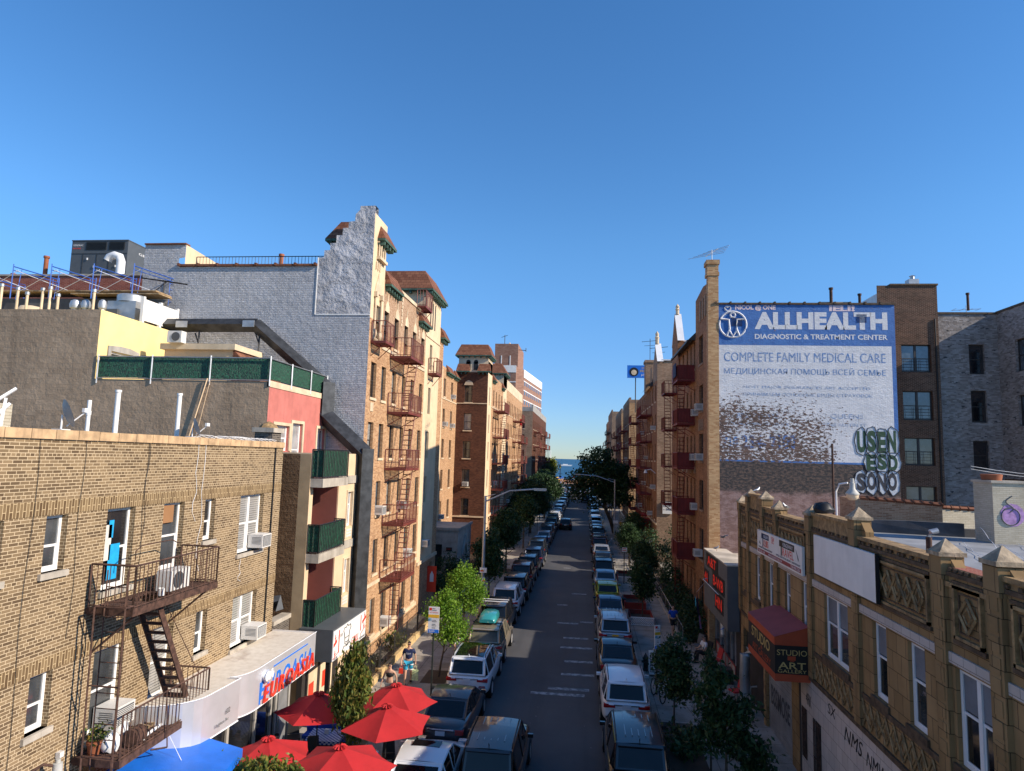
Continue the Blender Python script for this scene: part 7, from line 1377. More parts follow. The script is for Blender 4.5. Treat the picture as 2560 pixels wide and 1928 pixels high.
# ================= cars
GL, GR = 'cars parked along the left kerb', 'cars parked along the right kerb'
LX, RX = -4.72, 1.68
car('sedan', 'white', 'white sedan with dark sunroof at the bottom edge, left kerb', -4.55, 17.75, GL, plate='plate_white', detail=2)
car('sedan', 'graphite', 'dark graphite sedan parked just ahead of the white sedan', -4.72, 22.75, GL, detail=2, plate='plate_white')
car('suv', 'white', 'white SUV with black glass roof parked ahead of the graphite sedan', -4.72, 27.7, GL, detail=2)
car('suv', 'gold', 'tan station wagon carrying a teal roof box', -4.75, 32.5, GL, glassm='car_glass_tan', detail=2, rails=1, box=True)
car('boxy', 'black', 'black SUV with white roof bars and yellow plate behind the light pole', -5.0, 37.2, GL, plate='plate_yellow', detail=2, rails=2)
car('boxy', 'white', 'boxy white SUV with black roof rails parked beyond the light pole', -4.95, 42.1, GL, detail=2)
car('suv', 'black', 'small black crossover directly ahead of the boxy white SUV', -4.85, 46.8, GL, rails=0)
car('boxy', 'maroon', 'dark maroon SUV, second ahead of the boxy white one', -4.85, 51.6, GL)
car('suv', 'black', 'black SUV ahead of the maroon one on the left kerb', -4.8, 56.5, GL, rails=1)
fs = [('suv', 'navy'), ('boxy', 'darkgray'), ('hatch', 'blue'), ('sedan', 'silver'), ('suv', 'gray'), ('sedan', 'black'), ('suv', 'darkgray'), ('boxy', 'black'), ('suv', 'white'), ('sedan', 'gray'), ('hatch', 'silver'), ('suv', 'navy'), ('sedan', 'darkgray'), ('suv', 'silver'), ('sedan', 'blue'), ('boxy', 'gray'), ('sedan', 'white'), ('suv', 'black'), ('sedan', 'silver'), ('suv', 'black')]
ords = ['tenth', 'eleventh', 'twelfth', 'thirteenth', 'fourteenth', 'fifteenth', 'sixteenth', 'seventeenth', 'eighteenth', 'nineteenth', 'twentieth', 'twenty first', 'twenty second', 'twenty third', 'twenty fourth', 'twenty fifth', 'twenty sixth', 'twenty seventh', 'twenty eighth', 'twenty ninth']
for i, (k, c) in enumerate(fs): car(k, c, '%s %s, %s car along the left kerb counting from the camera' % (c, {'suv': 'SUV', 'boxy': 'SUV', 'sedan': 'sedan', 'hatch': 'hatchback'}[k], ords[i]), LX-.05+random.uniform(-.08, .08), 61.5+i*5.35, GL)
car('van', 'black', 'black minivan with grooved roof at the bottom of the right kerb', 1.72, 20.3, GR, detail=2, rails=1)
car('suv', 'white', 'white crossover parked ahead of the black minivan, right kerb', 1.66, 25.95, GR, detail=2)
car('sedan', 'black', 'black sedan with curved dark rear glass ahead of the white crossover', 1.6, 30.9, GR, detail=2)
car('suv', 'silver', 'silver grey SUV with dark tail window, fourth on the right kerb', 1.68, 36.0, GR, detail=2, plate='plate_yellow')
car('sedan', 'navy', 'dark blue sedan ahead of the silver SUV', 1.66, 41.2, GR, detail=2)
car('hatch', 'green', 'yellow green hatchback on the right kerb', 1.62, 46.5, GR, detail=2)
fr_ = [('sedan', 'lightblue'), ('suv', 'black'), ('sedan', 'darkgray'), ('sedan', 'silver'), ('suv', 'maroon'), ('sedan', 'gray'), ('suv', 'black'), ('hatch', 'navy'), ('sedan', 'gray'), ('suv', 'lightblue'), ('sedan', 'silver'), ('suv', 'darkgray'), ('sedan', 'white'), ('sedan', 'navy'), ('suv', 'silver'), ('hatch', 'gray'), ('sedan', 'black'), ('suv', 'white'), ('sedan', 'gray'), ('suv', 'navy'), ('sedan', 'silver'), ('suv', 'gray')]
ords = ['seventh', 'eighth', 'ninth']+ords
for i, (k, c) in enumerate(fr_): car(k, c, '%s %s, %s car along the right kerb counting from the camera' % (c, {'suv': 'SUV', 'boxy': 'SUV', 'sedan': 'sedan', 'hatch': 'hatchback'}[k], ords[i]), RX+random.uniform(-.08, .06), 51.3+i*5.2, GR)
car('boxy', 'black', 'black SUV driving past the umbrellas at the bottom centre', -2.62, 19.15, 'cars driving down the street', detail=1, plate='plate_yellow', rails=1, drive=True)
car('hatch', 'black', 'dark car driving away in the middle of the street', -2.75, 94.5, 'cars driving down the street', drive=True, detail=3)
car('suv', 'darkgray', 'dark SUV driving at the far end near the crossing', -.05, 155.5, 'cars driving down the street', drive=True, detail=3)
car('sedan', 'white', 'white car crossing the sunny junction at the far end', -4.6, 176, 'cars at the far junction', rz=1.3, detail=3, drive=True)
for i, (x, y, k, c) in enumerate(((-4.7, 188, 'sedan', 'silver'), (-4.6, 194, 'suv', 'white'), (-4.7, 200, 'sedan', 'blue'), (.6, 188, 'sedan', 'white'), (1.4, 194, 'suv', 'lightblue'), (2.2, 200, 'sedan', 'silver'), (-1.3, 178, 'hatch', 'silver'))): car(k, c, '%s car parked or waiting past the far junction, spot %s' % (c, ('left front', 'left middle', 'left rear', 'right front', 'right middle', 'right rear', 'centre')[i]), x, y, 'cars past the far junction')
# extras on near cars
mb = MB(); mb.box(-5.27, -4.05, 27.6, 29.25, 1.715, 1.725)
def extra(carlab, name, mat, fn):
    for o in list(bpy.data.objects):
        if o.get('label') == carlab: q = MB(); fn(q); ob = q.build(name, mat, smooth=30); ob.parent = o; return
extra('white SUV with black glass roof parked ahead of the graphite sedan', 'glass_roof', 'car_glass', lambda q: q.poly([(-.60, .55, 1.672), (.60, .55, 1.672), (.60, 2.4, 1.69), (0, 1.6, 1.755), (-.60, 2.4, 1.69)]) if False else [q.poly([(-.6, .52, 1.68), (.0, .52, 1.705), (.0, 1.6, 1.78), (-.58, 1.6, 1.757)]), q.poly([(.0, .52, 1.705), (.6, .52, 1.68), (.58, 1.6, 1.757), (0, 1.6, 1.78)]), q.poly([(-.58, 1.6, 1.757), (0, 1.6, 1.78), (0, 2.5, 1.705), (-.58, 2.5, 1.68)]), q.poly([(0, 1.6, 1.78), (.58, 1.6, 1.757), (.58, 2.5, 1.68), (0, 2.5, 1.705)])])
extra('white sedan with dark sunroof at the bottom edge, left kerb', 'sunroof', 'car_glass', lambda q: q.box(-.42, .42, 2.2, 2.6, 1.44, 1.493))
for lab in ('black minivan with grooved roof at the bottom of the right kerb', 'black SUV driving past the umbrellas at the bottom centre', 'silver grey SUV with dark tail window, fourth on the right kerb'): extra(lab, 'roof_rib', 'car_gray', lambda q: [q.box(x-.012, x+.012, .8, 2.5, 1.70, 1.792 if 'minivan' in lab else (1.80 if 'umbrellas' in lab else 1.735)) for x in (-.4, -.2, 0, .2, .4)])
# badges writing on plates
# ================= trees
big = [(0, 0, 0, 2.0, 2.0, 1.6)]
maple = crown_mesh('crown', 'leaf_bright', [(0, 0, 0, .62, .6, .85), (.35, .2, -.5, .45, .45, .5), (-.35, -.1, .3, .45, .4, .5), (0, 0, .7, .35, .35, .4)], 5200, .075, 11, elong=1.1, shell=.8)
maple2 = crown_mesh('crown', 'leaf_bright', [(0, 0, 0, .85, .7, .95), (.55, .1, -.2, .5, .45, .55), (-.4, 0, .5, .45, .4, .5), (.3, 0, -.8, .35, .35, .35), (0, 0, .9, .35, .35, .4)], 6500, .075, 12, elong=1.1, shell=.8)
loc1 = crown_mesh('crown', 'leaf_locust', [(0, 0, 0, .75, .7, 1.0), (.45, .3, .3, .45, .45, .5), (-.45, -.1, -.2, .5, .45, .55), (.1, 0, 1.05, .4, .4, .45), (.35, -.2, -.75, .4, .4, .4), (-.3, 0, .7, .4, .4, .4)], 5200, .10, 13, elong=2.6, droop=.9, shell=.5)
loc2 = crown_mesh('crown', 'leaf_locust', [(0, 0, 0, 1.0, .8, .7), (-.7, .2, .2, .5, .5, .4), (.7, 0, .3, .5, .5, .4), (-1.2, 0, .5, .3, .3, .25), (1.2, 0, .1, .3, .3, .2)], 2200, .09, 14, elong=2.6, droop=.8, shell=.4)
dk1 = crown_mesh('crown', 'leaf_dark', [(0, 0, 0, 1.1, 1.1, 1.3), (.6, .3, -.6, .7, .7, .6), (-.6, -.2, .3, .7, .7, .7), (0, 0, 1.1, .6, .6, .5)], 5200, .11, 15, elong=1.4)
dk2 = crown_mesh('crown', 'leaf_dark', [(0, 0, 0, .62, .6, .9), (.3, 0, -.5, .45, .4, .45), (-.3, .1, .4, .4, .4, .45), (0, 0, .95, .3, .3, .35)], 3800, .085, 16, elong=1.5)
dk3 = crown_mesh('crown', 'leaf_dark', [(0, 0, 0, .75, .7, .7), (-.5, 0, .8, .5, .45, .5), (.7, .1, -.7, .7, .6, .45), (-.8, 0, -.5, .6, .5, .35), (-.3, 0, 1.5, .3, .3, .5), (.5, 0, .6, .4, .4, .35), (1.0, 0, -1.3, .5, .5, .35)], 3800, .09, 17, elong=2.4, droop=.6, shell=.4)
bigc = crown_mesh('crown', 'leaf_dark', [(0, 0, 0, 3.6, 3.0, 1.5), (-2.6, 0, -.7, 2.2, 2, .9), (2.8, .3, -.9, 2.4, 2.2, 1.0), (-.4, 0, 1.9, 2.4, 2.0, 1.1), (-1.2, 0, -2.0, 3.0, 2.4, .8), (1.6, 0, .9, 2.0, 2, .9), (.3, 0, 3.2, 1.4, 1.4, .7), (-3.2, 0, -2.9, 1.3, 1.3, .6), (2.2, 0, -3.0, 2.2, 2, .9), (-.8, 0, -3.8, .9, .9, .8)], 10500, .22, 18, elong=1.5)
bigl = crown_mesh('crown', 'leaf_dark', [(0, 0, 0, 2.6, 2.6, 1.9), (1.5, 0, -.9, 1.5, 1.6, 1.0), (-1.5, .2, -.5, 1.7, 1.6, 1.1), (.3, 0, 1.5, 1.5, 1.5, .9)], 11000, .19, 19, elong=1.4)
def T(label, x, y, cm, cz, th, r, sc=1.0, rz=0, lean=(0, 0), limbs=5, g=None):
    t = tree(label, (x, y, .13), cm, th, r, lean, limbs, g, top=cz); c = t.children[1] if t.children[0].name.startswith('trunk') else t.children[0]
    for c in t.children:
        if c.name.startswith('crown'): c.location = (lean[0], lean[1], cz-.1); c.scale = (sc, sc, sc) if not isinstance(sc, tuple) else sc; c.rotation_euler = (0, 0, rz)
    return t
T('bright green young maple in the sun beside the bus stop sign', -6.42, 30.2, maple, 2.6, 1.2, .045, 1.12, lean=(.28, 0))
T('taller bright green maple just behind the first one', -6.5, 36.2, maple2, 2.72, 1.2, .05, 1.1, lean=(.1, 0))
T('leafy honey locust standing between the red umbrellas', -6.80, 19.75, loc1, 2.78, 1.3, .04, (.56, .56, 1.0))
T('honey locust top poking over the red umbrella at the bottom edge', -7.6, 16.0, loc2, 2.0, 1.0, .05, .75)
T('dark slender tree beyond the light pole on the left', -6.6, 46.7, dk2, 3.0, 1.2, .05, 1.45, g='dark trees on the left pavement')
T('dark round tree next after it on the left pavement', -6.85, 58.7, dk1, 3.6, 1.6, .07, 1.2, 1, g='dark trees on the left pavement')
T('third dark tree on the left pavement, before the bicycle', -6.7, 73.3, dk1, 4.0, 2.0, .08, 1.25, 2, g='dark trees on the left pavement')
for i, (x, y, cz, s_) in enumerate(((-7.2, 88, 4.4, .9), (-7.8, 100, 4.7, .95), (-6.7, 110, 5.0, 1.0), (-7.6, 124, 5.3, .95), (-9.0, 140, 5.4, .9), (-9.8, 156, 6.2, .9))): T('large dark street tree in the shaded far left clump, number %s from the camera' % ('one', 'two', 'three', 'four', 'five', 'six')[i], x, y, bigl, cz, 2.5, .16, s_, i*1.3, g='big dark trees far down the left pavement')
t = T('sunlit yellow green tree top at the far left before the sea', -9.6, 168, crown_mesh('crown', 'leaf_sun', [(0, 0, 0, 2.2, 2.2, 1.6), (.8, 0, 1.3, 1.2, 1.2, 1.3), (-1.2, 0, .2, 1.3, 1.3, 1.2)], 5000, .25, 20), 7.4, 3, .15)
T('slim dark tree in front of the white crossover on the right pavement', 3.33, 25.5, dk2, 2.35, 1.2, .035, 1.0)
T('drooping dark locust at the bottom of the right pavement', 4.45, 22.0, dk3, 1.9, .8, .045, .95, lean=(0, 0))
T('upper arching branch crown of a dark locust before the barber shop', 4.15, 22.9, dk2, 3.05, 1.1, .03, (.35, .35, .7), 1.2)
T('dark tree growing from the white lattice planter', 3.68, 43.2, dk2, 2.45, 1.1, .04, 1.15, .7)
T('dark tree behind the two red planters on the right', 4.6, 52.5, dk1, 2.6, 1.1, .05, .8)
T('very large dark tree overhanging the right row of cars', 4.0, 92.0, bigc, 7.9, 3.6, .24, 1.0, 0, lean=(-2.0, -1.5), limbs=8)
for i, (x, y, cz, s_) in enumerate(((4.2, 64, 2.6, .95), (5.2, 72, 3.0, 1.0), (4.3, 108, 5.2, 1.6), (4.4, 122, 5.4, 1.7), (4.4, 138, 5.6, 1.6))): T('dark tree along the right pavement, %s past the red planters' % ('first', 'second', 'third', 'fourth', 'fifth')[i], x, y, dk1, cz, 1.6, .08, s_, i)
for i, (p, s_, n_, lab) in enumerate((((-9.9, 47.0, .13), (.9, 1.6, .8), 1500, 'dark sprawling evergreen shrub before the stone porch'), ((-10.2, 49.6, .13), (1.0, 1.2, 1.3), 1500, 'tall dark shrub at the corner of the stone porch'), ((-8.7, 54, .13), (.8, 1.5, 1.5), 1400, 'dark shrub between the porch and the light pole'), ((-8.9, 62, .13), (.9, 1.6, 1.2), 1200, 'dark hedge shrub below the brown end wall'), ((-8.3, 76, .13), (.7, 1.5, .7), 900, 'low dark hedge with bags of rubbish on the left pavement'), ((6.3, 41, .13), (.8, 2.2, .9), 1800, 'dark hedge beside the barber shop wall'), ((6.3, 46, .13), (.8, 2.4, .9), 1800, 'dark hedge under the fire escape on the right'), ((6.5, 51, .13), (.8, 2.0, 1.1), 1500, 'dark hedge farther along the right garden'), ((6.6, 57, .13), (.9, 2.0, 1.6), 1500, 'tall dark bush where the right garden ends'), ((8.2, 62, .13), (1.3, 2.0, 2.2), 1500, 'dark bush in the court before the tan end wall'), ((5.9, 38.6, .13), (.5, .9, .55), 700, 'low dark bush at the shop corner'), ((3.4, 24.6, .13), (.6, 1.2, .25), 600, 'low weeds in the soil bed beside the black minivan'), ((6.2, 66, .13), (.9, 2.5, 1.8), 1300, 'dark bush below the stair rails on the right'))): bush(lab, p, s_, 'leaf_dark', n_, .1, 30+i)
# ================= poles and signs
def lamp(label, x, y, h, arm, base=True):
    o = thing('street_light', label, 'street light', (x, y, .13)); mb = MB(); mb.tube([(x, y, .9 if base else .13), (x+.05*0, y, h)], [.12, .07], 10); mb.build('pole', 'galv', o, smooth=50)
    mb = MB(); d = 1 if arm > 0 else -1; mb.tube([(x, y, h-.35), (x+arm*.5, y, h+.35), (x+arm, y, h+.5)], .05, 8); mb.tube([(x, y, h-.05), (x+arm*.2, y, h+.12)], .03, 6); mb.build('arm', 'galv', o, smooth=50)
    mb = MB(); mb.box(x+min(arm, arm+d*.75), x+max(arm, arm+d*.75), y-.15, y+.15, h+.42, h+.56); mb.build('lamp_head', 'lamp_metal', o)
    if base: mb = MB(); mb.lathe((x, y, .13), [(.33, 0), (.33, .08), (.22, .75), (.18, .8), (0, .8)], 8); mb.build('base', 'lamp_metal', o)
    return o
o = lamp('tall grey street light with graffitied tapered base on the left pavement', -6.12, 40.5, 7.6, 3.0); mb = MB()
for z0, z1, w_ in ((3.0, 3.3, .42), (2.4, 2.72, .26)): mb.box(-6.12-w_*.4, -6.12+w_*.6, 40.32, 40.34, z0, z1)
mb.build('sign_plate', 'white_paint', o); mb = MB(); mb.box(-6.1, -5.95, 40.31, 40.318, 2.48, 2.6); mb.box(-6.25, -6.05, 40.31, 40.318, 3.08, 3.16); mb.build('sign_print', 'sign_red', o); text('RS', 'F', 40.15, -6.25, .4, .26, .3, 'black', o, name='graffiti')
o = lamp('thin street light with long arm on the right pavement', 3.55, 82, 7.65, -4.2, False); mb = MB(); mb.box(3.4, 4.0, 81.85, 81.87, 2.4, 2.75); mb.build('sign_plate', 'white_paint', o)
o = thing('street_light', 'short white shaded lamp bracket on the right wall near the sale sign', 'street light', (6.5, 70, 9)); mb = MB(); mb.tube([(7.1, 69, 8.8), (6.6, 69, 9.2), (6.2, 69, 9.1)], .05, 6); mb.lathe((6.1, 69, 8.8), [(0, .35), (.1, .3), (.2, .0), (0, 0)], 10); mb.build('bracket', 'white_metal', o)
def busstop(label, x, y, z1, w_, h_, rz):
    o = thing('bus_stop_sign', label, 'bus stop sign', (x, y, .13)); o.rotation_euler = (0, 0, rz)
    def bx_(nm, mt, *a): q = MB(); q.box(*a); ob = q.build(nm, mt); ob.parent = o; return ob
    bx_('pole', 'black_iron' if w_ < .3 else 'hydrant', -.03, .03, -.03, .03, 0, z1-.13)
    bx_('panel', 'white_paint', -w_/2, w_/2, -.06, -.035, z1-h_-.13, z1-.13); t = z1-.13
    bx_('yellow_band', 'plate_yellow', -w_/2, w_/2, -.066, -.061, t-h_*.42, t-h_*.30); bx_('blue_band', 'sign_blue', -w_/2, w_/2, -.066, -.061, t-h_, t-h_*.87); bx_('green_square', 'cloth_teal', -w_/2+.02, -w_/2+.13, -.066, -.061, t-h_*.55, t-h_*.45); bx_('red_roundel', 'sign_red', -w_/2+.03, -w_/2+.14, -.066, -.061, t-h_*.14, t-h_*.04)
    q = MB()
    for k, (a, b) in enumerate(((.06, .5), (.12, .7), (.5, .7), (.56, .8), (.66, .6), (.72, .75), (.8, .6))): q.box(-w_*.15, -w_*.15+w_*.55*b, -.066, -.061, t-h_*(a+.02), t-h_*a)
    ob = q.build('small_print', 'ac_dark'); ob.parent = o
    for s_, zz, hh, mt, wd in (('NO PARKING', t-h_*.24, h_*.05, 'sign_red', w_*.8), ('B40', t-h_*.97, h_*.07, 'white_cloth', w_*.5), ('2', t-h_*.54, h_*.08, 'white_cloth', w_*.15)):
        ob = text(s_, 'F', -.068, -w_/2+.05, zz, wd, hh, mt, None, out=.001, ext=0)
        if ob: ob.parent = o
    return o
busstop('bus stop sign with yellow and blue bands on a green pole, left pavement', -6.2, 27.8, 3.7, .46, 1.05, 0)
busstop('narrow bus stop sign seen edge on beside the locked bicycle', 3.15, 29.8, 3.0, .28, .98, .5)
for i, (x, y, z, lab, mt) in enumerate(((3.2, 55, 3.0, 'white parking sign on a dark pole near the red planters', 'white_paint'), (-7.0, 84, 3.4, 'white parking sign on a pole before the big left trees', 'white_paint'), (-6.4, 90, 3.2, 'second thin pole sign beside the big left trees', 'white_paint'), (3.2, 112, 3.6, 'orange diamond sign under the big right tree', 'plate_yellow'))):
    o = thing('parking_sign', lab, 'sign', (x, y, .13)); mb = MB(); mb.bar((x, y, .13), (x, y, z), .05); mb.build('pole', 'black_iron', o); mb = MB(); mb.box(x-.18, x+.22, y-.06, y-.04, z-.34, z); mb.build('panel', mt, o); mb = MB(); mb.box(x-.14, x+.12, y-.07, y-.061, z-.1, z-.05); mb.box(x-.14, x+.16, y-.07, y-.061, z-.25, z-.2); mb.build('print', 'sign_red', o)
def hydrant(label, x, y, mt='hydrant'):
    o = thing('fire_hydrant', label, 'fire hydrant', (x, y, .13)); mb = MB(); mb.lathe((x, y, .13), [(.16, 0), (.16, .06), (.11, .09), (.11, .5), (.14, .52), (.14, .57), (.11, .62), (.06, .72), (.03, .74), (.03, .8), (0, .8)], 14); mb.build('barrel', mt, o, smooth=40); mb = MB(); mb.lathe((x, y, .13+.4), [(0, -.2), (.06, -.2), (.06, .2), (0, .2)], 10, 0, 'x'); mb.lathe((x, y-.0, .13+.36), [(0, -.19), (.075, -.19), (.075, 0)], 10, 0, 'y'); mb.build('outlet', mt, o)
hydrant('dark fire hydrant beside the photo board on the right pavement', 2.98, 33.0); hydrant('fire hydrant under the far right street tree', 3.2, 80, 'galv'); hydrant('red fire hydrant behind the woman with the red bag', -6.0, 33.6, 'umbrella_red')
o = thing('photo_board', 'white framed A board covered with small portrait photos', 'A board', (3.37, 32.6, .13)); mb = MB(); mb.prism([(3.08, 32.35, .15), (3.66, 32.35, .15), (3.66, 32.55, 1.15), (3.08, 32.55, 1.15)], (0, .03, 0)); mb.prism([(3.08, 32.85, .15), (3.66, 32.85, .15), (3.66, 32.65, 1.15), (3.08, 32.65, 1.15)], (0, .03, 0)); mb.tube([(3.25, 32.6, 1.13), (3.3, 32.6, 1.24), (3.44, 32.6, 1.24), (3.49, 32.6, 1.13)], .02, 6); mb.build('frame', 'white_paint', o); mb = MB(); pc = MB()
def pb(u, v): return (3.08+u*.58, 32.35+.2*v-.006, .15+v)
mb.prism([pb(.08, .1), pb(.92, .1), pb(.92, .93), pb(.08, .93)], (0, -.003, 0)); mb.build('backing', 'navy', o)
for r_ in range(4):
    for c_ in range(4): u, v = .12+c_*.2, .24+r_*.175; pc.prism([pb(u, v), pb(u+.15, v), pb(u+.15, v+.13), pb(u, v+.13)], (0, -.006, 0))
pc.prism([pb(.12, .13), pb(.88, .13), pb(.88, .2), pb(.12, .2)], (0, -.006, 0)); pc.build('photo', 'curtain', o)
def bike(label, x, y, rz, lean=.12):
    o = thing('bicycle', label, 'bicycle', (x, y, .13)); o.rotation_euler = (lean, 0, rz) if False else (0, lean, rz)
    def add(nm, mt, fn, par=None, sm=40): q = MB(); fn(q); ob = q.build(nm, mt, smooth=sm); ob.parent = par or o; return ob
    for yy in (-.52, .52):
        wv = add('wheel', 'rubber', lambda q: q.lathe((0, yy, .34), [(.31, -.018), (.34, -.018), (.35, 0), (.34, .018), (.31, .018), (.31, -.018)], 26, 0, 'x')); add('spokes', 'galv', lambda q: [q.bar((0, yy, .34), (0, yy+.31*cos(k*.52), .34+.31*sin(k*.52)), .006) for k in range(12)], wv)
    add('frame', 'black_iron', lambda q: [q.tube([a, b], .018, 6) for a, b in (((0, -.12, .30), (0, -.22, .82)), ((0, -.18, .76), (0, .36, .80)), ((0, -.12, .30), (0, .38, .70)), ((0, .36, .92), (0, .52, .34)), ((0, -.12, .30), (0, -.52, .34)), ((0, -.2, .74), (0, -.52, .34)))])
    add('saddle', 'black', lambda q: q.prism([(-.07, -.36, .86), (.07, -.36, .86), (.02, -.08, .87), (-.02, -.08, .87)], (0, 0, .04))); add('handlebar', 'black', lambda q: q.tube([(-.27, .26, .98), (-.1, .36, .97), (.1, .36, .97), (.27, .26, .98)], .014, 6)); add('crank', 'galv', lambda q: (q.lathe((0, -.12, .30), [(.02, -.05), (.09, -.05), (.09, -.04), (.02, -.04)], 14, 0, 'x'), q.bar((.06, -.12, .30), (.06, -.02, .17), .02), q.bar((-.06, -.12, .30), (-.06, -.22, .43), .02)))
bike('dark bicycle locked to the narrow bus stop pole', 3.12, 29.25, .25); bike('bicycle leaning by the left kerb beside the parked cars', -6.0, 70.5, .1)
for i, (x0, x1, y0, y1, lab, wl) in enumerate(((2.85, 4.25, 41.6, 44.0, 'planter box with white lattice front and red sides', 1), (2.75, 4.15, 46.0, 48.6, 'low red brick coloured planter box, nearer of the red pair', 0), (2.75, 4.1, 55.5, 59.0, 'red planter with white lattice farther up the right pavement', 1))):
    o = thing('tree_planter', lab, 'planter', ((x0+x1)/2, y0, .13)); mb = MB(); mb.box(x0, x0+.05, y0+.04, y1, .131, .55); mb.box(x1-.05, x1, y0+.04, y1, .131, .55); mb.box(x0+.05, x1-.05, y1-.05, y1, .131, .55)
    if not wl: mb.box(x0, x1, y0, y0+.04, .131, .55)
    else: pass
    mb.build('side_panel', 'planter_red', o); mb = MB(); mb.box(x0+.05, x1-.05, y0+.06, y1-.06, .131, .3); mb.build('soil', 'soil', o)
    if wl:
        mb = MB(); n_ = 13
        for k in range(-4, n_): a = x0+(x1-x0)*k/n_; d_ = (x1-x0)*4/n_; p0 = max(a, x0); p1 = min(a+d_, x1); mb.bar((p0, y0, .17+(p0-a)/d_*.42), (p1, y0, .17+(p1-a)/d_*.42), .022); mb.bar((p0, y0-.01, .59-(p0-a)/d_*.42), (p1, y0-.01, .59-(p1-a)/d_*.42), .022)
        for z in (.16, .60): mb.bar((x0, y0, z), (x1, y0, z), .03)
        mb.build('lattice', 'white_paint', o)
o = thing('garden_railing', 'thin handrail and low chain fence along the hedge on the right pavement', 'fence', (5.5, 50, 0)); mb = MB(); mb.bar((5.45, 38.2, 1.0), (5.45, 66, 1.0), .035)
for k in range(15): mb.bar((5.45, 38.2+k*2, .13), (5.45, 38.2+k*2, 1.0), .03)
mb.build('rail', 'galv', o); mb = MB(); mb.box(5.35, 5.55, 38, 66, .131, .22); mb.build('kerb', 'concrete', o)
o = thing('chain_link_fence', 'dark mesh fence with pale top rail beyond the stair rails on the right', 'fence', (5.6, 85, 0)); mb = MB(); mb.bar((5.6, 70, 1.9), (5.6, 112, 1.9), .07)
for k in range(12): mb.bar((5.6, 70+k*3.8, .13), (5.6, 70+k*3.8, 1.9), .06)
mb.build('rail', 'galv', o); mb = MB(); mb.box(5.59, 5.61, 70, 112, .14, 1.85); mb.build('mesh', 'ac_dark', o)
o = thing('stair_handrail', 'pair of white stair handrails leading to the entrance on the right', 'handrail', (6.2, 68, .1)); mb = MB()
for y in (67.4, 68.4): mb.bar((5.6, y, 1.5), (7.0, y, 2.5), .06); mb.bar((5.6, y, .13), (5.6, y, 1.5), .05)
mb.build('rail', 'white_metal', o)
o = thing('flag_banner', 'colourful feather flag hanging by the barber shop corner', 'flag', (6.3, 38.3, 2)); mb = MB(); mb.bar((7.0, 39.0, 3.6), (6.2, 38.2, 2.9), .03); mb.build('pole', 'galv', o); mb = MB(); P = [(6.2, 38.2, 2.95), (6.15, 37.9, 2.8), (6.1, 37.6, 2.2), (6.2, 37.5, 1.7), (6.3, 37.9, 1.75), (6.3, 38.3, 2.3)]; mb.prism(P, (.012, 0, 0)); mb.build('cloth', 'navy', o); mb = MB(); mb.prism([(6.09, 38.1, 2.7), (6.09, 37.85, 2.6), (6.09, 37.8, 2.2), (6.09, 38.1, 2.2)], (.01, 0, 0)); mb.build('blue_patch', 'cloth_teal', o); mb = MB(); mb.prism([(6.2, 37.5, 1.75), (6.3, 37.85, 1.75), (6.3, 37.3, 1.15), (6.2, 37.2, 1.2)], (.012, 0, 0)); mb.build('tail_streamer', 'graf_purple', o)
# ================= cafe terrace: umbrellas, tables
def umbrella(label, x, y, rz, R_=1.38, hz=2.62, rim=2.12, tilt=(0, 0)):
    o = thing('parasol', label, 'umbrella', (x, y, .13), 0, 'red parasols of the cafe terrace'); n_ = 6; base = Vector((x, y, 0)); mb = MB()
    def rp(k, t, sag=0): a = rz+k*pi/3; r = R_*t; return Vector((x+r*cos(a)+tilt[0]*t, y+r*sin(a)+tilt[1]*t, hz+(rim-hz)*t-sag))
    st = 5
    for k in range(6):
        g_ = [[rp(k, t/st).lerp(rp(k+1, t/st), s/4)+Vector((0, 0, -.045*(t/st)*sin(pi*s/4))) for s in range(5)] for t in range(st+1)]
        # pull the hem inwards between the ribs
        for t in range(st+1):
            for s in range(5): v = g_[t][s]; c0 = Vector((x, y, v.z)); g_[t][s] = v+(c0-v)*(.06*sin(pi*s/4)*(t/st))
        for t in range(st):
            for s in range(4): mb.poly([g_[t][s], g_[t][s+1], g_[t+1][s+1], g_[t+1][s]])
    cv = mb.build('canopy', 'umbrella_red', o, smooth=28)
    mb = MB(); n2 = 24; rr = [(.02, hz+.03), (.10, hz+.018), (.17, hz-.025)]
    for j in range(2):
        for k in range(n2):
            def q(jj, kk): r, z = rr[jj]; a = 2*pi*kk/n2; w_ = (1+.12*(-1)**kk) if jj else 1; return (x+r*w_*cos(a), y+r*w_*sin(a), z+(.02*(-1)**kk if jj else 0))
            mb.poly([q(j, k), q(j, k+1), q(j+1, k+1), q(j+1, k)])
    mb.build('vent_cap', 'umbrella_red', o)
    mb = MB(); mb.tube([(x, y, .2), (x, y, hz)], .022, 8); mb.build('pole', 'black_iron', o, smooth=50); mb = MB(); mb.lathe((x, y, .13), [(.28, 0), (.28, .05), (.05, .09), (.04, .2), (0, .2)], 16); mb.build('base', 'black', o, smooth=30)
    mb = MB()
    for k in range(6): mb.bar((x, y, hz-.45), rp(k, .55, .03), .015); mb.bar((x, y, hz-.03), rp(k, .98, .03), .015)
    mb.build('ribs', 'black_iron', o)
umbrella('red umbrella nearest the cafe front with leaf shadows', -8.05, 20.35, .35, 1.30)
umbrella('farthest red umbrella, nearest the walking woman', -5.95, 21.55, .12, 1.35)
umbrella('red umbrella in the middle of the terrace before the honey locust', -5.70, 19.75, .60, 1.36)
umbrella('red umbrella cut off by the bottom edge', -6.05, 16.9, .25, 1.45)
umbrella('red umbrella behind the blue awning, partly covered by leaves', -8.15, 17.3, .05, 1.3, 2.5, 2.0)
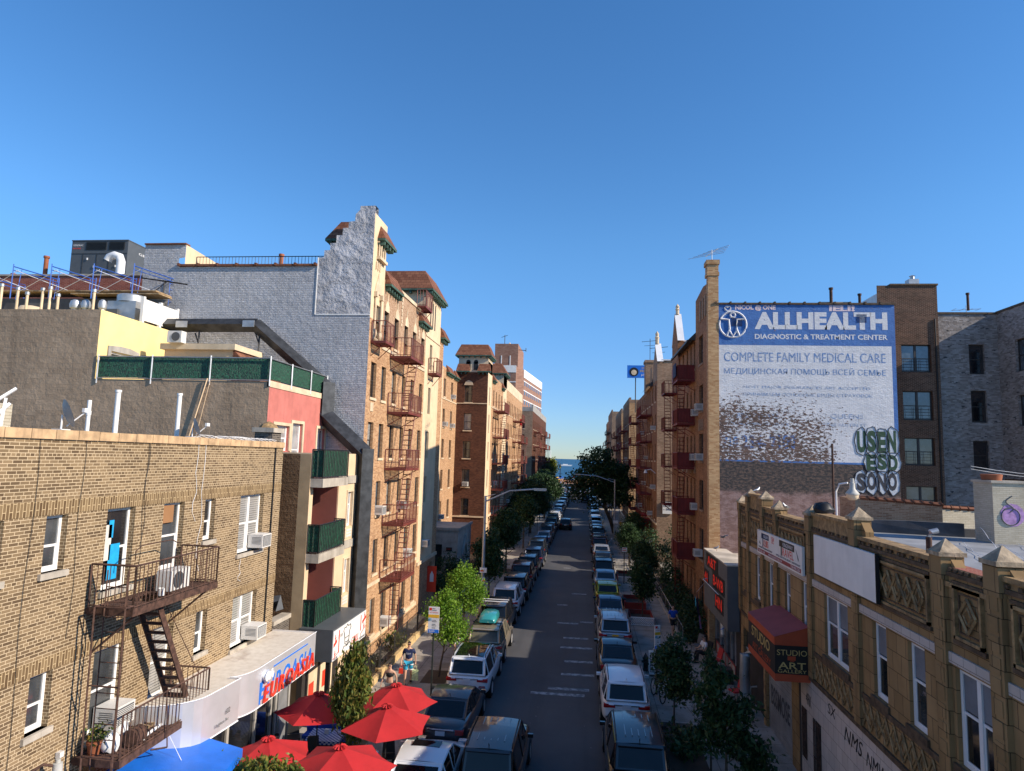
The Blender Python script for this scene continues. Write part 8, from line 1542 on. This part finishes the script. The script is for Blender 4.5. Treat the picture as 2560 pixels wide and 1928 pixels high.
def table(label, x, y, w_=.8, d_=1.3, rz=0):
    o = thing('cafe_table', label, 'table', (x, y, .13), rz, 'checked cafe tables')
    def add(nm, mt, fn): q = MB(); fn(q); ob = q.build(nm, mt); ob.parent = o
    add('tabletop', 'wood', lambda q: q.box(-w_/2+.01, w_/2-.01, -d_/2+.01, d_/2-.01, .60, .62)); add('tablecloth', 'checker_blue', lambda q: (q.box(-w_/2, w_/2, -d_/2, d_/2, .621, .626), q.box(-w_/2-.005, -w_/2, -d_/2, d_/2, .52, .626), q.box(w_/2, w_/2+.005, -d_/2, d_/2, .52, .626), q.box(-w_/2, w_/2, -d_/2-.005, -d_/2, .52, .626), q.box(-w_/2, w_/2, d_/2, d_/2+.005, .52, .626)))
    for sx_ in (-1, 1):
        for sy in (-1, 1): add('leg', 'black_iron', lambda q: q.bar((sx_*(w_/2-.06), sy*(d_/2-.06), 0), (sx_*(w_/2-.06), sy*(d_/2-.06), .6), .035))
table('long table with blue checked cloth behind the nearest umbrella', -8.35, 21.9, 1.1, 1.0, .1); table('table with blue checked cloth and plates under the middle umbrella', -6.75, 20.55, 1.0, 1.1, .1); table('small checked table beside the seated man', -8.9, 19.6, .7, .9, .1)
for x, y, lab in ((-7.2, 22.0, 0), (-8.4, 20.95, 0), (-6.3, 19.2, 1), (-6.0, 21.2, 0), (-9.5, 22.0, 0), (-7.4, 19.7, 1)):
    o = thing('cafe_chair', 'pale shell cafe chair by the checked tables' if lab else 'dark metal cafe chair by the checked tables', 'chair', (x, y, .13), random.random()*.5, 'shell cafe chairs' if lab else 'dark cafe chairs')
    def add(nm, mt, fn): q = MB(); fn(q); ob = q.build(nm, mt); ob.parent = o
    mt = 'stone_trim' if lab else 'black_iron'
    add('seat', mt, lambda q: q.box(-.21, .21, -.21, .21, .42, .45)); add('backrest', mt, lambda q: q.prism([(-.2, .2, .46), (.2, .2, .46), (.17, .27, .86), (-.17, .27, .86)], (0, .02, 0)))
    for sx_ in (-1, 1):
        for sy in (-1, 1): add('leg', 'black_iron', lambda q: q.bar((sx_*.18, sy*.18, .42), (sx_*.21, sy*.21, 0), .02))
o = thing('blue_bench', 'blue upholstered bench back behind the checked table', 'bench', (-8.4, 22.75, .13)); mb = MB(); mb.box(-9.3, -7.5, 22.6, 22.72, .5, 1.0); mb.box(-9.3, -7.5, 22.2, 22.6, .45, .55); mb.build('cushion', 'cloth_blue', o); mb = MB(); mb.box(-9.25, -7.55, 22.25, 22.6, .13, .45); mb.build('base', 'black', o)
mb = MB(); mb.box(-8.42, -8.28, 21.95, 22.05, .757, .9); q = mb.build('napkin_holder', 'white_paint'); tag(q, 'white napkin holder on the long checked table', 'napkin holder')
for i, (x, y) in enumerate(((-6.95, 20.7), (-6.6, 20.4), (-6.5, 20.8))): mb = MB(); mb.lathe((x, y, .757), [(0, 0), (.08, 0), (.13, .02), (.12, .025), (0, .012)], 16); q = mb.build('plate', 'white_paint', smooth=40); tag(q, 'white plate on the checked table under the middle umbrella', 'plate', 'plates on the checked table')
o = thing('blue_awning', 'bright blue canvas awning sloping from the brick wall at the bottom', 'awning', (-9.5, 14.5, 2.5)); mb = MB(); mb.poly([(-10.3, 11.5, 2.95), (-10.3, 16.45, 2.95), (-8.35, 16.35, 2.62), (-7.6, 11.5, 2.50)]); mb.poly([(-8.35, 16.35, 2.62), (-7.6, 11.5, 2.50), (-7.6, 11.5, 2.3), (-8.35, 16.35, 2.4)]); mb.poly([(-10.3, 16.45, 2.95), (-8.35, 16.35, 2.62), (-8.35, 16.35, 2.4), (-10.3, 16.45, 2.75)]); mb.build('canvas', 'tent_blue', o)
mb = MB()
for y in (12, 16.2): mb.bar((-8.0-(.3 if y > 14 else 0), y, .13), (-8.0-(.3 if y > 14 else 0), y, 2.3), .05)
mb.build('post', 'galv', o); mb = MB(); mb.tube([(BX+1.1, 15.2, 3.3), (-9.2, 15.2, 2.7), (-8.6, 15.3, 1.9)], .007, 4); tag(mb.build('white_cable', 'white_cloth'), 'thin white cable hanging from the fire escape over the blue awning', 'cable')
# ================= people
p, h = person('man in navy print t-shirt and blue striped shorts carrying shopping bags', (-7.5, 28.95, .13), .12, 1.80, 'navy', 'cloth_teal', skin='skin', pose='walk', shades=True)
text('TONY', 'F', -.148, -.10, 1.27, .2, .07, 'white_cloth', None, out=.0, ext=0).parent = p
q = MB(); q.box(-.235, .235, -.14, .14, .66, .70); ob = None
for k, (z, mt) in enumerate(((.82, 'white_cloth'), (.62, 'white_cloth'))):
    q = MB()
    for s_ in (-1, 1): q.lathe((s_*.11, -.03 if s_ < 0 else 0, z), [(.108, 0), (.112, .045)], 12)
    ob = q.build('shorts_stripe', mt); ob.parent = p
def bagat(label, pos, mt, w_, hh, name='shopping_bag'):
    o = thing(name, label, 'bag', pos); x, y, z = pos; q = MB(); q.prism([(x-w_/2, y-.05, z-.18-hh), (x+w_/2, y-.05, z-.18-hh), (x+w_*.42, y-.04, z-.18), (x-w_*.42, y-.04, z-.18)], (0, .10, 0)); q.build('bag', mt, o); q = MB(); q.tube([(x-w_*.3, y, z-.18), (x-w_*.1, y, z), (x+w_*.1, y, z), (x+w_*.3, y, z-.18)], .008, 5); q.build('handle', mt, o)
bagat('small red carrier bag in the walking man\'s hand', (-7.78, 28.80, .98), 'sign_red', .2, .2); bagat('pale green and white shopping bag in the walking man\'s other hand', (-7.18, 28.9, .93), 'graf_bag' if 'graf_bag' in MATS else 'white_cloth', .28, .42)
person('woman in black crop top and sunglasses walking behind the red umbrellas', (-7.55, 26.3, .13), -.1, 1.68, 'cloth_black', 'cloth_gray', skin='skin', pose='walk', sleeves=False, crop=True, shades=True)
p, h = person('young woman in white flowered top with dark tied hair seen from the side', (-5.85, 31.4, .13), 1.2, 1.66, 'cloth_pinkwhite', 'cloth_pinkwhite', pose='walk', longhair=False); bagat('red bag hanging at the side of the woman in white', (-5.75, 31.2, 1.1), 'cloth_red', .3, .34)
person('dark clothed person in jeans standing in shade behind the light pole', (-7.3, 46.5, .13), 3.0, 1.78, 'awning_maroon', 'denim', pose='stand', shorts=False)
p_, _ = person('man in grey shirt seated at the small checked table', (-8.75, 18.85, .13), 2.2, 1.75, 'cloth_gray', 'cloth_gray', pose='sit'); o = thing('cafe_stool', 'dark stool under the seated man in grey', 'stool', (-8.75, 18.85, .13)); mb = MB(); mb.box(-8.95, -8.55, 18.65, 19.05, .5, .54); [mb.bar((-8.75+a, 18.85+b, .13), (-8.75+a, 18.85+b, .5), .02) for a in (-.17, .17) for b in (-.17, .17)]; mb.build('seat', 'black', o)
person('second diner in dark clothes seated behind the checked table', (-9.3, 20.3, .13), .4, 1.7, 'cloth_black', 'cloth_black', pose='sit', shorts=False)
person('woman in patterned skirt seated with legs stretched beside the table', (-8.0, 19.3, .13), 1.0, 1.66, 'cloth_gray', 'cloth_pinkwhite', pose='sit')
p_, _ = person('barber in white shirt and dark jacket seated on a chair outside the shop', (6.05, 35.0, .13), -1.2, 1.75, 'white_cloth', 'cloth_black', pose='sit', shorts=False, shades=True)
def chairt(label, x, y, rz, mt):
    o = thing('waiting_chair', label, 'chair', (x, y, .13), rz)
    def add(nm, m_, fn): q = MB(); fn(q); ob = q.build(nm, m_); ob.parent = o
    add('seat', mt, lambda q: q.box(-.23, .23, -.22, .22, .40, .46)); add('backrest', mt, lambda q: q.prism([(-.22, .2, .5), (.22, .2, .5), (.22, .34, .95), (-.22, .34, .95)], (0, .05, 0)))
    for sx_ in (-1, 1):
        for sy in (-1, 1): add('leg', 'black_iron', lambda q: q.bar((sx_*.2, sy*.19, .4), (sx_*.21, sy*.2, 0), .022))
chairt('red chair beside the seated barber', 6.35, 33.9, -1.3, 'cloth_red'); chairt('dark chair carrying the seated barber', 6.05, 35.0, -1.2, 'cloth_black'); chairt('grey deck chair behind the barber', 5.9, 36.3, -1.0, 'cloth_gray'); chairt('red chair near the foil wrapped column', 6.4, 29.6, -1.2, 'cloth_red')
o = thing('dining_bin', 'dark box by the shop wall near the low stool', 'box', (6.5, 32, .13)); mb = MB(); mb.box(6.2, 6.75, 31.7, 32.3, .131, .75); mb.build('box', 'brown_frame', o)
person('person in bright blue t-shirt walking along the hedge on the right', (5.1, 39.6, .13), 0.2, 1.74, 'cloth_blue', 'cloth_black', pose='walk', shades=False); person('man with backpack walking away past the dark hedge', (5.05, 53.3, .13), 3.14, 1.76, 'cloth_teal', 'white_cloth', pose='walk'); person('distant pedestrian in orange top on the far right pavement', (4.9, 93, .13), 0, 1.72, 'plate_yellow', 'cloth_black', pose='walk', shorts=False); person('child in pale t-shirt behind the slim dark tree', (4.9, 27.6, .13), .1, 1.35, 'white_cloth', 'denim', pose='walk')
# ================= beach end
rng = random.Random(5); mb = MB()
for k in range(900):
    x = rng.uniform(-26, 6); y = rng.uniform(262, 340); z = -.4-(y-255)*.0093; m = rng.choice([0, 0, 0, 1, 1, 2, 3, 4, 5]); hh = rng.choice([1.2, 1.7, .6, .4]); w_ = .35 if hh > 1 else 1.0; mb.box(x-w_/2, x+w_/2, y-.2, y+.2, z, z+hh*.55, m); mb.box(x-w_*.3, x+w_*.3, y-.15, y+.15, z+hh*.55, z+hh, 0)
o = mb.build('beach_crowd', ['skin', 'white_cloth', 'cloth_red', 'cloth_blue', 'navy', 'plate_yellow']); o['kind'] = 'stuff'; o['label'] = 'dense crowd of bathers on the far beach'; o['category'] = 'crowd'
for k in range(26):
    x = rng.uniform(-24, 4); y = rng.uniform(268, 335); z = -.4-(y-255)*.0093; mt = rng.choice(['umbrella_red', 'cloth_blue', 'white_paint', 'plate_yellow', 'cloth_teal'])
    o = thing('beach_umbrella', 'tiny %s beach umbrella among the distant crowd' % {'umbrella_red': 'red', 'cloth_blue': 'blue', 'white_paint': 'white', 'plate_yellow': 'orange', 'cloth_teal': 'teal'}[mt], 'beach umbrella', (x, y, z), 0, {'umbrella_red': 'red', 'cloth_blue': 'blue', 'white_paint': 'white', 'plate_yellow': 'orange', 'cloth_teal': 'teal'}[mt]+' beach umbrellas'); mb = MB(); mb.lathe((x, y, z), [(1.2, 1.9), (.7, 2.25), (0, 2.4)], 8); mb.build('canopy', mt, o); mb = MB(); mb.bar((x, y, z), (x, y, z+2.3), .05); mb.build('pole', 'white_paint', o)
o = thing('promenade_lamp', 'black lantern style lamp post silhouetted against the sea', 'street light', (-7.0, 182, 0)); mb = MB(); mb.tube([(-7, 182, 0), (-7, 182, 7.4)], .09, 8); mb.bar((-7.6, 182, 5.9), (-6.4, 182, 5.9), .08); mb.build('pole', 'black_iron', o); mb = MB(); mb.lathe((-7, 182, 7.4), [(.1, 0), (.32, .3), (.3, .7), (.12, 1.0), (.04, 1.4), (0, 1.5)], 10); mb.build('lantern', 'black_iron', o)
o = thing('beach_mast', 'tall white mast with guy wire on the beach front', 'mast', (-15.6, 290, -.5)); mb = MB(); mb.tube([(-15.6, 290, -.5), (-15.6, 290, 7.5)], .35, 8); mb.tube([(-15.5, 290, 7), (-15.5, 290, 13.5)], .14, 8); mb.bar((-15.5, 290, 9), (-9, 240, 9.5), .05); mb.build('pole', 'white_paint', o)
mb = MB(); mb.prism([(60, 3000, -1.5), (160, 3000, -1.5), (170, 3000, 4), (50, 3000, 4)], (0, 20, 0)) if False else mb.prism([(-42, 1100, -1.6), (-24, 1100, -1.6), (-22, 1100, .4), (-43, 1100, .4)], (0, 4, 0)); mb.box(-38, -30, 1101, 1103, .4, 1.6); q = mb.build('motor_boat', 'white_paint'); tag(q, 'small white boat on the open water', 'boat')
o = thing('boardwalk_ramp', 'dark ramp and railing rising to the boardwalk at the street end', 'ramp', (-8, 236, 0)); mb = MB(); mb.prism([(-12, 215, .0), (-12, 238, .0), (-12, 238, .9)], (5, 0, 0)); mb.bar((-7, 215, 1.0), (-7, 238, 1.9), .12); mb.bar((-12, 215, 1), (-12, 238, 1.9), .12); mb.build('ramp', 'concrete', o)
bpy.context.view_layer.update()
